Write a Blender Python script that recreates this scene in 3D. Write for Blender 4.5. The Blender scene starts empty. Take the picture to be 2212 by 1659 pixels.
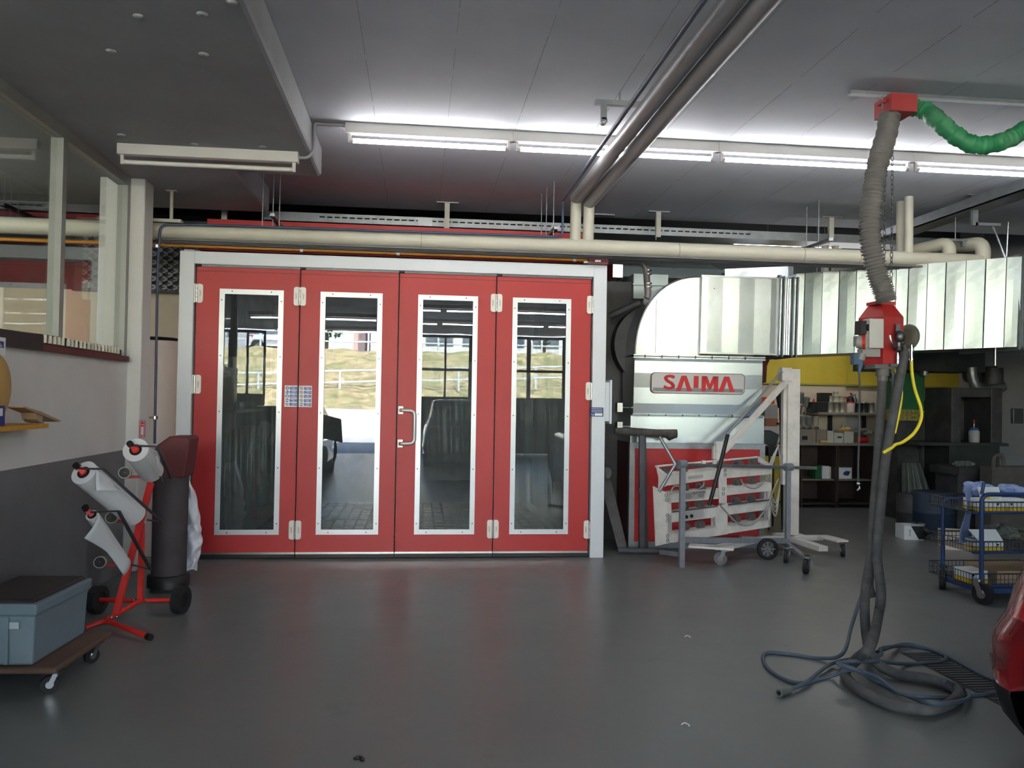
import bpy, bmesh, math, random
from mathutils import Vector, Matrix, Euler

SC = bpy.context.scene
COL = SC.collection
random.seed(7)
PI = math.pi

# ------------------------------------------------------------------ camera
IW, IH = 2212.0, 1659.0
FPX, YAW, PITCH, ROLL = 1773.5, 0.11248, 0.02007, 0.01611
CAM = Vector((0, 0, 1.6))
_f = Vector((math.sin(YAW) * math.cos(PITCH), math.cos(YAW) * math.cos(PITCH), math.sin(PITCH)))
_r = _f.cross(Vector((0, 0, 1))).normalized()
_u = _r.cross(_f)
CR = _r * math.cos(ROLL) + _u * math.sin(ROLL)
CU = -_r * math.sin(ROLL) + _u * math.cos(ROLL)
CF = _f
cam = bpy.data.objects.new('camera', bpy.data.cameras.new('camera'))
cam.data.sensor_width = 36.0
cam.data.lens = FPX / IW * 36.0
cam.data.clip_start = 0.05
cam.data.clip_end = 400
m = Matrix((CR, CU, -CF)).transposed().to_4x4()
m.translation = CAM
cam.matrix_world = m
COL.objects.link(cam)
SC.camera = cam

# ------------------------------------------------------------------ world, sun, exposure
SC.view_settings.view_transform = 'Standard'
SC.view_settings.look = 'None'
SC.view_settings.gamma = 1.0
SC.view_settings.use_curve_mapping = False
SC.view_settings.exposure = 0.2
SC.cycles.use_denoising = True
SC.cycles.max_bounces = 10
SC.cycles.diffuse_bounces = 5
SC.cycles.glossy_bounces = 5
SC.cycles.transparent_max_bounces = 12
SC.cycles.sample_clamp_indirect = 12.0
SC.cycles.caustics_reflective = True
SC.cycles.blur_glossy = 0.5
SC.cycles.use_guiding = False

SUN_EL, SUN_AZ = math.radians(40), math.radians(14)
w = bpy.data.worlds.new('daylight'); SC.world = w; w.use_nodes = True
nt = w.node_tree; bg = nt.nodes['Background']
sk = nt.nodes.new('ShaderNodeTexSky'); sk.sky_type = 'NISHITA'; sk.sun_disc = False
sk.sun_elevation = SUN_EL; sk.sun_rotation = SUN_AZ; sk.air_density = 1.0; sk.dust_density = 2.0
nt.links.new(sk.outputs[0], bg.inputs[0]); bg.inputs[1].default_value = 4.2

sd = bpy.data.lights.new('sun', 'SUN'); sd.energy = 50.0; sd.angle = math.radians(0.6); sd.color = (1.0, 0.96, 0.93)
so = bpy.data.objects.new('sun', sd); COL.objects.link(so); so.location = (0, 20, 30)
so.rotation_euler = Vector((-math.sin(SUN_AZ) * math.cos(SUN_EL), -math.cos(SUN_AZ) * math.cos(SUN_EL), -math.sin(SUN_EL))).to_track_quat('-Z', 'Y').to_euler()

pl = bpy.data.lights.new('gate_portal', 'AREA'); pl.shape = 'RECTANGLE'; pl.size = 20.8; pl.size_y = 3.6
pl.cycles.is_portal = True
po = bpy.data.objects.new('gate_portal', pl); COL.objects.link(po); po.location = (1.5, -7.3, 1.8)
po.rotation_euler = Vector((0, 1, 0)).to_track_quat('-Z', 'Z').to_euler()

TUBE_POWER = 42.0

# ------------------------------------------------------------------ pixel -> point on a real plane
def ray(px, py):
    return CR * ((px - IW / 2) / FPX) - CU * ((py - IH / 2) / FPX) + CF
def P(px, py, X=None, Y=None, Z=None):
    d = ray(px, py)
    if X is not None: t = (X - CAM.x) / d.x
    elif Y is not None: t = (Y - CAM.y) / d.y
    else: t = (Z - CAM.z) / d.z
    return CAM + d * t
BY = 8.352                      # plane of the booth doors
def PM(px, py, Y):              # where a thing seen mirrored in the booth glass really stands
    p = P(px, py, Y=2 * BY - Y)
    return Vector((p.x, Y, p.z))

# ------------------------------------------------------------------ materials
def s2l(c):
    return tuple(((v / 255.0) / 12.92 if v / 255.0 <= 0.04045 else ((v / 255.0 + 0.055) / 1.055) ** 2.4) for v in c)
MATS = {}
def mat(name, rgb, rough=0.6, metal=0.0, var=0.08, scale=6.0, bump=0.0, bscale=60.0, rvar=0.0, coat=0.0, emit=None, spec=0.5, dirt=None, dscale=2.0, damt=0.5):
    m = bpy.data.materials.new(name); m.use_nodes = True
    nt = m.node_tree; N = nt.nodes; L = nt.links; b = N['Principled BSDF']
    c = s2l(rgb)
    tc = N.new('ShaderNodeTexCoord')
    n = N.new('ShaderNodeTexNoise'); n.inputs['Scale'].default_value = scale; n.inputs['Detail'].default_value = 6
    L.new(tc.outputs['Object'], n.inputs['Vector'])
    r = N.new('ShaderNodeValToRGB')
    r.color_ramp.elements[0].position = 0.3; r.color_ramp.elements[1].position = 0.7
    r.color_ramp.elements[0].color = (*[max(0, v * (1 - var)) for v in c], 1)
    r.color_ramp.elements[1].color = (*[min(1, v * (1 + var)) for v in c], 1)
    L.new(n.outputs['Fac'], r.inputs['Fac'])
    out = r.outputs['Color']
    if dirt is not None:
        n2 = N.new('ShaderNodeTexNoise'); n2.inputs['Scale'].default_value = dscale; n2.inputs['Detail'].default_value = 9
        n2.inputs['Roughness'].default_value = 0.65
        L.new(tc.outputs['Object'], n2.inputs['Vector'])
        r2 = N.new('ShaderNodeValToRGB'); r2.color_ramp.elements[0].position = 0.45; r2.color_ramp.elements[1].position = 0.75
        r2.color_ramp.elements[0].color = (0, 0, 0, 1); r2.color_ramp.elements[1].color = (damt, damt, damt, 1)
        L.new(n2.outputs['Fac'], r2.inputs['Fac'])
        mx = N.new('ShaderNodeMixRGB'); L.new(r2.outputs['Color'], mx.inputs['Fac'])
        L.new(out, mx.inputs['Color1']); mx.inputs['Color2'].default_value = (*s2l(dirt), 1)
        out = mx.outputs['Color']
    L.new(out, b.inputs['Base Color'])
    b.inputs['Roughness'].default_value = rough; b.inputs['Metallic'].default_value = metal
    b.inputs['Specular IOR Level'].default_value = spec
    if rvar:
        mr = N.new('ShaderNodeMapRange'); mr.inputs[3].default_value = max(0.02, rough - rvar); mr.inputs[4].default_value = rough + rvar
        L.new(n.outputs['Fac'], mr.inputs[0]); L.new(mr.outputs[0], b.inputs['Roughness'])
    if coat: b.inputs['Coat Weight'].default_value = coat; b.inputs['Coat Roughness'].default_value = 0.05
    if bump:
        nb = N.new('ShaderNodeTexNoise'); nb.inputs['Scale'].default_value = bscale; nb.inputs['Detail'].default_value = 4
        L.new(tc.outputs['Object'], nb.inputs['Vector'])
        bp = N.new('ShaderNodeBump'); bp.inputs['Strength'].default_value = bump; bp.inputs['Distance'].default_value = 0.01
        L.new(nb.outputs['Fac'], bp.inputs['Height']); L.new(bp.outputs['Normal'], b.inputs['Normal'])
    if emit:
        b.inputs['Emission Color'].default_value = (*emit[0], 1); b.inputs['Emission Strength'].default_value = emit[1]
    MATS[name] = m
    return m

def glass_mat(name, tint=(0.9, 0.95, 0.93), ior=1.5, rough=0.0, haze=0.0, hazecol=(0.6, 0.6, 0.6)):
    m = bpy.data.materials.new(name); m.use_nodes = True
    nt = m.node_tree; N = nt.nodes; L = nt.links
    for n in list(N):
        if n.type == 'BSDF_PRINCIPLED': N.remove(n)
    o = [n for n in N if n.type == 'OUTPUT_MATERIAL'][0]
    t = N.new('ShaderNodeBsdfTransparent'); t.inputs[0].default_value = (*tint, 1)
    g = N.new('ShaderNodeBsdfGlossy'); g.inputs['Roughness'].default_value = rough; g.inputs[0].default_value = (1, 1, 1, 1)
    fr = N.new('ShaderNodeFresnel'); gm = N.new('ShaderNodeNewGeometry'); mr = N.new('ShaderNodeMapRange')
    mr.inputs[3].default_value = ior; mr.inputs[4].default_value = 1.0 / ior     # same reflectance from both faces of the sheet
    L.new(gm.outputs['Backfacing'], mr.inputs[0]); L.new(mr.outputs[0], fr.inputs[0])
    tc = N.new('ShaderNodeTexCoord'); ns = N.new('ShaderNodeTexNoise'); ns.inputs['Scale'].default_value = 1.6
    L.new(tc.outputs['Object'], ns.inputs['Vector'])
    bp = N.new('ShaderNodeBump'); bp.inputs['Strength'].default_value = 0.012; bp.inputs['Distance'].default_value = 0.02
    L.new(ns.outputs['Fac'], bp.inputs['Height']); L.new(bp.outputs['Normal'], g.inputs['Normal'])
    mx = N.new('ShaderNodeMixShader')
    L.new(fr.outputs[0], mx.inputs[0]); L.new(t.outputs[0], mx.inputs[1]); L.new(g.outputs[0], mx.inputs[2])
    last = mx.outputs[0]
    if haze:
        d = N.new('ShaderNodeBsdfDiffuse'); d.inputs[0].default_value = (*hazecol, 1)
        m2 = N.new('ShaderNodeMixShader'); m2.inputs[0].default_value = haze
        L.new(last, m2.inputs[1]); L.new(d.outputs[0], m2.inputs[2]); last = m2.outputs[0]
    L.new(last, o.inputs[0])
    MATS[name] = m
    return m

RED = mat('red_panel', (172, 30, 33), 0.45, var=0.04, scale=3, bump=0.05, bscale=260)
REDP = mat('red_paint', (205, 40, 34), 0.4, var=0.06)
REDD = mat('faded_red_paint', (176, 52, 52), 0.5, var=0.08, dirt=(150, 90, 90), dscale=4, damt=.4)
REDB = mat('red_brushed', (172, 30, 34), 0.45, var=0.1, scale=9, bump=0.06, bscale=120)
WHITE = mat('white_powder_coat', (214, 220, 226), 0.35, var=0.02)
WFR = mat('white_window_frame', (206, 212, 216), 0.3, var=0.02, metal=0.3)
HINGE = mat('cream_hinge_plastic', (232, 228, 220), 0.35, var=0.02)
STEEL = mat('bright_steel', (190, 190, 190), 0.25, metal=1.0, var=0.05)
GALV2 = mat('weathered_galvanised', (128, 137, 139), 0.25, metal=1.0, var=0.08, scale=2, rvar=0.05, bump=0.025, bscale=1.5)
GALV3 = mat('matt_galvanised', (170, 182, 180), 0.5, metal=0.7, var=0.05, scale=4)
DSTEEL = mat('dark_steel', (96, 98, 102), 0.4, metal=0.85, var=0.12, scale=10)
GALV = mat('galvanised_sheet', (200, 206, 209), 0.26, metal=1.0, var=0.03, scale=3, rvar=0.03, bump=0.012, bscale=1.3)
GALVD = mat('dull_galvanised', (150, 155, 158), 0.45, metal=0.9, var=0.1, scale=12, rvar=0.08)
BLACK = mat('black_plastic', (22, 22, 24), 0.5, var=0.1)
BLACKW = mat('black_shade_panel', (20, 20, 24), 0.45, var=0.15, scale=4, dirt=(90, 90, 95), dscale=30, damt=0.12)
RUBBER = mat('black_rubber', (26, 26, 26), 0.8, var=0.15)
DUSTY = mat('dusty_rubber_hose', (72, 73, 74), 0.85, var=0.15, scale=20, dirt=(112, 110, 106), dscale=9, damt=0.5)
HOSEG = mat('grey_corrugated_hose', (120, 118, 116), 0.8, var=0.1, scale=14)
CREAMP = mat('cream_pipe_lagging', (186, 184, 168), 0.5, var=0.05, scale=5)
GREYP = mat('grey_ceiling_pipe', (150, 150, 150), 0.4, var=0.05, scale=5)
BLUEP = mat('blue_air_pipe', (58, 70, 98), 0.45, var=0.08)
ORANGE = mat('orange_gas_pipe', (190, 128, 40), 0.5, var=0.1)
YELLOW = mat('yellow_hose', (226, 208, 40), 0.45, var=0.06)
GREENF = mat('green_fabric_duct', (52, 142, 92), 0.5, var=0.15, scale=6, bump=0.5, bscale=9, dirt=(130, 140, 130), dscale=3, damt=0.6)
PAPER = mat('white_paper', (222, 222, 222), 0.8, var=0.02)
IRW = mat('worn_white_enamel', (214, 210, 204), 0.5, var=0.05, scale=8, dirt=(120, 116, 110), dscale=7, damt=0.35)
GREYBAR = mat('grey_painted_bar', (118, 122, 130), 0.5, var=0.12, scale=20)
WOOD = mat('dirty_plywood', (96, 70, 54), 0.7, var=0.25, scale=8, dirt=(60, 55, 50), dscale=4, damt=0.7)
YWOOD = mat('yellow_shelf', (196, 142, 48), 0.6, var=0.12, scale=20)
CRATE = mat('grey_blue_crate', (112, 128, 136), 0.55, var=0.05)
LID = mat('dark_brown_lid', (48, 38, 38), 0.6, var=0.2, scale=5)
MAROON = mat('maroon_plastic', (98, 30, 34), 0.55, var=0.12, scale=4)
DUSTBIN = mat('dusty_grey_plastic', (72, 64, 66), 0.7, var=0.2, scale=5)
BAG = mat('white_plastic_bag', (238, 238, 246), 0.3, var=0.03)
CARD = mat('cardboard', (166, 140, 112), 0.8, var=0.08)
CARRED = mat('red_car_paint', (118, 4, 12), 0.22, var=0.02, coat=1.0, metal=0.2)
CARBLK = mat('black_car_paint', (12, 14, 20), 0.15, var=0.05, coat=1.0)
CHROME = mat('chrome', (225, 225, 225), 0.08, metal=1.0, var=0.02)
TAIL = mat('red_lamp_lens', (170, 10, 12), 0.1, var=0.05, coat=1.0)
ORLENS = mat('orange_reflector', (220, 80, 20), 0.2, var=0.05)
TYRE = mat('tyre_rubber', (24, 24, 26), 0.75, var=0.1)
YLID = mat('yellow_plastic_lid', (190, 152, 76), 0.5, var=0.05)
NAVY = mat('navy_blue_print', (30, 48, 120), 0.5, var=0.05)
SIGNBLUE = mat('sign_blue', (44, 84, 158), 0.4, var=0.08)
SIGNW = mat('sign_white', (228, 230, 232), 0.4, var=0.02)
SIGNR = mat('sign_red', (190, 30, 30), 0.45, var=0.04)
PLATEG = mat('plate_silver', (188, 186, 184), 0.4, var=0.03, metal=0.3)
PLATES = mat('plate_stripe', (128, 128, 134), 0.4, var=0.03)
LOGORED = mat('logo_red', (196, 40, 44), 0.45, var=0.03)
SIGNBR = mat('sign_brown', (70, 40, 34), 0.45, var=0.03)
BCART = mat('blue_cart_paint', (30, 56, 100), 0.45, var=0.06)
BFILM = mat('pale_blue_film', (128, 146, 188), 0.45, var=0.06, scale=4)
YBOX = mat('yellow_print', (222, 182, 30), 0.6, var=0.04)
DKGREEN = mat('dark_green_box', (26, 92, 54), 0.55, var=0.1)
TIN = mat('tin_can', (196, 192, 180), 0.35, metal=0.7, var=0.08)
CREAM = mat('cream_board', (206, 192, 170), 0.7, var=0.04)
DRUMW = mat('white_sheet_roll', (222, 206, 200), 0.45, var=0.02)
SANDC = mat('brown_sand_paper', (150, 96, 74), 0.8, var=0.1)
TUBEON = mat('lit_fluorescent_tube', (255, 255, 255), 0.4, var=0.0, emit=((1.0, 0.98, 1.0), TUBE_POWER))
TUBEOFF = mat('unlit_fluorescent_tube', (210, 208, 204), 0.3, var=0.02)
FIX = mat('fixture_enamel', (196, 194, 190), 0.4, var=0.02)
GLASS = glass_mat('booth_door_glass', tint=(0.80, 0.84, 0.83), ior=1.5, haze=0.03, hazecol=(0.5, 0.52, 0.55))
GLASSW = glass_mat('partition_glass', tint=(0.92, 0.94, 0.91), ior=1.5)
GLASSG = glass_mat('gate_glass', tint=(0.9, 0.93, 0.92), ior=1.5)
CLEARPL = glass_mat('clear_plastic_film', tint=(0.9, 0.9, 0.92), ior=1.45, rough=0.12, haze=0.2)
CLOTH = mat('grey_dirty_cloth', (104, 108, 102), 0.9, var=0.25, scale=9)
GRATE = mat('grating_steel', (70, 72, 74), 0.5, metal=0.7, var=0.2)
BUILDW = mat('white_render', (232, 230, 224), 0.8, var=0.03)
CONCR = mat('pale_concrete', (206, 204, 198), 0.8, var=0.08, scale=1.5)
ASPH = mat('driveway_asphalt', (120, 122, 128), 0.8, var=0.1, scale=2)
LEAF = mat('leaf_green', (70, 108, 48), 0.7, var=0.35, scale=3)
BARK = mat('bark', (84, 66, 50), 0.9, var=0.2)
WINB = mat('dark_window', (70, 84, 100), 0.15, var=0.1)

# ------------------------------------------------------------------ mesh builder
class MB:
    def __init__(self):
        self.v = []; self.f = []; self.m = []; self.s = []
    def add(self, vs, fs, mi=0, smooth=False):
        o = len(self.v); self.v += [Vector(p) for p in vs]
        for f in fs: self.f.append([i + o for i in f]); self.m.append(mi); self.s.append(smooth)
        return self
    def box(self, a, b, mi=0, bev=0.0):
        x0, x1 = sorted((a[0], b[0])); y0, y1 = sorted((a[1], b[1])); z0, z1 = sorted((a[2], b[2]))
        vs = [(x0, y0, z0), (x1, y0, z0), (x1, y1, z0), (x0, y1, z0), (x0, y0, z1), (x1, y0, z1), (x1, y1, z1), (x0, y1, z1)]
        return self.add(vs, [(0, 3, 2, 1), (4, 5, 6, 7), (0, 1, 5, 4), (1, 2, 6, 5), (2, 3, 7, 6), (3, 0, 4, 7)], mi)
    def hexa(self, q0, q1, mi=0):      # two matching quads
        vs = list(q0) + list(q1)
        return self.add(vs, [(0, 1, 2, 3), (7, 6, 5, 4), (0, 4, 5, 1), (1, 5, 6, 2), (2, 6, 7, 3), (3, 7, 4, 0)], mi)
    def bar(self, a, b, w, h, up=(0, 0, 1), mi=0):   # rectangular bar between two points
        a = Vector(a); b = Vector(b); d = (b - a).normalized(); up = Vector(up)
        if abs(d.dot(up)) > 0.98: up = Vector((0, 1, 0))
        s = d.cross(up).normalized() * (w / 2); t = s.cross(d).normalized() * (h / 2)
        return self.hexa([a - s - t, a + s - t, a + s + t, a - s + t], [b - s - t, b + s - t, b + s + t, b - s + t], mi)
    def tube(self, pts, r, n=12, mi=0, cap=True, closed=False, smooth=True, flat=None):
        pts = [Vector(p) for p in pts]; k = len(pts)
        T = []
        for i in range(k):
            if closed: d = pts[(i + 1) % k] - pts[i - 1]
            else: d = pts[min(i + 1, k - 1)] - pts[max(i - 1, 0)]
            T.append(d.normalized())
        up = Vector((0, 0, 1)) if abs(T[0].z) < 0.9 else Vector((1, 0, 0))
        nrm = T[0].cross(up).normalized(); vs = []
        for i in range(k):
            nrm = (nrm - T[i] * nrm.dot(T[i])).normalized(); bn = T[i].cross(nrm)
            rr = r(i / (k - 1), i) if callable(r) else r
            for j in range(n):
                a = 2 * PI * j / n
                vs.append(pts[i] + (nrm * math.cos(a) + bn * math.sin(a)) * rr)
        fs = []
        for i in range(k - 1 + (1 if closed else 0)):
            i2 = (i + 1) % k
            for j in range(n):
                fs.append((i * n + j, i * n + (j + 1) % n, i2 * n + (j + 1) % n, i2 * n + j))
        self.add(vs, fs, mi, smooth)
        if cap and not closed:
            self.add(vs[:n], [tuple(reversed(range(n)))], mi); self.add(vs[-n:], [tuple(range(n))], mi)
        return self
    def cyl(self, a, b, r, n=20, mi=0, r2=None):
        a = Vector(a); b = Vector(b); r2 = r if r2 is None else r2
        return self.tube([a, b], lambda t, i: r if i == 0 else r2, n, mi)
    def ring(self, a, b, ro, ri, n=24, mi=0):
        a = Vector(a); b = Vector(b); d = (b - a).normalized()
        up = Vector((0, 0, 1)) if abs(d.z) < 0.9 else Vector((1, 0, 0)); s = d.cross(up).normalized(); t = d.cross(s)
        vs = []
        for c, r in ((a, ro), (b, ro), (b, ri), (a, ri)):
            for j in range(n): an = 2 * PI * j / n; vs.append(c + (s * math.cos(an) + t * math.sin(an)) * r)
        fs = []
        for q in range(4):
            q2 = (q + 1) % 4
            for j in range(n): fs.append((q * n + j, q * n + (j + 1) % n, q2 * n + (j + 1) % n, q2 * n + j))
        return self.add(vs, fs, mi, False)
    def prism(self, poly, ext, mi=0):   # polygon (3D points) extruded by vector
        p = [Vector(q) for q in poly]; e = Vector(ext); n = len(p)
        self.add(p + [q + e for q in p], [tuple(range(n)), tuple(reversed(range(n, 2 * n)))] + [(i, i + n, (i + 1) % n + n, (i + 1) % n) for i in range(n)], mi)
        return self
    def lathe(self, c, prof, n=20, mi=0, ax=(0, 0, 1), cap=True):
        c = Vector(c); ax = Vector(ax).normalized()
        pts = [c + ax * z for r, z in prof]
        up = Vector((0, 0, 1)) if abs(ax.z) < 0.9 else Vector((1, 0, 0)); s = ax.cross(up).normalized(); t = ax.cross(s)
        vs = []
        for (r, z), q in zip(prof, pts):
            for j in range(n): a = 2 * PI * j / n; vs.append(q + (s * math.cos(a) + t * math.sin(a)) * r)
        fs = [(i * n + j, i * n + (j + 1) % n, (i + 1) * n + (j + 1) % n, (i + 1) * n + j) for i in range(len(prof) - 1) for j in range(n)]
        self.add(vs, fs, mi, True)
        if cap: self.add(vs[:n], [tuple(range(n))], mi); self.add(vs[-n:], [tuple(range(n))], mi)
        return self
    def sphere(self, c, r, n=12, mi=0, sc=(1, 1, 1)):
        c = Vector(c); vs = []; fs = []; k = n // 2
        for i in range(k + 1):
            th = PI * i / k
            for j in range(n):
                a = 2 * PI * j / n
                vs.append(c + Vector((math.sin(th) * math.cos(a) * r * sc[0], math.sin(th) * math.sin(a) * r * sc[1], math.cos(th) * r * sc[2])))
        for i in range(k):
            for j in range(n): fs.append((i * n + j, i * n + (j + 1) % n, (i + 1) * n + (j + 1) % n, (i + 1) * n + j))
        return self.add(vs, fs, mi, True)
    def grid(self, fn, nu, nv, mi=0, smooth=True):
        vs = [fn(i / nu, j / nv) for i in range(nu + 1) for j in range(nv + 1)]
        fs = [(i * (nv + 1) + j, (i + 1) * (nv + 1) + j, (i + 1) * (nv + 1) + j + 1, i * (nv + 1) + j + 1) for i in range(nu) for j in range(nv)]
        return self.add(vs, fs, mi, smooth)
    def build(self, name, mats, parent=None, bevel=0.0, solid=0.0, base=None):
        if not isinstance(mats, (list, tuple)): mats = [mats]
        org = Vector((0, 0, 0))
        if parent is not None: org = wpos(parent)
        elif base is not None: org = Vector(base)
        elif self.v:
            mn = Vector([min(p[k] for p in self.v) for k in range(3)]); mx = Vector([max(p[k] for p in self.v) for k in range(3)])
            org = Vector(((mn.x + mx.x) / 2, (mn.y + mx.y) / 2, mn.z))
        me = bpy.data.meshes.new(name)
        me.from_pydata([tuple(p - org) for p in self.v], [], self.f)
        me.polygons.foreach_set('material_index', self.m); me.polygons.foreach_set('use_smooth', self.s)
        for q in mats: me.materials.append(q)
        bm = bmesh.new(); bm.from_mesh(me); bmesh.ops.recalc_face_normals(bm, faces=bm.faces); bm.to_mesh(me); bm.free()
        o = bpy.data.objects.new(name, me); COL.objects.link(o)
        if parent is not None: o.parent = parent
        else: o.location = org
        if solid:
            md = o.modifiers.new('solid', 'SOLIDIFY'); md.thickness = solid
        if bevel:
            md = o.modifiers.new('bevel', 'BEVEL'); md.width = bevel; md.segments = 2; md.limit_method = 'ANGLE'; md.angle_limit = math.radians(40)
        return o
ORG = {}
def wpos(o):
    p = Vector(o.location); q = o.parent
    while q is not None: p = p + Vector(q.location); q = q.parent
    return p
def tag(o, label, cat, group=None, kind=None):
    o['label'] = label; o['category'] = cat
    if group: o['group'] = group
    if kind: o['kind'] = kind
    return o
def thing(name, loc, label, cat, group=None):
    o = bpy.data.objects.new(name, None); o.empty_display_size = 0.1
    COL.objects.link(o); o.location = loc
    return tag(o, label, cat, group)
def struct(o): o['kind'] = 'structure'; return o
def copy_tree(o, parent=None):
    c = o.copy(); COL.objects.link(c); c.parent = parent
    for ch in [q for q in list(COL.objects) if q.parent == o]: copy_tree(ch, c)
    return c
def text_mesh(mb, s, org, ux, uy, size, mi=0, depth=0.0, align='CENTER', shear=0.0, wide=1.0):
    """letters as faces in the plane org + ux*x + uy*y"""
    cu = bpy.data.curves.new('t', 'FONT'); cu.body = s; cu.size = size; cu.align_x = align; cu.align_y = 'CENTER'; cu.resolution_u = 3
    cu.shear = shear
    ob = bpy.data.objects.new('t', cu); COL.objects.link(ob)
    dg = bpy.context.evaluated_depsgraph_get(); dg.update()
    me = ob.evaluated_get(dg).to_mesh()
    org = Vector(org); ux = Vector(ux).normalized() * wide; uy = Vector(uy).normalized()
    mb.add([org + ux * v.co.x + uy * v.co.y for v in me.vertices], [tuple(p.vertices) for p in me.polygons], mi)
    ob.evaluated_get(dg).to_mesh_clear()
    COL.objects.unlink(ob); bpy.data.objects.remove(ob); bpy.data.curves.remove(cu)
def smooth_path(pts, n=8):
    pts = [Vector(p) for p in pts]; out = []
    for i in range(len(pts) - 1):
        p0 = pts[max(i - 1, 0)]; p1 = pts[i]; p2 = pts[i + 1]; p3 = pts[min(i + 2, len(pts) - 1)]
        for k in range(n):
            t = k / n
            out.append(0.5 * ((2 * p1) + (p2 - p0) * t + (2 * p0 - 5 * p1 + 4 * p2 - p3) * t * t + (3 * p1 - p0 - 3 * p2 + p3) * t ** 3))
    out.append(pts[-1]); return out
def round_path(pts, rad, n=6):      # polyline with rounded corners
    pts = [Vector(p) for p in pts]; out = [pts[0]]
    for i in range(1, len(pts) - 1):
        a, b, c = pts[i - 1], pts[i], pts[i + 1]
        r = min(rad, (b - a).length * 0.49, (c - b).length * 0.49)
        s = b + (a - b).normalized() * r; e = b + (c - b).normalized() * r
        for k in range(n + 1):
            t = k / n; out.append(s * (1 - t) ** 2 + b * 2 * t * (1 - t) + e * t * t)
    out.append(pts[-1]); return out

# ================================================================== SETTING
HZ, LZ = 3.84, 3.57            # high and low ceiling
XB = -0.90                     # face of the dropped slab
GY = -7.4                      # gate wall
# --- floor
def floor_mat():
    m = mat('painted_floor', (104, 107, 106), 0.34, var=0.06, scale=1.2, spec=0.55)
    nt = m.node_tree; N = nt.nodes; L = nt.links; b = N['Principled BSDF']
    tc = N.new('ShaderNodeTexCoord')
    src = b.inputs['Base Color'].links[0].from_socket
    # small pale scuffs and dark marks
    v = N.new('ShaderNodeTexNoise'); v.inputs['Scale'].default_value = 9; v.inputs['Detail'].default_value = 10; v.inputs['Roughness'].default_value = 0.75
    L.new(tc.outputs['Object'], v.inputs['Vector'])
    r = N.new('ShaderNodeValToRGB'); r.color_ramp.elements[0].position = 0.68; r.color_ramp.elements[1].position = 0.74
    r.color_ramp.elements[1].color = (0.5, 0.5, 0.5, 1); L.new(v.outputs['Fac'], r.inputs['Fac'])
    mx = N.new('ShaderNodeMixRGB'); L.new(r.outputs['Color'], mx.inputs['Fac']); L.new(src, mx.inputs['Color1']); mx.inputs['Color2'].default_value = (0.34, 0.34, 0.32, 1)
    v2 = N.new('ShaderNodeTexNoise'); v2.inputs['Scale'].default_value = 2.3; v2.inputs['Detail'].default_value = 12; v2.inputs['Roughness'].default_value = 0.7
    L.new(tc.outputs['Object'], v2.inputs['Vector'])
    r2 = N.new('ShaderNodeValToRGB'); r2.color_ramp.elements[0].position = 0.62; r2.color_ramp.elements[1].position = 0.75
    r2.color_ramp.elements[1].color = (0.45, 0.45, 0.45, 1); L.new(v2.outputs['Fac'], r2.inputs['Fac'])
    m2 = N.new('ShaderNodeMixRGB'); L.new(r2.outputs['Color'], m2.inputs['Fac']); L.new(mx.outputs['Color'], m2.inputs['Color1']); m2.inputs['Color2'].default_value = (0.07, 0.07, 0.07, 1)
    L.new(m2.outputs['Color'], b.inputs['Base Color'])
    mr = N.new('ShaderNodeMapRange'); mr.inputs[3].default_value = 0.26; mr.inputs[4].default_value = 0.46
    L.new(v2.outputs['Fac'], mr.inputs[0]); L.new(mr.outputs[0], b.inputs['Roughness'])
    return m
FLOOR = floor_mat()
struct(MB().box((-9, GY, -0.1), (12, 13.2, 0)).build('floor', FLOOR))
# --- ceiling
def ceil_mat():
    m = mat('grey_ceiling_concrete', (194, 198, 204), 0.7, var=0.05, scale=2, bump=0.04, bscale=40, spec=0.25)
    nt = m.node_tree; N = nt.nodes; L = nt.links; b = N['Principled BSDF']
    tc = N.new('ShaderNodeTexCoord'); src = b.inputs['Base Color'].links[0].from_socket
    # rubbed pale patches
    v = N.new('ShaderNodeTexNoise'); v.inputs['Scale'].default_value = 0.9; v.inputs['Detail'].default_value = 5
    L.new(tc.outputs['Object'], v.inputs['Vector'])
    r = N.new('ShaderNodeValToRGB'); r.color_ramp.elements[0].position = 0.58; r.color_ramp.elements[1].position = 0.8
    r.color_ramp.elements[1].color = (0.35, 0.35, 0.35, 1); L.new(v.outputs['Fac'], r.inputs['Fac'])
    mx = N.new('ShaderNodeMixRGB'); L.new(r.outputs['Color'], mx.inputs['Fac']); L.new(src, mx.inputs['Color1']); mx.inputs['Color2'].default_value = (0.62, 0.63, 0.65, 1)
    L.new(mx.outputs['Color'], b.inputs['Base Color'])
    return m
CEIL = ceil_mat()
CSEAM = mat('chalky_seam', (158, 162, 162), 0.8, var=0.3, scale=40)
ce = MB().box((-9, GY, HZ), (12, 9.75, 5.0))
struct(ce.build('ceiling', CEIL))
sm_ = MB()
for i, x in enumerate([-0.39, 0.19, 0.75, 1.4, 1.98, 2.55, 3.12, 3.7, 4.3, 4.9, 5.5, 6.1]):
    y = -3.0
    while y < 9.6:
        L_ = random.uniform(0.2, 1.2); wdt = random.uniform(0.0015, 0.004)
        sm_.box((x - wdt, y, HZ - 0.0008), (x + wdt, min(9.7, y + L_), HZ + 0.002)); y += L_ + random.uniform(0.0, 0.25)
struct(sm_.build('trim_1', CSEAM))
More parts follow.
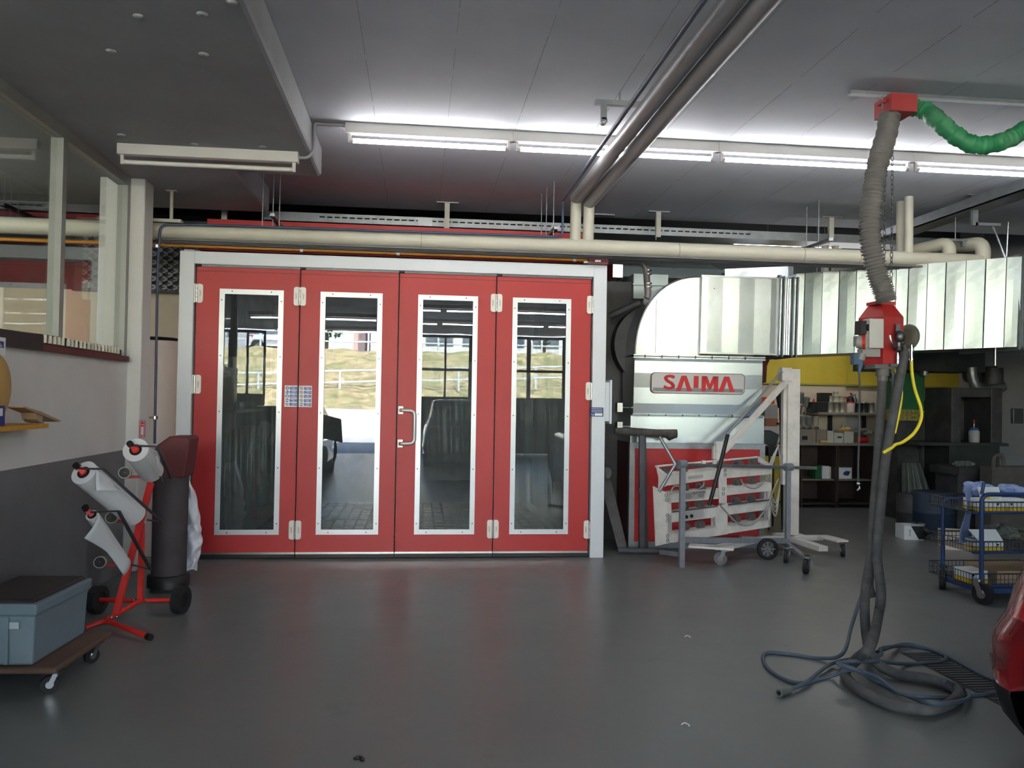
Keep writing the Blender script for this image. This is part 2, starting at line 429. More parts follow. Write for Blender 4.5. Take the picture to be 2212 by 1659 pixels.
# dropped slab on the left and its narrower continuation
lo = MB().prism([(-9, GY, LZ), (XB, GY, LZ), (XB, 7.45, LZ), (-1.63, 7.45, LZ), (-1.63, 9.0, LZ), (-9, 9.0, LZ)], (0, 0, HZ - LZ))
CEILL = mat('dimmed_slab_paint', (150, 152, 153), 0.7, var=0.06, scale=2, spec=0.25, dirt=(176, 178, 180), dscale=0.8, damt=0.4)  # same paint as the high ceiling, weaker light put into the colour
struct(lo.build('ceiling.001', CEILL, bevel=0.03))
struct(MB().box((-9, 9.75, 4.35), (12, 13.4, 5.0)).build('ceiling.002', mat('dark_corrugated_roof', (58, 62, 64), 0.6, var=0.1)))
# bumps (plugs) under the low slab
plg = MB()
for px, py in [(240, 110), (440, 117), (300, 35), (437, 30), (500, 5), (262, 291), (420, 311), (568, 317)]:
    c = P(px, py, Z=LZ); plg.lathe(c - Vector((0, 0, 0.008)), [(0.012, 0), (0.028, 0.004), (0.03, 0.008)], 12)
struct(plg.build('trim_2', CSEAM))
# --- walls
WALLW = mat('white_wall_paint', (218, 217, 214), 0.75, var=0.04, scale=2, dirt=(182, 180, 176), dscale=1.2, damt=0.3)
WALLG = mat('grey_wall_paint', (118, 119, 121), 0.6, var=0.05, scale=3, dirt=(80, 80, 84), dscale=2, damt=0.3)
YWALL = mat('yellow_wall_paint', (214, 190, 62), 0.6, var=0.04, dirt=(150, 145, 60), dscale=2, damt=0.3)
LW = -2.63                       # visible face of the left wall
wl = MB()
wl.box((LW - 0.14, 4.4, 0), (LW, 7.79, 1.10), 1); wl.box((LW - 0.14, 4.4, 1.10), (LW, 7.79, 1.895), 0)
struct(wl.build('wall_left', [WALLW, WALLG]))
# column
cl = MB()
cl.box((-2.91, 7.78, 0), (-2.515, 8.03, LZ))
struct(cl.build('trim_3', WALLW, bevel=0.012))
# glazed partition above the sill
fr = MB(); A0, A1 = 4.4, 7.78
FRM = mat('grey_window_metal', (150, 152, 148), 0.45, var=0.03, metal=0.2)
fr.box((LW - 0.10, A0, LZ - 0.085), (LW - 0.01, A1, LZ)); fr.box((LW - 0.10, A0, 1.895), (LW - 0.01, A1, 1.93))
ym = P(137, 500, X=LW - 0.01).y
for y in (A0 + 0.03, ym, A1 - 0.035):
    fr.box((LW - 0.10, y - 0.035, 1.93), (LW - 0.01, y + 0.035, LZ - 0.085))
wf = struct(fr.build('window_1', FRM))
struct(MB().box((LW - 0.06, A0 + 0.07, 1.93), (LW - 0.054, ym - 0.035, LZ - 0.085)).build('window_pane', GLASSW, wf))
struct(MB().box((LW - 0.06, ym + 0.035, 1.93), (LW - 0.054, A1 - 0.07, LZ - 0.085)).build('window_pane', GLASSW, wf))
# outer shell
sh = MB(); sh.box((-9.1, GY, 0), (-9, 13.3, 5)); struct(sh.build('wall_left.001', WALLW))
struct(MB().box((12, GY, 0), (12.1, 13.3, 5)).build('wall_right', WALLG))
bw = MB()
bw.box((-9, 13.0, 0), (12, 13.1, 0.9), 1); bw.box((-9, 13.0, 0.9), (12, 13.1, 1.93), 0); bw.box((5.0, 13.0, 1.93), (12, 13.1, 2.75), 1); bw.box((5.0, 13.0, 2.75), (12, 13.1, 3.0), 2); bw.box((-9, 13.0, 1.93), (5.0, 13.1, 3.0), 2); bw.box((-9, 13.0, 3.0), (12, 13.1, 4.4), 2)
struct(bw.build('wall_back', [CREAM, YWALL, MATS['dark_corrugated_roof']]))
# yellow pier that closes the paint corner on the left
pr = MB(); pr.box((5.0, 12.93, 0), (7.05, 13.0, 0.95), 1); pr.box((5.0, 12.93, 0.95), (7.05, 13.0, 1.93), 0); pr.box((5.0, 12.93, 1.93), (7.05, 13.0, 2.75), 1)
struct(pr.build('wall_back.001', [CREAM, YWALL]))
# cream panel wall beside the booth, left
struct(MB().box((-8.9, 9.3, 0), (-2.36, 9.4, 2.72)).build('wall_back.002', CREAM))
# dark grey pillar at the right edge
struct(MB().box((8.2, 11.15, 0), (9.6, 11.7, 4.35)).build('wall_right.001', WALLG))

# ================================================================== GATE SIDE (seen mirrored in the booth glass)
GF = mat('dark_gate_frame', (34, 36, 38), 0.5, var=0.05)
gx = []      # gate leaves as (x0, x1)
gw = MB(); gw.box((-9, GY - 0.25, 3.55), (12, GY, 5))
struct(gw.build('wall_gate', WALLW))
gleaf = None
GL_X = [(-9.0, -7.4, 1), (-7.4, -5.9, 1), (-5.9, -4.4, 2), (0.0, 1.5, 1), (1.5, 3.22, 0), (3.22, 4.3, 0), (4.3, 6.0, 9), (6.0, 7.5, 1), (7.5, 9.0, 1), (9.0, 10.5, 9), (10.5, 12.0, 9)]  # right-hand leaves unseen: glazed ones brighten the duct, solid ones dim the right side
for i, (x0, x1, nm) in enumerate(GL_X):
    g = MB(); y0, y1 = GY - 0.14, GY - 0.08; s = 0.06
    g.box((x0, y0, 0), (x0 + s, y1, 3.5)); g.box((x1 - s, y0, 0), (x1, y1, 3.5)); g.box((x0, y0, 3.42), (x1, y1, 3.5))
    g.box((x0 + s, y0, 1.58), (x1 - s, y1, 1.68)); g.box((x0 + s, y0, 2.44), (x1 - s, y1, 2.52)) if nm < 2 and x0 < 6 else None
    g.box((x0 + s, y0 + 0.01, 0.02), (x1 - s, y1 - 0.01, 1.58))
    if nm == 9: g.box((x0 + s, y0 + 0.01, 1.68), (x1 - s, y1 - 0.01, 3.42)); nm = 0
    for k in range(1, nm + 1):
        xm = x0 + (x1 - x0) * k / (nm + 1); g.box((xm - 0.03, y0, 1.68), (xm + 0.03, y1, 3.42))
    for k in range(1, 10):
        xm = x0 + (x1 - x0) * k / 10; g.box((xm - 0.012, y1 - 0.012, 0.05), (xm + 0.012, y1 + 0.004, 1.55))
    o = struct(g.build('door_%d' % (i + 1), GF))
    struct(MB().box((x0 + s, y0 + 0.025, 1.68), (x1 - s, y0 + 0.031, 3.42)).build('window_pane', GLASSG, o))

# ---- outdoors
struct(MB().box((-60, -13.5, -0.12), (60, GY, -0.005)).build('floor.001', ASPH))
struct(MB().box((-60, -17.6, -0.12), (60, -13.5, -0.002)).build('floor.002', CONCR))
tag(MB().box((-40, -17.9, 0), (40, -17.6, 1.15)).build('retaining_wall', CONCR), 'long pale concrete retaining wall at the foot of the grass bank outside', 'wall')
def grass_mat():
    m = mat('dry_grass', (172, 156, 118), 0.9, var=0.5, scale=3, dirt=(104, 122, 66), dscale=1.1, damt=1.0, bump=0.8, bscale=25); return m
GRASS = grass_mat()
def bank(u, v):
    x = -40 + 80 * u; y = -17.95 - 9.45 * v
    return Vector((x, y, 1.1 + 3.05 * (v ** 0.9) + 0.06 * math.sin(x * 1.7 + v * 9) + 0.05 * math.sin(x * 4.1 - v * 14)))
g = MB().grid(bank, 160, 16)
tag(g.build('grass_bank', GRASS), 'sloping bank of dry grass beyond the driveway outside', 'grass', kind='stuff')
struct(MB().box((-60, -60, 3.9), (60, -27.3, 4.1)).build('floor.003', ASPH))
def railing(name, a, b, h, n, label):
    a = Vector(a); b = Vector(b); r = MB()
    for k in range(n + 1):
        p = a.lerp(b, k / n); r.cyl(p, p + Vector((0, 0, h)), 0.05, 8)
    for q in (h, h * 0.5): r.cyl(a + Vector((0, 0, q)), b + Vector((0, 0, q)), 0.045, 8)
    return tag(r.build(name, WHITE), label, 'railing')
railing('ramp_railing', (-14, -20.2, 1.35), (14, -20.2, 2.5), 1.0, 16, 'white tubular railing climbing the ramp on the grass bank')
railing('street_railing', (-14, -27.8, 4.1), (16, -27.8, 4.1), 1.0, 16, 'white railing along the top of the grass bank')
def building(x0, x1, y, z, h, label, m, wins):
    r = thing('building', ((x0 + x1) / 2, y, z), label, 'building')
    MB().box((x0, y - 8, z), (x1, y, z + h)).build('wall', m, r)
    MB().box((x0 - 0.2, y - 8.2, z + h), (x1 + 0.2, y + 0.3, z + h + 0.3)).build('roof', CONCR, r)
    for (wx, wz, ww, wh) in wins: MB().box((wx, y - 0.05, z + wz), (wx + ww, y + 0.04, z + wz + wh)).build('window', WINB, r)
building(-3.1, 9.0, -36, 4.1, 7, 'long white building with dark windows above the bank', BUILDW, [(-1.9 + i * 2.3, 0.9, 1.7, 1.3) for i in range(5)])
building(-4.55, -3.75, -40.5, 4.1, 5.2, 'slim pink rendered tower house behind the bank', mat('pink_render', (206, 176, 168), 0.8, var=0.03), [(-4.35, 2, 0.4, 0.8)])
building(-20, -9.5, -38, 4.1, 8, 'broad grey house far left beyond the bank', mat('grey_render', (150, 152, 158), 0.8, var=0.03), [(-18 + i * 2.3, 1.2, 1.5, 1.3) for i in range(4)])
def tree(x, y, z, h, r, label, seed):
    rnd = random.Random(seed); t = thing('tree', (x, y, z), label, 'tree')
    MB().tube([(x, y, z), (x + 0.1, y, z + h * 0.5), (x, y, z + h * 0.8)], lambda t_, i: 0.15 * (1 - 0.7 * t_), 8).build('trunk', BARK, t)
    c = MB()
    for k in range(900):
        d = Vector((rnd.gauss(0, 1), rnd.gauss(0, 1), rnd.gauss(0, 1))).normalized() * (rnd.random() ** 0.4)
        p = Vector((x + d.x * r, y + d.y * r, z + h * 0.62 + d.z * h * 0.4)); s = rnd.uniform(0.12, 0.26)
        u = Vector((rnd.gauss(0, 1), rnd.gauss(0, 1), rnd.gauss(0, 1))).normalized(); v = u.cross(Vector((0.3, 0.2, 1))).normalized()
        c.add([p - u * s, p + v * s * 0.5, p + u * s, p - v * s * 0.5], [(0, 1, 2, 3)])
    c.build('foliage', LEAF, t)
tree(-5.2, -29.6, 4.0, 3.4, 1.5, 'round green tree on the bank left of the pink tower', 1)
tree(11.6, -30.5, 4.0, 4.6, 2.2, 'dark green tree at the right end of the white building', 2)
tree(7.0, -29.8, 4.0, 3.8, 1.7, 'bushy green tree partly before the white building', 3)
# parked car on the street above (white) as a simple full body is built with the others below

# ================================================================== CARS
def rrect(x0, x1, hw, r, n=7):
    pts = []
    for cx, cy, a0 in ((x1 - r, hw - r, 0), (x0 + r, hw - r, PI / 2), (x0 + r, -hw + r, PI), (x1 - r, -hw + r, 3 * PI / 2)):
        for k in range(n): a = a0 + PI / 2 * k / (n - 1); pts.append((cx + r * math.cos(a), cy + r * math.sin(a)))
    return pts
def car(name, loc, rz, paint, label, L=4.0, W=1.72, H=1.5, group=None):
    """nose towards local +x, tail at local x = 0"""
    t = thing(name, loc, label, 'car', group)
    def loft(lv, m, nm, mi_split=None, parent=t):
        mb = MB(); n = None; vs = []
        for z, x0, x1, hw, r in lv:
            o = rrect(x0, x1, hw, r); n = len(o); vs += [Vector(loc) + Vector((x, y, z)) for x, y in o]
        fs = [(i * n + j, i * n + (j + 1) % n, (i + 1) * n + (j + 1) % n, (i + 1) * n + j) for i in range(len(lv) - 1) for j in range(n)]
        mb.add(vs, fs, 0, True); mb.add(vs[-n:], [tuple(range(n))], 0); mb.add(vs[:n], [tuple(reversed(range(n)))], 0)
        return mb.build(nm, m, parent)
    hw = W / 2
    loft([(0.12, 0.12, L - 0.2, hw - 0.09, 0.3), (0.2, 0.05, L - 0.08, hw - 0.04, 0.32), (0.32, 0.01, L - 0.03, hw - 0.01, 0.34), (0.36, 0.02, L - 0.03, hw - 0.02, 0.34)], BLACK, 'lower_bumper')
    loft([(0.34, 0.015, L - 0.02, hw - 0.01, 0.34), (0.44, 0, L, hw, 0.34), (0.54, 0.01, L - 0.01, hw, 0.34), (0.60, 0.05, L - 0.04, hw - 0.01, 0.32), (0.66, 0.10, L - 0.08, hw - 0.015, 0.32),
          (0.78, 0.13, L - 0.12, hw - 0.03, 0.32), (0.9, 0.17, L - 0.25, hw - 0.05, 0.34), (0.97, 0.22, L - 0.5, hw - 0.08, 0.34), (1.0, 0.3, L - 1.0, hw - 0.12, 0.3)], paint, 'body')
    g = loft([(0.99, 0.26, L - 1.15, hw - 0.1, 0.25), (1.2, 0.36, L - 1.45, hw - 0.17, 0.22), (H - 0.04, 0.52, L - 1.85, hw - 0.24, 0.2)], WINB, 'window_band')
    loft([(H - 0.06, 0.5, L - 1.84, hw - 0.235, 0.2), (H - 0.02, 0.55, L - 1.9, hw - 0.26, 0.2), (H, 0.75, L - 2.1, hw - 0.4, 0.2)], paint, 'roof')
    o = Vector(loc)
    cut = MB()
    for x in (0.72, L - 0.78):
        for sd in (-1, 1):
            wb = MB(); c = o + Vector((x, sd * (hw - 0.25), 0.31)); e = Vector((0, sd * 0.21, 0))
            wb.ring(c, c + e, 0.31, 0.2, 28, 0); wb.cyl(c, c + e * 0.7, 0.205, 20, 1)
            for k in range(5):
                a = 2 * PI * k / 5; wb.bar(c + e * 0.85, c + e * 0.85 + Vector((math.cos(a) * 0.2, 0, math.sin(a) * 0.2)), 0.05, 0.03, (0, 1, 0), 1)
            wb.build('wheel', [TYRE, DSTEEL], t)
            p_ = o + Vector((x, sd * (hw - 0.27), 0.33)); cut.cyl(p_, p_ + Vector((0, sd * 0.5, 0)), 0.37, 32)
            ab = MB(); ab.ring(p_, p_ + Vector((0, sd * 0.02, 0)), 0.38, 0.02, 28); ab.build('wheel_arch', BLACK, t)
    co = cut.build('cutter', BLACK, t)
    for q in [z for z in COL.objects if z.parent == t and z.name.split('.')[0] in ('body', 'lower_bumper')]:
        md = q.modifiers.new('cut', 'BOOLEAN'); md.object = co; md.operation = 'DIFFERENCE'; md.solver = 'EXACT'
        dg = bpy.context.evaluated_depsgraph_get(); dg.update()
        nm_e = bpy.data.meshes.new_from_object(q.evaluated_get(dg)); q.modifiers.remove(md); q.data = nm_e
    bpy.data.objects.remove(co)
    for s in (-1, 1):
        def lampf(u, v, s=s):
            r = 0.33; x0 = 0.108 + 0.075 * v; h_ = hw - 0.017 - 0.045 * v; an = PI - (PI / 2) * (0.15 + 0.85 * u)
            return o + Vector((x0 + r + (r + 0.006) * math.cos(an), s * (h_ - r + (r + 0.006) * math.sin(an)), 0.67 + 0.26 * v))
        MB().grid(lampf, 10, 4).build('tail_lamp', TAIL, t)
        MB().box(o + Vector((0.0, s * (hw - 0.42), 0.4)), o + Vector((0.03, s * (hw - 0.3), 0.45))).build('reflector', ORLENS, t)
    t.rotation_euler = (0, 0, rz)
    return t
# red car, tail corner at the right edge of the picture, nose towards the gate
car('car', (3.49, 3.76, 0), -PI / 2, CARRED, 'red hatchback cut off by the right edge, beside the blue cart')
car('car', (0.95, -2.2, 0), -PI / 2, CARBLK, 'dark car standing before the gate, only seen mirrored in the booth door', L=4.2, H=1.6)
car('car', (-9.8, -31.5, 4.1), 0, WHITE, 'white car parked on the street above the grass bank', L=4.2, H=1.45)
# dark car with raised bonnet on the left, out of the frame, mirrored in the second door window
dc = car('car', (-2.62, -1.9, 0), PI / 2, CARBLK, 'black car with raised bonnet, mirrored in the second door window', L=4.1, H=1.42)
bn = MB(); c0 = Vector((-2.62, 2.0, 0))
bn.grid(lambda u, v: Vector((-3.3 + 2.0 * u, 2.25 + 0.35 * v, 1.0 + 0.40 * v - 0.16 * u * u + 0.06 * math.sin(PI * u))), 10, 8)
MB.build(bn, 'bonnet', CARBLK, None, solid=0.03)
bo = bpy.data.objects['bonnet']; tag(bo, 'raised black bonnet panel above the black car', 'bonnet')

# ================================================================== SPRAY BOOTH
XL, XR = -2.345, 1.91
LFZ0, LFZ1 = 0.048, 2.868
SX = [-2.195, -1.194, -0.219, 0.768, 1.757]
booth = thing('spray_booth', (-0.2, BY, 0), 'red and white paint spray booth with four glazed folding door leaves', 'spray booth')
MB().box((XL, BY - 0.05, 0), (SX[0] - 0.012, BY + 0.09, 3.012)).build('frame_post', WHITE, booth, bevel=0.006)
MB().box((SX[4] + 0.012, BY - 0.05, 0), (XR, BY + 0.09, 3.012)).build('frame_post', WHITE, booth, bevel=0.006)
lt = MB().box((SX[0] - 0.012, BY - 0.05, LFZ1 + 0.02), (SX[4] + 0.012, BY + 0.09, 3.012)); lt.box((SX[0], BY - 0.056, LFZ1 + 0.02), (SX[4], BY - 0.05, LFZ1 + 0.032))
lt.build('frame_lintel', WHITE, booth, bevel=0.005)
MB().box((SX[0], BY - 0.03, LFZ1), (SX[4], BY + 0.07, LFZ1 + 0.02)).build('door_track', DSTEEL, booth)
# roof plenum and walls (right side wall coloured black for the shade it stands in)
MB().box((XL + 0.05, BY + 0.75, 3.05), (XR - 0.1, 14.0 - 1.1, 3.50)).build('roof_plenum', RED, booth)
MB().box((XL + 0.15, BY + 0.1, 3.0), (XR - 0.05, BY + 0.75, 3.13)).build('top_fascia', RED, booth)
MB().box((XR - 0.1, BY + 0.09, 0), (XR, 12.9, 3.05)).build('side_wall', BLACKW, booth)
MB().box((XL, BY + 0.09, 0), (XL + 0.1, 12.9, 3.05)).build('side_wall', DRUMW, booth)
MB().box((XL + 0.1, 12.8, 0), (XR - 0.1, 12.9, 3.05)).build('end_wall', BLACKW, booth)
BINT = mat('booth_inner_dimmed', (120, 124, 126), 0.6, var=0.06, scale=2, dirt=(60, 62, 64), dscale=2, damt=0.8)  # walls are really whitish; the unlit dark is put into this grey
it = MB(); it.box((XR - 0.13, BY + 0.1, 0), (XR - 0.1, 12.8, 3.0)); it.box((XL + 0.1, BY + 0.1, 0), (XL + 0.13, 12.8, 3.0)); it.box((XL + 0.1, BY + 0.1, 3.0), (XR - 0.1, 12.8, 3.05)); it.box((XL + 0.13, 12.77, 0), (XR - 0.13, 12.8, 3.0))
it.build('inner_lining', BINT, booth)
gr = MB()
for k in range(26):
    x = -1.9 + k * 0.14; gr.box((x, BY + 0.3, 0.002), (x + 0.03, 12.6, 0.02))
for k in range(24):
    y = BY + 0.3 + k * 0.18; gr.box((-1.9, y, 0.002), (1.63, y + 0.012, 0.018))
gr.build('floor_grating', GRATE, booth)
# hanging clear masking film in the booth, gathered in vertical folds
def film(x0, x1, y, z0, z1, seed):
    rn = random.Random(seed); ph = [rn.uniform(0, 6.28) for _ in range(4)]
    return MB().grid(lambda u, v: Vector((x0 + (x1 - x0) * u, y + 0.035 * math.sin(u * 23 + ph[0] + 2 * v) + 0.02 * math.sin(u * 61 + ph[1] + v * 4) + 0.02 * math.sin(v * 9 + ph[2]), z0 + (z1 - z0) * v)), 60, 24)
for a in ((-2.1, -1.3, 8.62, 0.12, 2.0, 3), (-0.2, 0.62, 8.66, 0.75, 2.0, 4), (0.85, 1.7, 8.62, 0.35, 1.9, 5)):
    tag(film(*a).build('plastic_film', CLEARPL), {3: 'clear folded plastic film hanging behind the first door window', 4: 'clear plastic film hanging behind the third door window', 5: 'clear plastic film hanging behind the fourth door window'}[a[5]], 'plastic film', 'plastic films inside the booth')
fr_ = [[(466.5, 620.6), (608, 625.5), (456.8, 1158), (597, 1158.5)], [(689.3, 627.3), (825, 632.4), (678.7, 1156.9), (815, 1157.7)],
       [(903.6, 636.2), (1034.8, 640), (893.9, 1156), (1026, 1156.5)], [(1111.6, 641.3), (1239, 644.6), (1102.7, 1156), (1231.9, 1156.9)]]
WX = [(-1.968, -1.352), (-0.994, -0.382), (-0.026, 0.580), (0.937, 1.543)]
WZ0, WZ1 = 0.238, 2.655
yf = BY - 0.012
def hinge(x, z, par, k=0):
    h = MB(); w_, hh = 0.118, 0.185
    for s in (-1, 1):
        a, b = (x + s * 0.008, x + s * w_ / 2); q = []
        x0, x1 = min(a, b), max(a, b); r = 0.022
        o = [(x0 if s < 0 else x1)]
        pts = []
        for cx, cz, a0 in ((x1 - r, z + hh / 2 - r, 0), (x0 + r, z + hh / 2 - r, PI / 2), (x0 + r, z - hh / 2 + r, PI), (x1 - r, z - hh / 2 + r, 1.5 * PI)):
            inner = (s < 0 and cx == x1 - r) or (s > 0 and cx == x0 + r)
            if inner:
                pts.append((x1 if s < 0 else x0, z + hh / 2 if cz > z else z - hh / 2))
            else:
                for i in range(5): an = a0 + PI / 2 * i / 4; pts.append((cx + r * math.cos(an), cz + r * math.sin(an)))
        h.prism([(p, yf - 0.02, q_) for p, q_ in pts], (0, 0.02, 0), 0)
        text_mesh(h, 'SAIMA' if s < 0 else 'TWIST', ((x0 + x1) / 2 + s * 0.004, yf - 0.0206, z), (0, 0, s), (-s, 0, 0), 0.022, 2)
    for i in range(4):
        zc = z - hh / 2 + 0.004 + i * (hh - 0.008) / 4; h.cyl((x, yf - 0.022, zc + 0.002), (x, yf - 0.022, zc + (hh - 0.008) / 4 - 0.002), 0.0105, 10, 1)
    return h.build('hinge', [HINGE, STEEL, BLACK], par, bevel=0.003)
for i in range(4):
    x0, x1 = SX[i] + 0.004, SX[i + 1] - 0.004; wx0, wx1 = WX[i]
    dl = MB(); ya, yb = BY - 0.012, BY + 0.045; g_ = 0.038
    ix0, ix1, iz0, iz1 = wx0 + g_, wx1 - g_, WZ0 + g_, WZ1 - g_
    dl.box((x0, ya, LFZ0), (ix0, yb, LFZ1)); dl.box((ix1, ya, LFZ0), (x1, yb, LFZ1)); dl.box((ix0, ya, LFZ0), (ix1, yb, iz0)); dl.box((ix0, ya, iz1), (ix1, yb, LFZ1))
    leaf = dl.build('door_leaf', RED, booth)
    wf_ = MB(); yq = ya - 0.006
    wf_.box((wx0, yq, WZ0), (wx0 + 0.05, ya, WZ1)); wf_.box((wx1 - 0.05, yq, WZ0), (wx1, ya, WZ1)); wf_.box((wx0 + 0.05, yq, WZ0), (wx1 - 0.05, ya, WZ0 + 0.05)); wf_.box((wx0 + 0.05, yq, WZ1 - 0.05), (wx1 - 0.05, ya, WZ1))
    for zz in (0, 0.25, 0.5, 0.75, 1):
        z = WZ0 + 0.11 + (WZ1 - WZ0 - 0.22) * zz
        for x in (wx0 + 0.022, wx1 - 0.022): wf_.cyl((x, yq - 0.004, z), (x, yq, z), 0.007, 8, 1)
    for x in (wx0 + 0.12, wx1 - 0.12):
        for z in (WZ0 + 0.022, WZ1 - 0.022): wf_.cyl((x, yq - 0.004, z), (x, yq, z), 0.007, 8, 1)
    wf_.build('window_frame', [WFR, DSTEEL], leaf)
    MB().box((ix0, BY - 0.002, iz0), (ix1, BY + 0.003, iz1)).build('window_pane', GLASS, leaf)
    st = MB().box((x0, ya - 0.006, LFZ0 - 0.002), (x1, ya, LFZ0 + 0.018)); st.box((x0, ya + 0.005, 0.008), (x1, yb - 0.005, LFZ0), 1)
    st.build('bottom_strip', [STEEL, BLACK], leaf)
    MB().box((x0 - 0.005, ya - 0.03, LFZ1 - 0.002), (x0 + 0.05, ya + 0.02, LFZ1 + 0.026)).build('top_pivot', BLACK, leaf, bevel=0.008)
    ed = MB(); ed.box((x0, ya - 0.003, LFZ1 - 0.045), (x1, ya, LFZ1 - 0.04)); ed.box((x0, ya - 0.004, LFZ0), (x0 + 0.004, ya, LFZ1)); ed.box((x1 - 0.004, ya - 0.004, LFZ0), (x1, ya, LFZ1))
    ed.build('panel_seam', mat('dark_red_edge', (110, 18, 20), 0.5) if i == 0 else MATS['dark_red_edge'], leaf)
    if i == 0:
        for px, py in ((426, 634), (423, 830)): hinge(SX[0] + 0.012, P(px, py, Y=BY).z, leaf)
        hinge(SX[0] + 0.012, 0.33, leaf)
        for px, py in ((650, 641), (640, 1144)): hinge(SX[1], P(px, py, Y=BY).z, leaf)
    if i == 3:
        for px, py in ((1069, 655), (1063, 1142)): hinge(SX[3], P(px, py, Y=BY).z, leaf)
        for px, py in ((1275, 659), (1271, 845), (1268, 1143)): hinge(SX[4] + 0.008, P(px, py, Y=BY).z, leaf)
    if i == 2:
        hd = MB(); z0, z1 = 1.15, 1.485; xh = -0.165
        hd.box((xh - 0.04, ya - 0.012, z1 - 0.04), (xh + 0.01, ya, z1 + 0.04), 0); hd.box((xh - 0.04, ya - 0.012, z0 - 0.04), (xh + 0.01, ya, z0 + 0.04), 0)
        hd.tube(round_path([(xh - 0.015, ya - 0.005, z1), (xh - 0.015, ya - 0.07, z1), (xh + 0.125, ya - 0.07, z1 - 0.005), (xh + 0.125, ya - 0.07, z0 + 0.005), (xh - 0.015, ya - 0.07, z0), (xh - 0.015, ya - 0.005, z0)], 0.05), 0.018, 12, 0)
        for z in (z1, z0):
            for dz in (-0.022, 0.022): hd.cyl((xh - 0.025, ya - 0.015, z + dz), (xh - 0.025, ya - 0.011, z + dz), 0.005, 8, 1)
        hd.build('door_handle', [mat('satin_handle', (190, 188, 184), 0.35, metal=0.5), DSTEEL], leaf, bevel=0.003)
    if i in (0, 1):      # the two halves of the pictogram sign
        s = MB(); a = P(615.5, 833, Y=BY) if i == 0 else P(646.5, 833, Y=BY)
        zt = P(640, 833, Y=BY).z; zb = P(640, 879, Y=BY).z
        sx0, sx1 = (P(615.3, 850, Y=BY).x, P(643.6, 850, Y=BY).x) if i == 0 else (P(646.2, 850, Y=BY).x, P(674, 850, Y=BY).x)
        s.box((sx0, ya - 0.004, zb), (sx1, ya, zt), 0)
        rh = (zt - zb - 0.01) / 5
        for k in range(5):
            zc = zt - 0.005 - rh * (k + 0.5); cx = sx0 + 0.025; rr = rh * 0.4; yy = ya - 0.0045
            s.box((sx0 + 0.05, yy - 0.001, zc - rh * 0.4), (sx1 - 0.006, yy, zc + rh * 0.4), 1)
            for q in range(3):
                s.box((sx0 + 0.056 + 0.01 * ((q + k) % 3), yy - 0.0018, zc + rh * (0.24 - 0.24 * q) - 0.0018), (sx1 - 0.012 - 0.008 * ((q * 2 + k) % 3), yy - 0.001, zc + rh * (0.24 - 0.24 * q) + 0.0018), 5)
            ban = (i == 1 and k in (1, 2, 3)) or (i == 0 and k == 4) or (i == 1 and k in (0,))
            if ban:
                s.ring((cx, yy, zc), (cx, yy - 0.001, zc), rr, rr * 0.74, 20, 2); s.bar((cx - rr * 0.6, yy - 0.0012, zc + rr * 0.6), (cx + rr * 0.6, yy - 0.0012, zc - rr * 0.6), 0.001, rr * 0.2, (0, 0, 1), 2)
                s.sphere((cx, yy, zc), rr * 0.32, 8, 3, (1, 0.05, 1))
            else:
                s.cyl((cx, yy, zc), (cx, yy - 0.001, zc), rr, 20, 4)
                if k == 0: s.sphere((cx, yy - 0.001, zc), rr * 0.6, 10, 0, (0.8, 0.04, 1))
                elif k == 1: s.prism([(cx - rr * .7, yy - .0012, zc - rr * .3), (cx + rr * .7, yy - .0012, zc - rr * .3), (cx + rr * .6, yy - .0012, zc), (cx, yy - .0012, zc + rr * .1), (cx - rr * .3, yy - .0012, zc + rr * .55), (cx - rr * .7, yy - .0012, zc + rr * .5)], (0, -.0005, 0), 0)
                elif k == 2: s.prism([(cx - rr * .3, yy - .0012, zc - rr * .8), (cx + rr * .3, yy - .0012, zc - rr * .8), (cx + rr * .5, yy - .0012, zc + rr * .2), (cx, yy - .0012, zc + rr * .8), (cx - rr * .5, yy - .0012, zc + rr * .2)], (0, -.0005, 0), 0)
                else: s.prism([(cx - rr * .9, yy - .0012, zc - rr * .25), (cx + rr * .9, yy - .0012, zc - rr * .4), (cx + rr * .8, yy - .0012, zc + rr * .1), (cx - rr * .2, yy - .0012, zc + rr * .5), (cx - rr * .9, yy - .0012, zc + rr * .3)], (0, -.0005, 0), 0)
        s.build('safety_sign', [SIGNW, SIGNBLUE, SIGNBR, BLACK, NAVY, PLATEG], leaf)
# rating plate and control box on the right post
q0, q1 = P(1275.5, 880, Y=BY - 0.05), P(1303, 900, Y=BY - 0.05)
rp = MB().box((q0.x, BY - 0.054, q1.z), (q1.x, BY - 0.05, q0.z), 0)
for k in range(3): rp.box((q0.x + 0.012, BY - 0.0546, q0.z - 0.012 - k * 0.016), (q1.x - 0.012, BY - 0.054, q0.z - 0.016 - k * 0.016), 1)
text_mesh(rp, 'kg', (q0.x + 0.022, BY - 0.0548, q1.z + 0.022), (1, 0, 0), (0, 0, 1), 0.03, 1)
rp.box((q0.x + 0.045, BY - 0.0546, q1.z + 0.008), (q1.x - 0.01, BY - 0.054, q1.z + 0.034), 1)
rp.build('rating_plate', [NAVY, SIGNW], booth)
cb = MB().box((XR, BY - 0.02, P(1310, 910, Y=BY).z), (XR + 0.05, BY + 0.2, P(1310, 826, Y=BY).z)); cb.box((XR + 0.045, BY - 0.06, P(1318, 915.5, Y=BY).z), (P(1322, 850, Y=BY - 0.05).x, BY + 0.22, P(1318, 821, Y=BY).z))
cb.build('control_box', WHITE, booth, bevel=0.006)
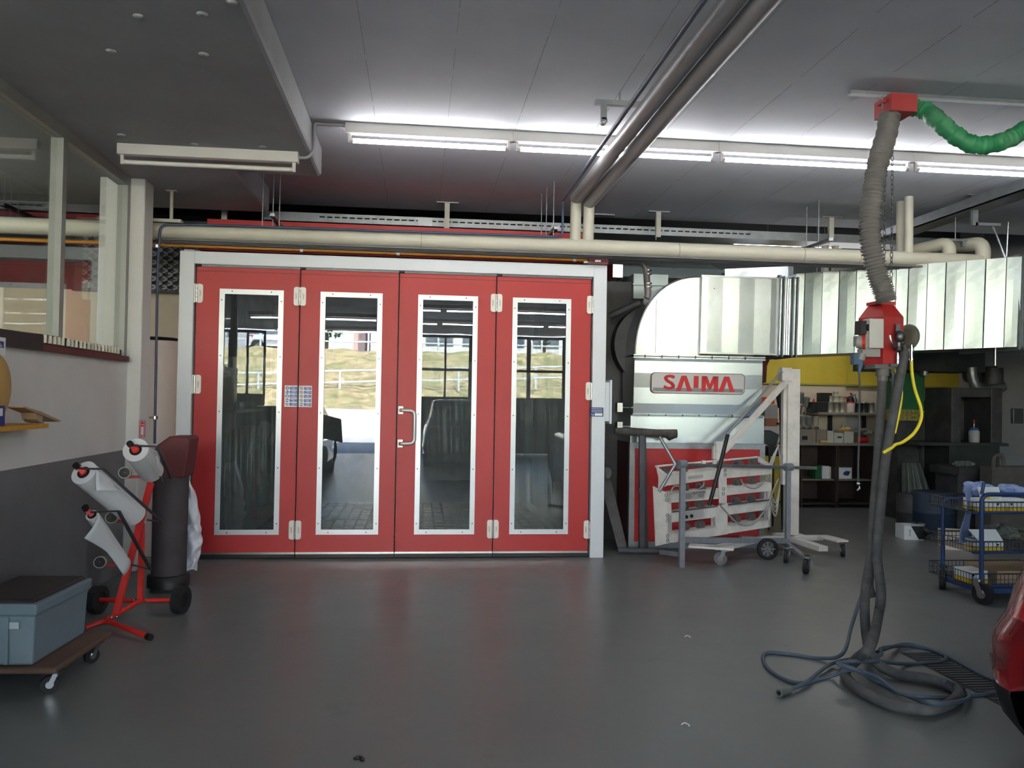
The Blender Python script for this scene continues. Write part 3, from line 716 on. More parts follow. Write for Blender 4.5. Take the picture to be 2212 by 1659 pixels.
# door closer bracket at the top right corner
dcx = MB(); a = P(1270, 560, Y=BY - 0.06); b = P(1311, 571, Y=BY - 0.06)
dcx.box((a.x, BY - 0.12, b.z - 0.01), (b.x, BY - 0.02, a.z + 0.0), 0); dcx.box((a.x + 0.06, BY - 0.13, b.z + 0.01), (a.x + 0.12, BY - 0.12, b.z + 0.03), 1); dcx.box((a.x - 0.05, BY - 0.09, b.z), (a.x, BY - 0.04, b.z + 0.02), 1)
dcx.build('closer_bracket', [MAROON, STEEL], booth)

# white sheet roll with a black end standing between column and booth
c = P(362, 840, Y=8.75)
dr = thing('sheet_roll', (-2.72, 8.85, 0), 'large white curved sheet roll with a black top standing behind the column', 'roll')
MB().lathe((-2.72, 8.85, 0), [(0.36, 0), (0.36, P(340, 735, Y=8.55).z)], 40).build('sheet', DRUMW, dr)
MB().lathe((-2.72, 8.85, P(340, 735, Y=8.55).z), [(0.365, 0), (0.36, 0.02), (0.2, 0.045), (0.02, 0.05)], 40).build('end_cap', BLACK, dr)
# dark expanded-metal stacked mesh above it
mg = MB(); c0 = P(334, 605, Y=9.25); 
for k in range(14):
    z = 2.74 + k * 0.045
    for j in range(30):
        x = -3.6 + j * 0.055; mg.bar((x, 9.22, z), (x + 0.05, 9.22, z + 0.02 * (1 if (j + k) % 2 else -1)), 0.008, 0.02, (0, 0, 1))
mg.box((-3.7, 9.26, 2.72), (-2.0, 9.28, 3.5), 1); mg.box((-3.7, 9.2, 2.70), (-2.0, 9.28, 2.73), 1)
tag(mg.build('mesh_panel', [DSTEEL, BLACK]), 'dark expanded metal mesh panel above the cream wall behind the column', 'mesh panel')

# ================================================================== AIR HANDLING UNIT
UY = 8.81
def U(px, py, Y=UY): return P(px, py, Y=Y)
LEAN = math.tan(math.radians(2.6))
def lean(mb, z0, y_max):      # upper sheet metal leans a little towards the hall
    for p in mb.v:
        if p.y < y_max: p.y -= (p.z - z0) * LEAN
    return mb
ux0, ux1 = U(1359, 1070).x, U(1652, 1070).x
zc1 = U(1500, 958).z; zp1 = U(1500, 899).z; zb1 = U(1500, 772).z
unit = thing('air_handling_unit', ((ux0 + ux1) / 2, UY, 0), 'galvanised air handling unit with red base panel and SAIMA plate beside the booth', 'ventilation unit')
cab = MB(); t = 0.06
cab.box((ux0, UY, 0), (ux0 + t, UY + 0.06, zc1)); cab.box((ux1 - t, UY, 0), (ux1, UY + 0.06, zc1)); cab.box((ux0 + t, UY, zc1 - 0.06), (ux1 - t, UY + 0.06, zc1)); cab.box((ux0 + t, UY, 0), (ux1 - t, UY + 0.06, 0.075))
for x in (ux0 + 0.02, ux1 - 0.02):
    for z in (0.1, 0.5, 0.9, zc1 - 0.09): cab.cyl((x, UY - 0.006, z), (x, UY, z), 0.008, 8)
cab.build('cabinet_frame', GALVD, unit)
MB().box((ux0 + t, UY + 0.012, 0.075), (ux1 - t, UY + 0.05, zc1 - 0.06)).build('front_panel', REDB, unit)
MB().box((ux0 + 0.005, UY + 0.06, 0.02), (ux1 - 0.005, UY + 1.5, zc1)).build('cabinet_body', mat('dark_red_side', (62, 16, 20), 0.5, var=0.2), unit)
pb = MB(); pa, pbx = U(1362, 930).x, U(1651, 930).x
pb.box((pa, UY + 0.0, zc1), (pbx, UY + 0.9, zp1)); pb.box((pa - 0.0, UY - 0.01, zp1 - 0.012), (pbx, UY, zp1)); pb.cyl((U(1507, 901).x, UY - 0.004, zp1 - 0.06), (U(1507, 901).x, UY, zp1 - 0.06), 0.025, 14)
pb.build('plenum_box', GALV, unit, bevel=0.004)
ba, bb = U(1369, 830).x, U(1645, 830).x
ub = MB(); zs = [zp1, U(1500, 873).z, U(1500, 839).z, U(1500, 808).z, U(1500, 782).z, zb1]
for k in range(len(zs) - 1):
    d0, d1 = (0.0, 0.004) if k % 2 else (0.004, 0.0)
    ub.add([(ba, UY + d0, zs[k]), (bb, UY + d0, zs[k]), (bb, UY + d1, zs[k + 1]), (ba, UY + d1, zs[k + 1])], [(0, 1, 2, 3)])
ub.box((ba, UY + 0.02, zp1), (bb, UY + 0.5, zb1))
lean(ub, zp1, UY + .3).build('riser_box', GALV, unit)
fl = MB()
for z in (zp1 + 0.004, zb1 + 0.004, zb1 - 0.022):
    fl.box((ba - 0.02, UY - 0.025, z), (bb + 0.02, UY + 0.01, z + 0.014))
for k in range(7):
    x = ba + 0.1 + k * 0.19; fl.box((x, UY - 0.03, zb1 - 0.018), (x + 0.015, UY - 0.02, zb1 + 0.014), 1); fl.box((x + .06, UY - 0.03, zp1), (x + 0.075, UY - 0.02, zp1 + 0.016), 1)
lean(fl, zp1, UY + .3).build('joint_flange', [GALV, DSTEEL], unit)
# elbow: front face bounded by a quarter arc, swept back
ea = U(1370, 770); eb = U(1507, 600); ec = U(1507, 770); zt = eb.z; z0e = zb1 + 0.018
elx = U(1508, 700).x
def arc(n=18, inset=0.0):
    pts = []
    for k in range(n + 1):
        a = PI / 2 * k / n
        pts.append((elx - (elx - ba - inset) * math.cos(a) ** 0.92, z0e + (zt - z0e - inset) * math.sin(a) ** 0.92))
    return pts
el = MB(); pts = arc()
el.prism([(x, UY - 0.0, z) for x, z in pts] + [(elx, UY, z0e)], (0, 0.5, 0))
lean(el, zp1, UY + .3).build('elbow', GALV, unit)
es = MB(); es.tube([(x, UY - 0.006, z) for x, z in pts], 0.009, 8); es.bar((elx, UY - 0.01, z0e), (elx, UY - 0.01, zt), 0.018, 0.02)
es.bar((U(1415, 640).x, UY - 0.003, z0e + 0.02), (U(1415, 640).x, UY - 0.003, U(1415, 650).z), 0.004, 0.006)
lean(es, zp1, UY + .3).build('elbow_seam', GALVD, unit)
dx1 = U(1675, 700).x; ztd = U(1600, 601).z; zbd = U(1600, 765).z
sd_ = MB(); xs = [elx, U(1523, 700).x, U(1556, 700).x, U(1591, 700).x, U(1624, 700).x, U(1659, 700).x, dx1]
for k in range(6):
    d0, d1 = (0, 0.003) if k % 2 else (0.003, 0.0)
    sd_.add([(xs[k], UY - 0.012 + d0, zbd), (xs[k + 1], UY - 0.012 + d1, zbd), (xs[k + 1], UY - 0.012 + d1, ztd), (xs[k], UY - 0.012 + d0, ztd)], [(0, 1, 2, 3)])
sd_.box((elx, UY + 0.002, zbd), (dx1, UY + 0.5, ztd)); sd_.box((elx, UY - 0.025, ztd - 0.01), (dx1, UY, ztd + 0.008)); sd_.box((elx, UY - 0.025, zbd - 0.008), (dx1, UY, zbd + 0.01))
lean(sd_, zp1, UY + .3).build('outlet_duct', GALV, unit)
# name plate
pa_, pb_ = U(1406, 806, UY - .02), U(1607, 849, UY - .02)
pxa, pxb, pza, pzb = pa_.x, pb_.x, U(1506, 851, UY - .02).z, U(1506, 806, UY - .02).z
npl = MB(); cc = 0.03
def octo(x0, x1, z0, z1, c): return [(x0 + c, z0), (x1 - c, z0), (x1, z0 + c), (x1, z1 - c), (x1 - c, z1), (x0 + c, z1), (x0, z1 - c), (x0, z0 + c)]
yn = UY - 0.022
npl.prism([(x, yn, z) for x, z in octo(pxa, pxb, pza, pzb, cc)], (0, 0.014, 0), 2)
npl.prism([(x, yn - 0.001, z) for x, z in octo(pxa + .006, pxb - .006, pza + .006, pzb - .006, cc - .003)], (0, 0.001, 0), 0)
hgt = pzb - pza
npl.box((pxa + 0.02, yn - 0.002, pza + hgt * 0.10), (pxb - 0.02, yn - 0.001, pza + hgt * 0.27), 1)
lz0, lz1 = pza + hgt * 0.12, pza + hgt * 0.86; lh = lz1 - lz0; yt = yn - 0.0045
def LP(px): return U(px, 828, UY - .02).x
def poly(pts): npl.prism([(x, yt, z) for x, z in pts], (0, 0.002, 0), 3)
text_mesh(npl, 'S', ((LP(1427) + LP(1462)) / 2, yt, (lz0 + lz1) / 2 + 0.002), (1, 0, 0), (0, 0, 1), lh * 1.36, 3, wide=1.32)
for dx in (-0.008, 0.008): text_mesh(npl, 'S', ((LP(1427) + LP(1462)) / 2 + dx, yt - 0.0003, (lz0 + lz1) / 2 + 0.002), (1, 0, 0), (0, 0, 1), lh * 1.36, 3, wide=1.3)
for dz in (-0.006, 0.006): text_mesh(npl, 'S', ((LP(1427) + LP(1462)) / 2, yt - 0.0005, (lz0 + lz1) / 2 + 0.002 + dz), (1, 0, 0), (0, 0, 1), lh * 1.3, 3, wide=1.3)
def lam(a, b):   # an A without its bar, skewed
    w_ = b - a; th = w_ * 0.3; ap = a + w_ * 0.5
    poly([(a, lz0), (a + th, lz0), (ap + 0.0, lz1 - lh * 0.28), (ap, lz1), (ap - th * 0.6, lz1)])
    poly([(ap - th * 0.6, lz1), (ap + th * 0.45, lz1), (b, lz0), (b - th, lz0), (ap - 0.002, lz1 - lh * 0.28)])
lam(LP(1459), LP(1494))
poly([(LP(1497), lz0 + lh * .22), (LP(1507.5), lz0 + lh * .22), (LP(1507.5), lz1), (LP(1497), lz1)])
ma, mb_ = LP(1514), LP(1550); mw = mb_ - ma
poly([(ma, lz0), (ma + mw * .26, lz0), (ma + mw * .26, lz1), (ma, lz1)]); poly([(mb_ - mw * .26, lz0), (mb_, lz0), (mb_, lz1), (mb_ - mw * .26, lz1)])
poly([(ma + mw * .1, lz1), (ma + mw * .32, lz1), (ma + mw * .5, lz0 + lh * .5), (ma + mw * .5, lz0 + lh * .15), (ma + mw * .42, lz0 + lh * .15)])
poly([(mb_ - mw * .1, lz1), (mb_ - mw * .32, lz1), (ma + mw * .5, lz0 + lh * .5), (ma + mw * .5, lz0 + lh * .15), (mb_ - mw * .42, lz0 + lh * .15)])
lam(LP(1551), LP(1586))
lean(npl, zp1, UY + .3).build('name_plate', [PLATEG, PLATES, MAROON, LOGORED], unit)
# fan housing (dark) behind the elbow, left side
fh = MB(); fc = U(1412, 745, 9.2); fh.cyl((fc.x, 9.2, fc.z), (fc.x, 9.5, fc.z), 0.46, 44)
fh.box((XR + 0.02, 9.4, 0.0), (ux0 + 0.4, 9.5, U(1330, 608, 9.4).z)); fh.build('fan_housing', BLACKW, unit)
hd = MB()
for py in (880, 921):
    hd = MB(); p = U(1337, py, 8.95); hd.box((p.x - 0.03, 8.9, p.z - 0.05), (p.x + 0.03, 9.0, p.z + 0.05)); hd.cyl((p.x, 8.93, p.z), (p.x + 0.12, 8.95, p.z), 0.012, 8); hd.build('pipe_fitting', STEEL, unit)


# ---------------- supply duct (flexible joint, transition, corner)
yR = 7.75
sup = thing('supply_duct', (U(1700, 680).x, UY + 0.4, zbd), 'wide galvanised supply duct with vertical folds running to the right edge', 'duct')
x = [U(p, 680, UY - .02).x for p in (1675, 1688, 1706, 1718)]
fb = MB()
fb.box((x[0], UY - 0.035, zbd - 0.02), (x[0] + 0.018, UY + 0.5, ztd + 0.02)); fb.box((x[1] - 0.012, UY - 0.04, zbd - 0.025), (x[1], UY + 0.5, ztd + 0.025))
fb.box((x[2], UY - 0.04, zbd - 0.025), (x[2] + 0.014, UY + 0.5, ztd + 0.02)); fb.box((x[3] - 0.014, UY - 0.04, zbd - 0.025), (x[3], UY + 0.5, ztd + 0.02))
fb.box((x[0], UY - 0.035, ztd - 0.0), (x[0] + 0.03, UY + 0.01, ztd + 0.035)); lean(fb, zp1, UY + .3).build('joint_flange', GALVD, sup)
fx = MB()
for a, b in ((x[0] + 0.018, x[1] - 0.012), (x[1], x[2]), (x[2] + 0.014, x[3] - 0.014)):
    n = max(2, int((b - a) / 0.02))
    for k in range(n):
        xx0 = a + (b - a) * k / n; xx1 = a + (b - a) * (k + 1) / n; xm = (xx0 + xx1) / 2
        fx.add([(xx0, UY - 0.01, zbd), (xm, UY - 0.022, zbd), (xx1, UY - 0.01, zbd), (xx0, UY - 0.01, ztd), (xm, UY - 0.022, ztd), (xx1, UY - 0.01, ztd)], [(0, 1, 4, 3), (1, 2, 5, 4)])
fx.box((x[0], UY, zbd), (x[3], UY + 0.9, ztd)); lean(fx, zp1, UY + .3).build('flexible_joint', GALV, sup)
A_t, A_b = U(1716, 593), U(1716, 767); B_t, B_b = P(2198, 556, Y=yR), P(2200, 749, Y=yR)
tr = MB(); nS = 13
fr_px = [1716, 1734, 1772, 1808, 1845, 1890, 1930, 1957, 1997, 2037, 2079, 2122, 2166, 2199]
def onduct(px):      # x,y on the slanted face for a picture column
    d = ray(px, 660); k = (yR - UY) / (B_t.x - A_t.x)
    t = (UY - k * A_t.x) / (d.y - k * d.x); return CAM.x + d.x * t, d.y * t
D = [onduct(p) for p in fr_px]; rn = random.Random(5)
def lz(xx, a, b): return a.z + (b.z - a.z) * (xx - a.x) / (b.x - a.x)
nn = Vector((B_t.y - A_t.y, -(B_t.x - A_t.x), 0)).normalized()
nn = -nn if nn.y > 0 else nn
for k in range(len(D) - 1):
    (x0, y0), (x1, y1) = D[k], D[k + 1]
    o0, o1 = ((0, 0.012) if k % 2 else (0.012, 0.0)); o0 += rn.uniform(-.003, .003); o1 += rn.uniform(-.003, .003)
    p0 = Vector((x0, y0, 0)) + nn * o0; p1 = Vector((x1, y1, 0)) + nn * o1
    def vt(p, z): return (p.x, p.y, z)
    nz = 8
    for q in range(nz):      # gentle cushion across each fold
        a0, a1 = q / nz, (q + 1) / nz
        c0_ = 0.003 * math.sin(PI * a0); c1_ = 0.003 * math.sin(PI * a1)
        zz = lambda p, a: lz(p.x, A_b, B_b) * (1 - a) + lz(p.x, A_t, B_t) * a
        pm = (p0 + p1) / 2
        tr.add([vt(p0, zz(p0, a0)), vt(pm + nn * c0_, zz(pm, a0)), vt(p1, zz(p1, a0)), vt(p0, zz(p0, a1)), vt(pm + nn * c1_, zz(pm, a1)), vt(p1, zz(p1, a1))], [(0, 1, 4, 3), (1, 2, 5, 4)], 0, False)
for k in range(1, len(D) - 1):      # folded seams
    p0 = Vector((D[k][0], D[k][1], 0)) + nn * .013
    tr.bar((p0.x, p0.y, lz(p0.x, A_b, B_b) + .002), (p0.x, p0.y, lz(p0.x, A_t, B_t) - .002), .005, .006, (0, 1, 0), 1)
tr.hexa([(A_b.x, UY + .004, A_b.z), (B_b.x, B_b.y + .004, B_b.z), (B_b.x, B_b.y + .9, B_b.z), (A_b.x, UY + .9, A_b.z)], [(A_t.x, UY + .004, A_t.z), (B_t.x, B_t.y + .004, B_t.z), (B_t.x, B_t.y + .9, B_t.z), (A_t.x, UY + .9, A_t.z)])
[setattr(p_, 'y', p_.y - (p_.z - 1.95) * LEAN) for p_ in tr.v]; tr.build('transition_duct', [GALV2, DSTEEL], sup)
cn = MB(); xc = B_t.x
cn.box((xc - 0.01, yR - 0.03, B_b.z - 0.03), (xc + 0.02, yR + 0.9, B_t.z + 0.03)); cn.box((xc + 0.045, yR - 0.03, B_b.z - 0.03), (xc + 0.06, yR + 0.9, B_t.z + 0.03))
cn.build('joint_flange', GALVD, sup)
MB().box((xc + 0.02, yR - 0.01, B_b.z), (xc + 2.6, yR + 0.9, B_t.z)).build('straight_duct', GALV2, sup)
hr = MB(); p = P(2150, 752, Y=8.0); hr.cyl((p.x, 8.0, p.z), (p.x, 8.0, P(2150, 790, Y=8.0).z), 0.012, 8); hr.build('support_rod', STEEL, sup)

# ---------------- exhaust duct behind the unit
Yb = 9.6
def B(px, py, Y=Yb): return P(px, py, Y=Y)
exd = thing('exhaust_duct', (B(1430, 600).x, Yb, B(1430, 640).z), 'galvanised duct with rounded end behind the air handling unit elbow', 'duct')
e = MB(); e.box((B(1311, 0 + 600).x, Yb - 0.3, B(1311, 607).z), (B(1332, 600).x, Yb + 0.9, B(1311, 558).z))
e.build('bright_end_box', GALV, exd)
e = MB(); x0, x1 = B(1331, 600).x, B(1560, 600).x; zt_ = B(1450, 562).z; zm = B(1450, 577).z; zl = B(1450, 601).z
e.add([(x0, Yb - 0.02, zl), (x1, Yb - 0.02, zl), (x1, Yb + 0.05, zm), (x0, Yb + 0.05, zm), (x0, Yb + 0.25, zt_), (x1 - 0.05, Yb + 0.25, zt_), (x1 - .05, Yb + 1, zt_), (x0, Yb + 1, zt_), (x0, Yb + 1, zl), (x1, Yb + 1, zl)],
      [(0, 1, 2, 3), (3, 2, 5, 4), (4, 5, 6, 7), (7, 6, 9, 8), (0, 3, 4, 7, 8), (1, 9, 6, 5, 2), (0, 8, 9, 1)])
for px, py in ((1424, 565), (1456, 580)): q = B(px, py, Yb + .0); e.sphere(q, 0.014, 8, 1)
e.build('rounded_duct', [GALV3, STEEL], exd)
e = MB(); e.box((B(1357, 620).x, Yb - 0.25, B(1357, 650).z), (B(1430, 600).x, Yb + 0.6, zl)); e.box((B(1354, 620).x, Yb - 0.28, B(1357, 622).z), (B(1430, 600).x, Yb - 0.25, B(1357, 619).z))
e.build('lower_box', GALV3, exd)
ex2 = MB(); a, b = B(1566, 581), B(1704, 575); c_, d_ = B(1566, 602), B(1704, 602)
ex2.hexa([(a.x, Yb, c_.z), (b.x, Yb, c_.z), (b.x, Yb, b.z), (a.x, Yb, a.z)], [(a.x, Yb + .8, c_.z), (b.x, Yb + .8, c_.z), (b.x, Yb + .8, b.z), (a.x, Yb + .8, a.z)])
ex2.build('side_duct', GALV, exd)
MB().box((b.x, Yb - 0.02, c_.z), (b.x + 0.05, Yb + 0.8, b.z + 0.03)).build('joint_flange', GALVD, exd)

# ---------------- grey plastic downpipe beside the booth corner
dp = thing('drain_pipe', P(1400, 640, Y=8.6), 'grey plastic pipe with two elbows between booth corner and ventilation unit', 'pipe')
yy = 8.6
pth = round_path([P(1312, 563, Y=yy), P(1395, 566, Y=yy), P(1400, 640, Y=yy), P(1392, 652, Y=yy), P(1372, 659, Y=yy), P(1318, 683, Y=yy + 0.1)], 0.11, 8)
pm_ = mat('grey_plastic_pipe', (112, 106, 106), 0.3, var=0.06)
m1 = MB().tube(pth[:11], 0.036, 14); m1.build('pipe', pm_, dp)
MB().tube(pth[9:18] if len(pth) > 18 else pth[9:], 0.034, 14).build('pipe', pm_, dp)
MB().tube(pth[-10:], 0.042, 14).build('pipe', mat('black_rubber_sleeve', (40, 40, 42), 0.6), dp)
cm = MB()
for py in (583, 591, 611, 619): q = P(1400, py, Y=yy); cm.ring(q, q - Vector((0, 0, 0.012)), 0.043, 0.034, 16)
cm.build('pipe_clamp', STEEL, dp)

# ================================================================== CEILING SERVICES
# fluorescent battens
def batten(x0, x1, y, zc, lit, label, group=None, h=0.085, first=True, name='fluorescent_light'):
    t = thing(name, ((x0 + x1) / 2, y, zc - h), label, 'ceiling light', group)
    MB().box((x0, y - 0.035, zc - h), (x1, y + 0.035, zc)).build('batten', FIX, t, bevel=0.004)
    MB().cyl((x0 + 0.055, y, zc - h - 0.055), (x1 - 0.055, y, zc - h - 0.055), 0.0185 if lit else 0.018, 14).build('tube', TUBEON if lit else TUBEOFF, t)
    for x in (x0 + 0.035, x1 - 0.035):
        hb = MB().box((x - 0.012, y - 0.014, zc - h - 0.075), (x + 0.012, y + 0.014, zc - h)); hb.cyl((x + (0.03 if x < (x0 + x1) / 2 else -0.03), y, zc - h - 0.055), (x, y, zc - h - 0.055), 0.02, 12)
        hb.build('lamp_holder', FIX, t)
    return t
xs = [-0.652] + [P(px, 300 + 0, Z=HZ).x for px in ()]
TY = 6.77
def tubex(px): 
    d = ray(px, 300 + (px - 1100) * 0.045); return CAM.x + d.x * (TY / d.y)
ends = [tubex(746), tubex(1108), tubex(1550), tubex(1970), tubex(2395)]
nm_ = ['lit fluorescent batten on the ceiling, nearest the dropped slab', 'lit fluorescent batten crossed by the two ceiling pipes', 'lit fluorescent batten between the ceiling pipes and the grey hose', 'lit fluorescent batten below the green hose at the right edge']
for i in range(4): batten(ends[i], ends[i + 1], TY, HZ, True, nm_[i], 'row of lit ceiling lights')
batten(-2.39, -1.0, 6.74, LZ, False, 'unlit fluorescent batten under the dropped slab')
# rows lit elsewhere in the hall (mirrored in the door glass)
for j, (yy, n0) in enumerate(((-2.8, 0), (-6.3, 0))):
    for i in range(8): batten(-3.95 + i * 1.5, -2.47 + i * 1.5, yy, LZ if i < 2 else HZ, True, 'lit ceiling light near the gate, seen only mirrored in the booth door', 'ceiling lights near the gate')
q = P(1575, 525, Y=10.8); q2 = P(1740, 531, Y=10.8); q3 = P(1822, 535, Y=10.8)
dl1 = batten(q.x, q2.x, 10.8, q.z + 0.09, True, 'distant lit tube behind the long cream pipe, longer piece', 'distant lights behind the pipe', h=0.03)
MB().cyl(((q.x + q2.x) / 2, 10.8, q.z + .08), ((q.x + q2.x) / 2, 10.8, 4.36), .008, 6).build('suspension_rod', GALVD, dl1)
dl2 = batten(q2.x + 0.03, q3.x, 10.8, q.z + 0.09, True, 'distant lit tube end just right of the sloped pipe bracket', 'distant lights behind the pipe', h=0.03)
MB().cyl(((q3.x + q2.x) / 2, 10.8, q.z + .08), ((q3.x + q2.x) / 2, 10.8, 4.36), .008, 6).build('suspension_rod', GALVD, dl2)
batten(-5.0, -3.6, 6.9, LZ, True, 'ceiling light in the room behind the glazed partition, nearer the column', 'lights behind the partition'); batten(-5.0, -3.6, 4.6, LZ, True, 'ceiling light in the room behind the glazed partition, farther from the column', 'lights behind the partition')
# unseen workshop light over the paint bench
pbl = batten(5.6, 7.1, 11.7, 3.3, True, 'ceiling light over the paint bench, hidden behind the big duct')
for x in (5.9, 6.8): MB().cyl((x, 11.7, 3.3), (x, 11.7, 4.36), .008, 6).build('suspension_rod', GALVD, pbl)
# conduit from the left batten over the slab edge to the row
cd = MB().tube(round_path([(-1.0, 6.74, LZ - 0.04), (-0.93, 6.74, LZ - 0.04), (XB + 0.02, 6.74, LZ + 0.02), (XB + 0.02, 6.75, HZ - 0.02), (XB + 0.08, TY, HZ - 0.02), (ends[0], TY, HZ - 0.02)], 0.03), 0.013, 10)
tag(cd.build('cable_conduit', GREYP), 'short grey cable conduit bent around the slab edge between two lights', 'conduit')

# cream main pipe across the hall, in front of and above the booth
MY, MZ = 8.2, 3.176
zl_, zr_ = P(350, 500, Y=MY).z, P(2100, 553, Y=MY).z
mp = thing('heating_pipe', (2.0, MY, MZ), 'long cream lagged pipe crossing the hall above the booth', 'pipe')
xe = P(2118, 540, Y=MY).x
MB().tube([(-8.9, MY, MZ), (-3, MY, MZ), (xe - 0.1, MY, MZ)], 0.078, 20).build('pipe', CREAMP, mp)
MB().tube(round_path([(xe - 0.12, MY, MZ), (xe + 0.03, MY, MZ), (xe + 0.03, MY, MZ + 0.2), (xe - 0.05, MY + 0.5, MZ + 0.25), (xe - 0.35, MY + 1.6, MZ + 0.25)], 0.13, 8), 0.075, 18).build('return_bend', CREAMP, mp)
MB().tube(round_path([(xe - 0.28, MY + 0.12, MZ + 0.02), (xe - 0.28, MY + 0.12, MZ + 0.22), (xe - 0.9, MY + 1.3, MZ + 0.1)], 0.1, 8), 0.07, 18).build('return_bend', CREAMP, mp)
for px in (1463, 1732, 1852, 909):
    q = P(px, 530, Y=MY); MB().ring((q.x, MY, MZ), (q.x + 0.008, MY, MZ), 0.08, 0.07, 20).build('joint_band', mat('brown_joint', (150, 136, 110), 0.6) if 'brown_joint' not in MATS else MATS['brown_joint'], mp)
# two ceiling pipes coming toward the camera and dropping to the main pipe
def cpipe(pxd, lab, zc, dx):
    x = P(pxd, 480, Y=MY).x
    t = thing('ceiling_pipe', (x, MY, zc), lab, 'pipe', 'paired pipes under the ceiling')
    MB().tube([(x, -3.0, zc), (x, 5, zc), (x, MY - 0.02, zc)], 0.062, 18).build('pipe', GREYP, t)
    MB().sphere((x, MY - 0.02, zc), 0.062, 16).build('elbow', GREYP, t)
    MB().tube([(x, MY - 0.02, zc), (x, MY, MZ + 0.05)], 0.056, 18).build('drop_pipe', CREAMP, t)
cpipe(1243, 'ceiling pipe of the pair, the one nearer the blue air line', 3.66, 0)
cpipe(1271, 'ceiling pipe of the pair, the one farther from the blue air line', 3.62, 0)
# bracket holding the pair
bk = MB(); q = P(1365, 200, Y=5.78); z = HZ - 0.10
bk.box((1.22, 5.75, z), (1.85, 5.79, z + 0.035)); bk.cyl((1.40, 5.77, z), (1.40, 5.77, HZ), 0.006, 8); bk.cyl((1.7, 5.77, z), (1.7, 5.77, HZ), 0.006, 8); bk.box((1.265, 5.75, z - 0.11), (1.305, 5.79, z)); bk.ring((1.285, 5.75, z - 0.12), (1.285, 5.79, z - 0.12), 0.025, 0.013, 14)
tag(bk.build('pipe_bracket', GALVD), 'slotted channel bracket carrying the pair of ceiling pipes', 'bracket')
# blue-grey compressed air line
ab = thing('air_line', (1.3, MY, 3.3), 'thin blue air line following the ceiling pipes and the cream pipe', 'pipe')
ax = P(1213, 440, Y=MY).x; az = P(1213, 433, Y=MY - .08).z
MB().tube([(ax - 0.05, -3, az), (ax - 0.02, 4, az), (ax, MY - 0.08, az)], 0.016, 10).build('pipe', mat('grey_blue_line', (84, 94, 108), 0.45), ab)
MB().tube(round_path([(ax, MY - 0.08, az), (ax, MY - 0.09, MZ + 0.075), (-2.1, MY - 0.10, MZ + 0.055), (P(346, 500, Y=MY - .1).x, MY - 0.10, MZ + 0.04), (P(340, 600, Y=MY - .1).x, MY - 0.10, MZ - 0.3), (P(334, 958, Y=MY - 0.1).x, MY - 0.10, P(334, 958, Y=MY - .1).z)], 0.07), 0.012, 10).build('pipe', BLUEP, ab)
cm = MB()
for py in (532, 902):
    q = P(338 if py < 600 else 335, py, Y=MY - .1); cm.box(q - Vector((0.05, 0.012, 0.008)), q + Vector((0.02, 0.012, 0.008))); cm.ring(q - Vector((0, 0, 0.015)), q + Vector((0, 0, 0.015)), 0.026, 0.014, 14)
cm.build('pipe_clamp', STEEL, ab)
# bundle of grey trunking under the main pipe, and orange gas pipe
tk = MB()
for k in range(3): tk.box((-2.48, MY - 0.07 + k * 0.055, MZ - 0.096 - k * 0.006), (6.0, MY - 0.02 + k * 0.055, MZ - 0.076 - k * 0.006))
tag(tk.build('cable_trunking', mat('grey_trunking', (96, 96, 98), 0.5, var=0.05), bevel=0.004), 'grey ribbed cable trunking hung directly under the cream pipe', 'trunking')
oz = P(700, 541, Y=MY + .13).z
op = MB().tube([(-8.5, MY + 0.13, oz), (1.75, MY + 0.13, oz)], 0.02, 12)
for x in (-0.25, 1.55, -1.2): op.box((x, MY + 0.105, oz - .025), (x + 0.03, MY + 0.16, oz + .025), 1)
tag(op.build('gas_pipe', [ORANGE, GALVD]), 'orange pipe running just above the white booth lintel', 'pipe')
# perforated cable tray
ty = 9.6; tz0, tz1 = 3.63, 3.72
ct = MB(); ct.box((-1.8, ty, tz0 + 0.055), (6.9, ty + 0.01, tz1 + 0.0), 0); ct.box((-1.8, ty - 0.0, tz0 - 0.01), (6.9, ty + 0.01, tz0 + 0.04), 0); ct.box((-1.8, ty + 0.01, tz0), (6.9, ty + 0.4, tz0 + 0.01), 0)
k = -1.2
while k < 4.0: ct.box((k, ty, tz0 + 0.04), (k + 0.025, ty + 0.01, tz0 + 0.055), 0); k += 0.085
ct.box((4.0, ty, tz0 + 0.04), (6.9, ty + 0.01, tz0 + 0.055)); ct.box((-1.8, ty, tz0 + 0.04), (-1.2, ty + 0.01, tz0 + 0.055))
ct.box((-0.05, ty - 0.004, tz0 - 0.01), (0.12, ty, tz1), 1)
tag(ct.build('cable_tray', [GALVD, GALV]), 'long perforated galvanised cable tray below the far ceiling', 'cable tray')
# white hanging channels on the ceiling
for i, (px, pt, pb, Y, lab) in enumerate(((966, 450, 500, 9.3, 'white ceiling channel left of the pipe drops'), (1423, 468, 512, 9.3, 'white ceiling channel right of the pipe drops'), (484, 467, 481, 9.35, 'small pale ceiling channel above the booth, partly hidden'), (1797, 478, 520, 9.2, 'white ceiling channel just beside the long thin rods near the distant light'))):
    a = P(px, pt, Y=Y); b = P(px, pb, Y=Y); h_ = MB(); wd = 0.028 if i != 2 else 0.03
    h_.box((a.x - wd, Y, b.z), (a.x + wd, Y + 0.05, HZ), 0); h_.box((a.x - 0.12, Y - 0.01, HZ - 0.012), (a.x + 0.13, Y + 0.04, HZ), 1); h_.cyl((a.x - 0.03, Y, b.z - 0.04), (a.x - 0.03, Y, b.z + 0.05), 0.005, 6, 1)
    tag(h_.build('hanger_channel', [CREAMP, GALVD]), lab, 'bracket')
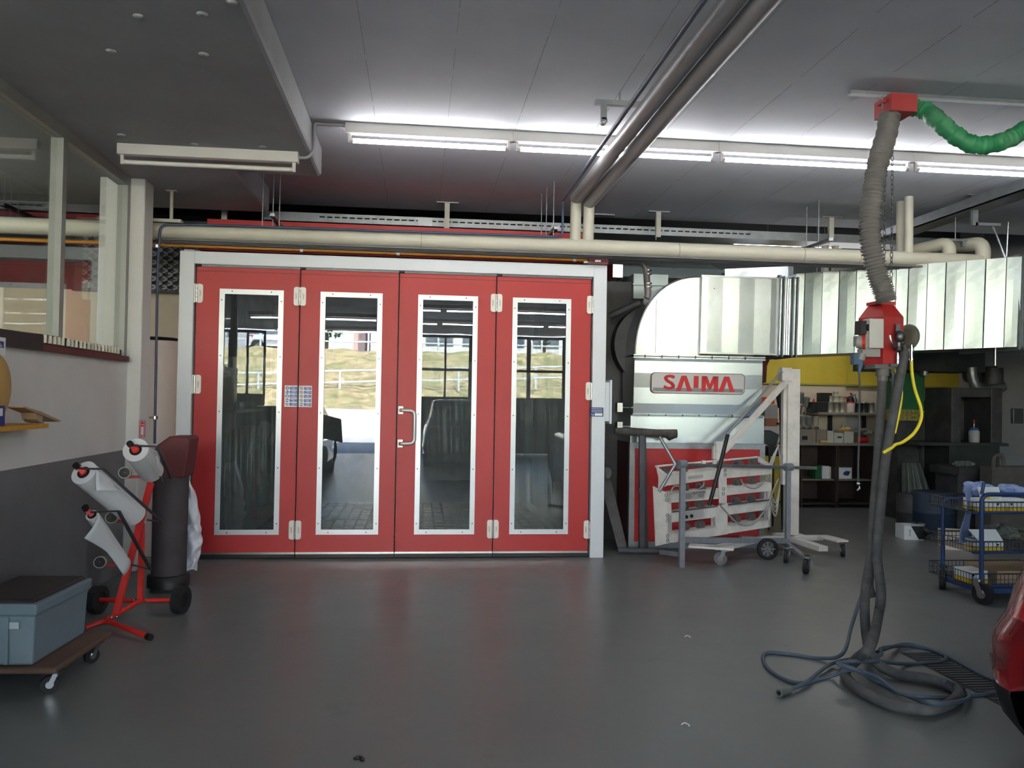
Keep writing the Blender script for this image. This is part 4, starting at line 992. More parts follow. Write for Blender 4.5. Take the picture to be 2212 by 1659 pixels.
q = P(1306, 460, Z=HZ); tag(MB().box((q.x - 0.12, q.y - 0.02, HZ - 0.03), (q.x + 0.12, q.y + 0.02, HZ - 0.012)).box((q.x - 0.01, q.y - 0.01, HZ - 0.012), (q.x + 0.01, q.y + 0.01, HZ)).build('anchor_plate', GALV), 'small bare anchor plate on the ceiling beside the pipe drops', 'bracket')
# threaded rods with a short cross channel
for lab, rods, (cx0, cx1, cz, Y) in (
    ('threaded rods and short channel holding the cream pipe, above the second door leaf', [(568, 420, 8.25), (591, 405, 8.3), (605, 400, 8.3)], (565, 590, 472, 8.3)),
    ('threaded rods and short channel holding the cream pipe, left of the pipe drops', [(1197, 393, 8.22), (1181, 420, 8.5), (1170, 438, 8.75)], (1180, 1200, 500, 8.4)),
    ('threaded rods and short channel holding the cream pipe, above the distant tube', [(1769, 425, 8.5), (1743, 440, 8.8)], (1750, 1790, 525, 8.6))):
    r_ = MB()
    for px, py, Y in rods:
        a = P(px, py, Y=Y); r_.cyl((a.x, Y, MZ - 0.02), (a.x, Y, HZ), 0.006, 6)
    a = P(cx1, cz - 6, Y=8.2); b = P(cx0, cz + 14, Y=9.0); r_.bar((a.x, 8.15, a.z), (a.x - 0.02, 8.9, a.z), 0.045, 0.03)
    tag(r_.build('pipe_hanger', GALVD), lab, 'bracket')
a = P(371, 430, Y=8.2); r_ = MB().cyl((a.x, 8.2, MZ + 0.08), (a.x, 8.2, LZ), 0.018, 8); r_.box((a.x - 0.33, 8.15, MZ + 0.08), (a.x + 0.1, 8.25, MZ + 0.11)); r_.box((a.x - 0.05, 8.17, LZ - 0.01), (a.x + 0.05, 8.23, LZ))
tag(r_.build('pipe_hanger', CREAMP), 'cream post and plate on the pipe beside the column', 'bracket')
# two risers at the right
for px, lab in ((1963, 'cream riser pipe in front, reaching the ceiling beside the grey hose'), (1945, 'cream riser pipe behind the front one, partly hidden')):
    Y = 8.19 if px > 1950 else 8.4; x = P(px, 480, Y=Y).x
    tag(MB().cyl((x, Y, MZ - 0.02), (x, Y, HZ), 0.045 if px > 1950 else 0.042, 18).build('riser_pipe', CREAMP), lab, 'pipe', 'riser pipes')
# two stubs under trunking, between the duct and trunking
for px, lab in ((1782, 'short cream pipe stub above the big duct, nearer the unit'), (1804, 'short cream pipe stub above the big duct, farther from the unit')):
    a = P(px, 575, Y=9.6); tag(MB().cyl((a.x, 9.6, a.z - 0.2), (a.x, 9.6, a.z + 0.25), 0.045, 14).build('pipe_stub', CREAMP), lab, 'pipe', 'pipe stubs above the duct')
# right-hand sloping tray, bracket and struts under the ceiling
rt = MB(); xr = P(2130, 425, Z=HZ - 0.1).x
rt.box((xr, 4.5, HZ - 0.16), (xr + 0.02, 9.6, HZ - 0.05)); rt.box((xr, 4.5, HZ - 0.16), (xr + 0.25, 9.6, HZ - 0.15))
tag(rt.build('cable_tray', GALVD), 'galvanised cable tray running toward the viewer under the right ceiling', 'cable tray')
br = MB(); a = P(2105, 445, Y=8.0); b = P(2105, 487, Y=8.0)
br.box((a.x - 0.03, 7.98, b.z), (a.x + 0.03, 8.02, HZ)); br.bar((a.x, 8.0, b.z + 0.015), (P(2160, 483, Y=8.0).x, 8.0, b.z + 0.015), 0.04, 0.03); br.box((a.x - 0.1, 7.97, HZ - 0.01), (a.x + 0.12, 8.03, HZ))
tag(br.build('wall_bracket', GALVD), 'galvanised cantilever bracket under the right ceiling with one arm', 'bracket')
st = MB(); a = P(2145, 487, Y=8.3); b = P(2174, 562, Y=8.2); st.cyl(a, b, 0.012, 8); c = P(2178, 480, Y=8.2); st.cyl(b, c, 0.012, 8); tag(st.build('strut', GALV), 'pair of thin steel struts standing on the big duct near the right edge', 'bracket')
u = MB(); a = P(2037, 515, Y=8.35); b = P(2090, 517, Y=8.35); u.box((a.x, 8.33, a.z - 0.03), (b.x, 8.37, a.z + 0.0)); m_ = (a + b) / 2; u.cyl((m_.x, 8.35, a.z), (m_.x, 8.35, HZ), 0.006, 6)
for k in (0.2, 0.75): u.box((a.x + (b.x - a.x) * k, 8.33, a.z - 0.08), (a.x + (b.x - a.x) * k + 0.04, 8.37, a.z - 0.03))
tag(u.build('pipe_hanger', GALVD), 'channel with two lugs above the bent pipe ends at right', 'bracket')

# ================================================================== EXTRACTION SERVICE DROP
SY = 5.35
def S(px, py, Y=SY): return P(px, py, Y=Y)
rail = MB(); a = P(1835, 198, Y=5.5); b = P(2240, 214, Y=5.5)
rail.box((a.x, 5.47, a.z - 0.02), (b.x + 0.6, 5.53, a.z + 0.02)); rail.ring((a.x - 0.004, 5.5, a.z), (a.x, 5.5, a.z), 0.02, 0.012, 12)
for x in (a.x + 0.1, a.x + 1.1): rail.cyl((x, 5.5, a.z), (x, 5.5, HZ), 0.01, 8)
tag(rail.build('mounting_rail', GALVD, bevel=0.005), 'galvanised rail under the ceiling above the red hose box', 'rail')
b0 = S(1901, 250, 5.45); b1 = S(1966, 213, 5.45)
hb = thing('hose_box', ((b0.x + b1.x) / 2, 5.45, b0.z), 'red ceiling box where the green and the grey hose meet', 'junction box')
m1 = MB().box((b0.x + 0.03, 5.36, b0.z + 0.01), (b1.x, 5.58, b1.z)); m1.box((b0.x + 0.0, 5.42, b1.z - 0.05), (b0.x + 0.04, 5.5, b1.z - 0.03)); m1.build('box', REDD, hb, bevel=0.004)
m1 = MB(); q = S(1934, 247, 5.45); m1.cyl((q.x - 0.02, 5.46, q.z + 0.02), (q.x - 0.03, 5.46, q.z - 0.03), 0.065, 20); m1.cyl((b1.x, 5.46, (b0.z + b1.z) / 2), (b1.x + 0.04, 5.46, (b0.z + b1.z) / 2), 0.055, 20); m1.cyl((b0.x + .01, 5.44, b1.z - 0.09), (b0.x + .01, 5.44, b1.z - 0.0), 0.006, 8)
m1.build('collar', GALVD, hb)
# green fabric duct
gp = smooth_path([S(1970, 232, 5.46), S(2000, 240, 5.4), S(2028, 262, 5.3), S(2060, 290, 5.25), S(2100, 312, 5.2), S(2140, 312, 5.2), S(2180, 300, 5.2), S(2215, 280, 5.2), S(2290, 240, 5.2), S(2400, 215, 5.2)], 12)
gd = MB().tube(gp, lambda t, i: 0.060 + 0.003 * math.sin(i * 1.9) + 0.004 * math.sin(i * 0.7), 18)
tag(gd.build('green_duct', GREENF), 'crumpled green fabric hose sagging from the red ceiling box', 'hose')
# grey corrugated hose
gp = smooth_path([S(1921, 250, 5.45), S(1915, 290, 5.43), S(1900, 340, 5.4), S(1888, 400, 5.38), S(1880, 470, 5.36), S(1882, 530, 5.35), S(1895, 590, 5.35), S(1909, 630, 5.35), S(1915, 652, 5.35)], 48)
gh = MB().tube(gp, lambda t, i: 0.066 + 0.0075 * math.sin(i * 1.05) + 0.003 * math.sin(i * 0.31), 20)
tag(gh.build('corrugated_hose', HOSEG), 'grey corrugated extraction hose hanging down to the red service box', 'hose')
# chains
def chain(p0, p1, lab):
    mb = MB(); p0 = Vector(p0); p1 = Vector(p1); n = int((p1 - p0).length / 0.034)
    for k in range(n):
        c = p0.lerp(p1, (k + 0.5) / n); pts = []
        for j in range(8):
            a = 2 * PI * j / 8; o = Vector((0.010 * math.cos(a), 0, 0.0205 * math.sin(a)))
            if k % 2: o = Vector((0, o.x, o.z))
            pts.append(c + o)
        mb.tube(pts, 0.0028, 5, closed=True)
    return tag(mb.build('chain', DSTEEL), lab, 'chain', 'chains behind the corrugated hose')
chain(S(1928, 295, 5.47), S(1925, 640, 5.47), 'steel chain just beside the corrugated hose, the longer one'); chain(S(1912, 330, 5.52), S(1910, 560, 5.52), 'steel chain closer behind the corrugated hose, the shorter one')
# red service box
def T(px, py, dy=0): return S(px, py, SY + dy)
bx = thing('service_box', T(1915, 790), 'red tapered service box hanging on the grey hose with sockets and couplings', 'service box')
x0, xm, x1 = T(1882, 740, .0).x, T(1905, 740).x, T(1952, 740).x
zt_, zs, zb = T(1915, 657).z, T(1915, 684).z, T(1915, 787).z; zc_ = T(1915, 650).z
mb = MB(); d = 0.16
fx0, fx1 = xm, x1      # front face; left face recedes to x0
F = [(fx0, SY - 0.02), (fx1 - 0.0, SY + 0.0), (fx1 - 0.075, SY + 0.19), (x0, SY + 0.17)]
mb.add([(*F[0], zb), (*F[1], zb), (*F[2], zb), (*F[3], zb), (*F[0], zs), (*F[1], zs), (*F[2], zs), (*F[3], zs)], [(0, 1, 2, 3), (0, 1, 5, 4), (1, 2, 6, 5), (2, 3, 7, 6), (3, 0, 4, 7)])
cx_, cy_ = sum(p[0] for p in F) / 4, sum(p[1] for p in F) / 4
G = [(cx_ + (p[0] - cx_) * 0.58, cy_ + (p[1] - cy_) * 0.58) for p in F]
mb.add([(*p, zs) for p in F] + [(*p, zt_) for p in G], [(0, 1, 5, 4), (1, 2, 6, 5), (2, 3, 7, 6), (3, 0, 4, 7), (4, 5, 6, 7)])
mb.build('housing', mat('dusty_red_paint', (168, 34, 32), 0.5, var=0.1, dirt=(120, 92, 92), dscale=3, damt=0.5), bx, bevel=0.003)
MB().box((cx_ - 0.075, cy_ - 0.06, zt_), (cx_ + 0.075, cy_ + 0.06, zc_)).build('collar', REDD, bx)
# white socket enclosure left of it
e0, e1 = T(1874, 690), T(1907, 754)
MB().box((T(1875, 700, -.05).x, SY - 0.07, e1.z), (T(1906, 700, -.05).x, SY + 0.02, e0.z)).build('socket_enclosure', mat('dusty_white_plastic', (196, 194, 188), 0.5, var=0.05), bx, bevel=0.005)
sk_ = MB(); c = T(1864, 708, -.03); sk_.box((T(1850, 700).x, SY - 0.06, T(1850, 723).z), (T(1862, 700).x, SY + 0.02, T(1850, 694).z), 0); sk_.box((T(1862, 700).x, SY - 0.05, T(1850, 755).z), (T(1876, 700).x, SY + 0.03, T(1850, 695).z), 1)
sk_.cyl((T(1863, 705).x, SY - 0.02, c.z), (T(1869, 705).x, SY - 0.06, c.z), 0.025, 14, 0)
sk_.build('socket', [BLACK, mat('socket_grey', (150, 148, 144), 0.5)], bx)
sk_ = MB(); c = T(1862, 739, -.04); sk_.cyl((c.x - 0.03, SY - 0.03, c.z), (c.x + 0.012, SY - 0.06, c.z - 0.005), 0.042, 20, 0); sk_.ring((c.x + 0.0, SY - 0.05, c.z), (c.x + 0.015, SY - 0.06, c.z), 0.05, 0.036, 20, 1); sk_.box((T(1850, 700).x, SY - 0.02, T(1850, 748).z), (T(1858, 700).x, SY + 0.04, T(1850, 726).z), 0)
sk_.build('socket', [MATS['socket_grey'], REDP], bx)
lowb = MB(); lowb.box((T(1855, 760).x, SY - 0.05, T(1855, 771).z), (T(1893, 760).x, SY + 0.02, T(1855, 754).z)); lowb.cyl(T(1862, 764, -.03), T(1858, 778, -.03), 0.03, 14); lowb.build('socket', MATS['socket_grey'], bx)
# valves / couplings to the right
v = MB(); c = T(1944, 727, -.06); v.sphere(c, 0.036, 14, 0, (1, .8, 1.2)); v.bar(T(1939, 700, -.04), T(1939, 717, -.04), 0.03, 0.01); v.tube(smooth_path([T(1922, 724, -.1), T(1926, 740, -.1), T(1934, 750, -.09)], 4), 0.009, 8, 1); v.cyl(T(1941, 740, -.06), T(1941, 753, -.06), 0.02, 12, 0); v.cyl(T(1941, 748, -.06), T(1941, 757, -.06), 0.03, 12, 2)
v.build('valve', [DSTEEL, STEEL, BLACK], bx)
v = MB(); c = T(1961, 728, .02); v.lathe(c - Vector((0.025, 0.02, 0)), [(0.05, 0), (0.085, 0.01), (0.09, 0.025), (0.07, 0.04), (0.02, 0.05)], 22, 0, (1, .35, 0)); v.cyl(c + Vector((0.0, 0, 0.0)), c + Vector((0.06, 0.02, 0)), 0.03, 12, 1)
v.build('holder_disc', [mat('dusty_olive_plastic', (96, 94, 82), 0.6), DSTEEL], bx)
v = MB()
for px, pt, pb in ((1939, 762, 786), (1969, 745, 780)):
    v.cyl(T(px, pt, -.03), T(px, pb, -.03), 0.011, 10); v.cyl(T(px, pt + 6, -.03), T(px, pt + 14, -.03), 0.016, 10); v.cyl(T(px, pb - 6, -.03), T(px, pb - 2, -.03), 0.015, 10)
v.build('coupling', STEEL, bx)
v = MB(); v.box((T(1889, 790).x, SY - 0.01, T(1900, 796).z), (T(1935, 790).x, SY + 0.13, zb)); v.cyl(T(1907, 790, .04), T(1906, 812, .04), 0.045, 18); v.cyl(T(1906, 811, .04), T(1906, 823, .04), 0.034, 18); v.tube(smooth_path([T(1922, 790, .02), T(1932, 812, .02), T(1930, 826, .02), T(1924, 818, .02)], 6), 0.012, 10); v.cyl(T(1922, 789, -.03), T(1940, 789, -.03), 0.012, 10)
v.build('hose_manifold', mat('dusty_grey_plastic2', (100, 98, 96), 0.6), bx)
# hoses
def hose(name, pts, r, m, lab, cat='hose', n=10, group=None, rib=0.0, k=10):
    pp = smooth_path(pts, k)
    return tag(MB().tube(pp, (lambda t, i: r + (rib if i % 2 else 0)) if rib else r, n).build(name, m), lab, cat, group)
F_ = lambda px, py, r: P(px, py, Z=r)
R1 = 0.036
hose('suction_hose', [T(1906, 822, .04), T(1904, 870, .04), T(1900, 930, .03), T(1896, 1000, .0), T(1888, 1100, -.05), T(1881, 1200, -.1), T(1870, 1270, -.15), T(1868, 1330, -.2), T(1873, 1380, -.25), P(1888, 1425, Z=R1 + 0.05), P(1935, 1455, Z=R1), P(2010, 1468, Z=R1), P(2065, 1490, Z=R1), P(2063, 1512, Z=R1), P(2010, 1532, Z=R1), P(1930, 1522, Z=R1), P(1860, 1492, Z=R1), P(1825, 1455, Z=R1), P(1850, 1425, Z=R1 + 0.07), P(1880, 1395, Z=R1 + 0.2), T(1897, 1330, -.3), T(1903, 1280, -.3), T(1895, 1200, -.2), T(1902, 1100, -.12), T(1912, 1000, -.08), T(1925, 920, -.06), T(1938, 850, -.05), T(1949, 790, -.04), T(1953, 760, -.03), T(1948, 745, -.03)], 0.031, DUSTY, 'thick dusty grey vacuum hose looping from the service box to the floor and back', n=14)
hose('vacuum_hose', [T(1900, 950, .07), T(1893, 1060, .05), T(1884, 1180, -.05), T(1877, 1260, -.1), T(1885, 1290, -.12)], 0.03, DUSTY, 'second thick grey hose hanging close to the looping one, ending above the floor', n=14)
R2 = 0.013
hose('air_hose', [T(1930, 810, 0.0), T(1926, 900, .02), T(1915, 1000, .0), T(1900, 1120, -.05), T(1885, 1220, -.1), T(1860, 1290, -.15), T(1840, 1350, -.2), P(1820, 1412, Z=R2 + 0.06), P(1770, 1422, Z=R2), P(1700, 1412, Z=R2), P(1652, 1412, Z=R2), P(1660, 1445, Z=R2), P(1720, 1475, Z=R2), P(1790, 1462, Z=R2 + .0), P(1840, 1447, Z=R2 + .07), P(1890, 1460, Z=R2 + .08), P(1945, 1497, Z=R2 + .06), P(2010, 1506, Z=R2 + .08), P(2080, 1505, Z=R2), P(2140, 1498, Z=R2), P(2230, 1490, Z=R2)], 0.0115, mat('blue_grey_air_hose', (70, 84, 98), 0.6, var=0.1), 'thin blue-grey air hose from the service box, its wide loop reaching furthest left')
hose('air_hose', [P(1700, 1492, Z=R2 + .01), P(1740, 1475, Z=R2 + .01), P(1790, 1437, Z=R2 + .012), P(1830, 1425, Z=R2 + .03), P(1900, 1415, Z=R2 + .08), P(1905, 1400, Z=R2 + .05), P(1970, 1396, Z=R2), P(2035, 1412, Z=R2), P(2035, 1428, Z=R2), P(1960, 1434, Z=R2), P(1880, 1428, Z=R2 + .1), P(1810, 1433, Z=R2 + .1), P(1850, 1447, Z=R2 + .09), P(1900, 1475, Z=R2), P(1960, 1503, Z=R2 + .02), P(2020, 1520, Z=R2 + .09), P(2090, 1510, Z=R2 + .03), P(2085, 1490, Z=R2), P(2040, 1470, Z=R2 + 0.09)], 0.0115, MATS['blue_grey_air_hose'], 'thin blue-grey air hose whose coupling end lies on the floor toward the camera')
hose('air_hose', [P(1895, 1408, Z=R2 + 0.06), P(1950, 1392, Z=R2), P(2000, 1400, Z=R2), P(2060, 1425, Z=R2), P(2130, 1462, Z=R2), P(2180, 1480, Z=R2)], 0.0115, MATS['blue_grey_air_hose'], 'thin blue-grey air hose running to the red car')
a = P(1683, 1497, Z=0.022); b = P(1705, 1489, Z=0.022)
cpz = MB().cyl(a, b, 0.022, 16); cpz.cyl(a, a + (a - b).normalized() * 0.004, 0.013, 12, 1); cpz.cyl(b, b + (b - a).normalized() * 0.03, 0.014, 12, 0)
tag(cpz.build('hose_coupling', [mat('grey_green_coupling', (96, 104, 100), 0.5), BLACK]), 'grey coupling end of the air hose lying on the floor', 'coupling')
hose('yellow_hose', [T(1969, 780, -.03), T(1970, 805, -.03), T(1976, 840, -.03), T(1989, 880, -.03), T(1990, 905, -.03), T(1975, 935, -.04), T(1950, 955, -.05), T(1935, 960, -.06), T(1925, 968, -.1), T(1908, 978, -.1)], 0.011, YELLOW, 'bright yellow air hose bulging out to one side below the service box')
hose('yellow_hose', [T(1931, 795, .08), T(1936, 812, .08), T(1946, 840, .02), T(1946, 865, .0), T(1940, 900, -.0), T(1932, 936, -.02)], 0.011, YELLOW, 'bright yellow air hose hanging straight between the thick grey hoses')
# cord with blue plug
pg = thing('plug_cord', T(1858, 790, -.03), 'blue plug with a thin cord hanging from the service box', 'plug')
m1 = MB(); m1.cyl(T(1860, 772, -.03), T(1857, 795, -.03), 0.024, 14, r2=0.018); m1.cyl(T(1857, 795, -.03), T(1856, 805, -.03), 0.012, 12); m1.box(T(1845, 787, -.05), T(1855, 765, -.0)); m1.build('plug', mat('plug_blue', (64, 88, 116), 0.5), pg)
MB().tube(smooth_path([T(1856, 803, -.03), T(1857, 850, -.03), T(1856, 930, -.03), T(1854, 1000, -.03), T(1854, 1040, -.03)], 6), 0.0065, 8).build('cord', DUSTY, pg)
hkk = MB(); hkk.sphere(T(1855, 1045, -.03), 0.016, 8); hkk.tube(smooth_path([T(1852, 1045, -.03), T(1857, 1052, -.03), T(1852, 1060, -.03), T(1858, 1055, -.03)], 4), 0.006, 6); hkk.build('cord_end', STEEL, pg)
# floor drain
dr_ = MB(); q = [P(1952, 1411, Z=0.001), P(2000, 1411, Z=0.001), P(2240, 1530, Z=0.001), P(2160, 1530, Z=0.001)]
x0, x1 = 3.16, 3.30; 
dr_.box((3.14, 2.6, 0), (3.36, 5.05, 0.003), 1)
for k in range(60): dr_.box((3.15, 2.62 + k * 0.0405, 0.003), (3.35, 2.62 + k * 0.0405 + 0.02, 0.007), 0)
tag(dr_.build('floor_drain', [GRATE, BLACK]), 'dark slotted drain grating let into the floor beneath the hoses', 'drain')

# ================================================================== INFRARED DRYER
def LQ(px, py, p0=(1445, 8.0), p1=(1665, 8.62)):    # point on the slanted lamp plane
    xa, ya = P(p0[0], 1000, Y=p0[1]).x, p0[1]; xb, yb = P(p1[0], 1000, Y=p1[1]).x, p1[1]
    d = ray(px, py); k = (yb - ya) / (xb - xa); t = (ya - k * xa) / (d.y - k * d.x); return CAM + d * t
ld = (LQ(1665, 1000) - LQ(1445, 1000)); ld.z = 0; ld.normalize(); ln = Vector((ld.y, -ld.x, 0))   # along, toward camera
dry = thing('infrared_dryer', P(1712, 1168, Y=8.5) * 1.0, 'white wheeled infrared paint dryer with slatted lamp panel on a slanting boom', 'paint dryer')
dry.location.z = 0
def quad_plate(mb, pts, th, mi=0):
    pts = [LQ(*p) for p in pts]; mb.prism(pts, -ln * th, mi)
C7 = lambda x, y: (1260 + x / 4.046, 850 + y / 4.046)
pn = MB()
# left end cap
cap = [C7(*p) for p in ((615, 810), (655, 815), (735, 870), (760, 940), (775, 1225), (800, 1300), (640, 1335))]
quad_plate(pn, [C7(*p) for p in ((618, 812), (740, 872), (770, 950), (778, 1300), (640, 1335))], 0.02)
for rows in (((742, 872), (1182, 830), (1182, 920), (742, 958)), ((770, 1045), (1172, 985), (1172, 1082), (770, 1128)), ((772, 1225), (1172, 1165), (1172, 1245), (778, 1305)),
             ((1250, 820), (1646, 782), (1646, 850), (1250, 892)), ((1262, 980), (1640, 932), (1640, 1012), (1262, 1062)), ((1262, 1150), (1636, 1098), (1636, 1168), (1250, 1228)),
             ((745, 705), (1180, 655), (1180, 745), (745, 805)), ((1250, 652), (1650, 655), (1650, 705), (1250, 742))):
    quad_plate(pn, [C7(*p) for p in rows], 0.012); r2 = [C7(*p) for p in rows]
    a, b = LQ(*r2[0]), LQ(*r2[1]); pn.prism([a, b, b - ln * 0.1 + Vector((0, 0, 0.01)), a - ln * 0.1 + Vector((0, 0, 0.01))], (0, 0, -0.012))
quad_plate(pn, [C7(*p) for p in ((1170, 985), (1262, 960), (1262, 1230), (1170, 1245))], 0.012)
quad_plate(pn, [C7(*p) for p in ((1182, 655), (1255, 655), (1255, 965), (1190, 960))], 0.012)
quad_plate(pn, [C7(*p) for p in ((1618, 850), (1640, 850), (1638, 1168), (1618, 1168))], 0.06)
quad_plate(pn, [C7(*p) for p in ((1145, 1070), (1172, 1070), (1172, 1165), (1145, 1170))], 0.05)
quad_plate(pn, [C7(*p) for p in ((738, 1060), (775, 1040), (775, 1230), (738, 1230))], 0.03)
pn.build('lamp_panel', IRW, dry, bevel=0.002)
up_ = MB()
quad_plate(up_, [C7(*p) for p in ((645, 635), (745, 715), (745, 800), (665, 835), (668, 740))], 0.02)
quad_plate(up_, [C7(*p) for p in ((1535, 550), (1650, 628), (1605, 632), (1540, 600))], 0.02)
a, b = LQ(*C7(650, 640)), LQ(*C7(1540, 558)); up_.cyl(a - ln * .03, b - ln * .03, 0.011, 8)
for p in ((1050, 595), (1150, 600)): q = LQ(*C7(*p)); up_.box(q - Vector((0.02, 0.02, 0.03)), q + Vector((0.02, 0.02, 0.01)))
up_.build('upper_bracket', IRW, dry)
lm = MB()
for (xx, yy_) in ((905, 985), (1045, 975), (910, 1165), (1045, 1150), (1360, 940), (1490, 920), (1360, 1100), (1490, 1080), (1370, 780), (1500, 765), (905, 825), (1050, 820), (740, 690), (890, 680), (1380, 615), (1510, 605)):
    q = LQ(*C7(xx, yy_)); q -= ln * 0.05; lm = MB()
    for k in range(4): lm.ring(q + ld * (k * 0.022 - 0.03), q + ld * (k * 0.022 - 0.022), 0.042, 0.028, 18)
    lm.build('lamp_socket', MATS.get('dusty_socket_grey') or mat('dusty_socket_grey', (110, 102, 100), 0.6), dry)
ro = MB()
for (p, q) in (((775, 1035), (1168, 985)), ((1262, 972), (1620, 930)), ((1605, 860), (1605, 930)), ((1600, 1020), (1600, 1095)), ((1145, 1075), (1145, 1165))):
    a, b = LQ(*C7(*p)), LQ(*C7(*q)); ro.cyl(a + ln * 0.004, b + ln * 0.004, 0.009, 8)
ro.build('guard_rod', STEEL, dry)
lb = MB(); pl0 = [C7(*p) for p in ((885, 868), (1055, 850), (1055, 915), (885, 932))]
pts = [LQ(*p) + ln * 0.002 for p in pl0]; lb.prism(pts, ln * 0.002, 0)
ctr = LQ(*C7(1012, 868)) + ln * 0.005; uxx = (pts[1] - pts[0]).normalized()
text_mesh(lb, 'IRPOWER', ctr, uxx, (0, 0, 1), 0.042, 1); text_mesh(lb, '4201', LQ(*C7(1030, 893)) + ln * 0.005, uxx, (0, 0, 1), 0.042, 1)
for k in range(4):
    a = LQ(*C7(890, 882 + k * 12)) + ln * 0.005; lb.bar(a, a + uxx * (0.1 - 0.02 * (k % 2)), 0.001, 0.004, (0, 0, 1), 1)
pts = [LQ(*C7(*p)) + ln * 0.002 for p in ((880, 1035), (1050, 1010), (1050, 1085), (880, 1105))]; lb.prism(pts, ln * 0.002, 0)
for p in ((940, 1070), (895, 1078)): q = LQ(*C7(*p)) + ln * 0.004; lb.cyl(q, q + ln * 0.015, 0.018, 14, 1)
pts = [LQ(*C7(*p)) + ln * 0.002 for p in ((918, 725), (1045, 708), (1045, 732), (918, 750))]; lb.prism(pts, ln * 0.002, 0)
lb.build('control_label', [PLATEG, BLACK], dry)
ho = MB()
for p in ((723, 890), (727, 930), (733, 1065), (733, 1108), (735, 1245), (737, 1285), (1238, 670), (1238, 708), (1225, 835), (1222, 875)):
    q = LQ(*C7(*p)) + ln * 0.001; ho.ring(q, q + ln * 0.004, 0.019, 0.013, 16)
ho.build('knockout_ring', GREYBAR, dry)
wr = MB()
for pts in (((1170, 965), (1250, 1055), (1330, 1130), (1390, 1150), (1470, 1130), (1560, 1030), (1610, 940), (1640, 850), (1690, 740)), ((1358, 745), (1380, 790), (1440, 822), (1500, 820), (1560, 770)), ((750, 850), (770, 815), (800, 805), (835, 818)), ((1035, 770), (1030, 800), (1000, 830))):
    wr.tube(smooth_path([LQ(*C7(*p)) + ln * 0.03 for p in pts], 6), 0.008, 8)
wr.build('cable', mat('dusty_white_cable', (150, 148, 142), 0.6), dry)
PY = 8.75
ps = MB(); a = P(1703, 797, Y=PY); b = P(1729, 797, Y=PY); zb_ = P(1715, 1166, Y=PY).z
ps.box((a.x, PY, zb_), (b.x, PY + 0.1, a.z)); ps.box((a.x - 0.04, PY + 0.03, P(1700, 815, Y=PY).z - 1.2), (a.x, PY + 0.1, P(1700, 815, Y=PY).z))
ps.build('post', IRW, dry, bevel=0.004)
hd_ = MB(); q0 = P(1689, 794, Y=PY - 0.01); q1 = P(1710, 823, Y=PY - 0.01); hd_.box((q0.x, PY - 0.02, q1.z), (q1.x, PY + 0.09, q0.z)); q = P(1701, 818, Y=PY - .02); hd_.ring(q, q - Vector((0, .006, 0)), 0.013, 0.006, 12)
hd_.build('boom_head', IRW, dry, bevel=0.006)
bm_ = MB(); bm_.bar(P(1702, 819, Y=PY + .03), P(1563, 975, Y=8.45), 0.05, 0.055); bm_.build('boom', IRW, dry, bevel=0.003)
bm_ = MB(); bm_.cyl(P(1697, 797, Y=PY), P(1568, 942, Y=8.42), 0.007, 8); bm_.cyl(P(1691, 797, Y=PY + .05), P(1556, 955, Y=8.47), 0.007, 8); bm_.build('brace_rod', GALVD, dry)
kn = MB(); q0, q1 = P(1546, 954, Y=8.36), P(1563, 993, Y=8.36); kn.box((q0.x, 8.34, q1.z), (q1.x, 8.42, q0.z)); kn.box((q0.x - 0.025, 8.36, q1.z), (q0.x, 8.41, q0.z - 0.05)); q = P(1551, 976, Y=8.34); kn.cyl(q - Vector((0, .008, 0)), q, 0.014, 12); kn.cyl(P(1550, 993, Y=8.38), P(1549, 1003, Y=8.38), 0.03, 12)
kn.build('boom_knuckle', IRW, dry, bevel=0.004)
bs = MB(); g0, g1, g2, g3 = P(1500, 1188, Z=.16), P(1580, 1190, Z=.16), P(1760, 1185, Z=.16), P(1670, 1160, Z=.16)
bs.bar((2.75, 8.1, .16), (3.15, 7.92, .16), 0.16, 0.02); bs.bar((3.05, 8.05, .14), (3.72, 8.62, .14), 0.10, 0.05); bs.bar((3.5, 8.62, .14), (4.45, 8.66, .14), 0.07, 0.05); bs.bar((4.05, 8.85, .14), (4.12, 7.98, .14), 0.10, 0.05); bs.bar((4.45, 8.66, .16), (4.5, 8.3, .16), 0.14, 0.02); bs.box((3.98, PY - 0.02, 0.13), (4.3, PY + 0.14, 0.155))
bs.build('base_frame', IRW, dry)
def caster(par, x, y, r=0.06, ang=0.3, plate=True, m=GREYBAR, h=None):
    c = Vector((x, y, r)); d = Vector((math.cos(ang), math.sin(ang), 0)); n = Vector((-d.y, d.x, 0)); mb = MB(); w_ = r * 0.28
    mb.cyl(c - n * w_, c + n * w_, r, 22, 0); mb.cyl(c - n * (w_ + .004), c + n * (w_ + .004), r * 0.45, 14, 1)
    for s in (-1, 1): mb.bar(c + n * s * (w_ + 0.008), c + n * s * (w_ + 0.008) + d * r * 0.6 + Vector((0, 0, r * 1.25)), 0.005 * 1, r * 0.55, (0, 0, 1), 1)
    hh = h or (2.35 * r)
    mb.cyl(c + d * r * 0.6 + Vector((0, 0, r * 1.1)), c + d * r * 0.6 + Vector((0, 0, hh - r)), r * 0.4, 12, 1)
    if plate: q = c + d * r * 0.6; mb.box((q.x - r * .8, q.y - r * .8, hh - 0.006), (q.x + r * .8, q.y + r * .8, hh), 1)
    return mb.build('castor', [m, STEEL], par)
GW = mat('grey_castor_rubber', (104, 104, 106), 0.7)
q = P(1560, 1222, Z=0); caster(dry, q.x, q.y + 0.04, 0.065, 2.6 - PI, m=GW)
q = P(1743, 1240, Z=0); caster(dry, q.x + .05, q.y + 0.55, 0.065, 1.0, m=TYRE)
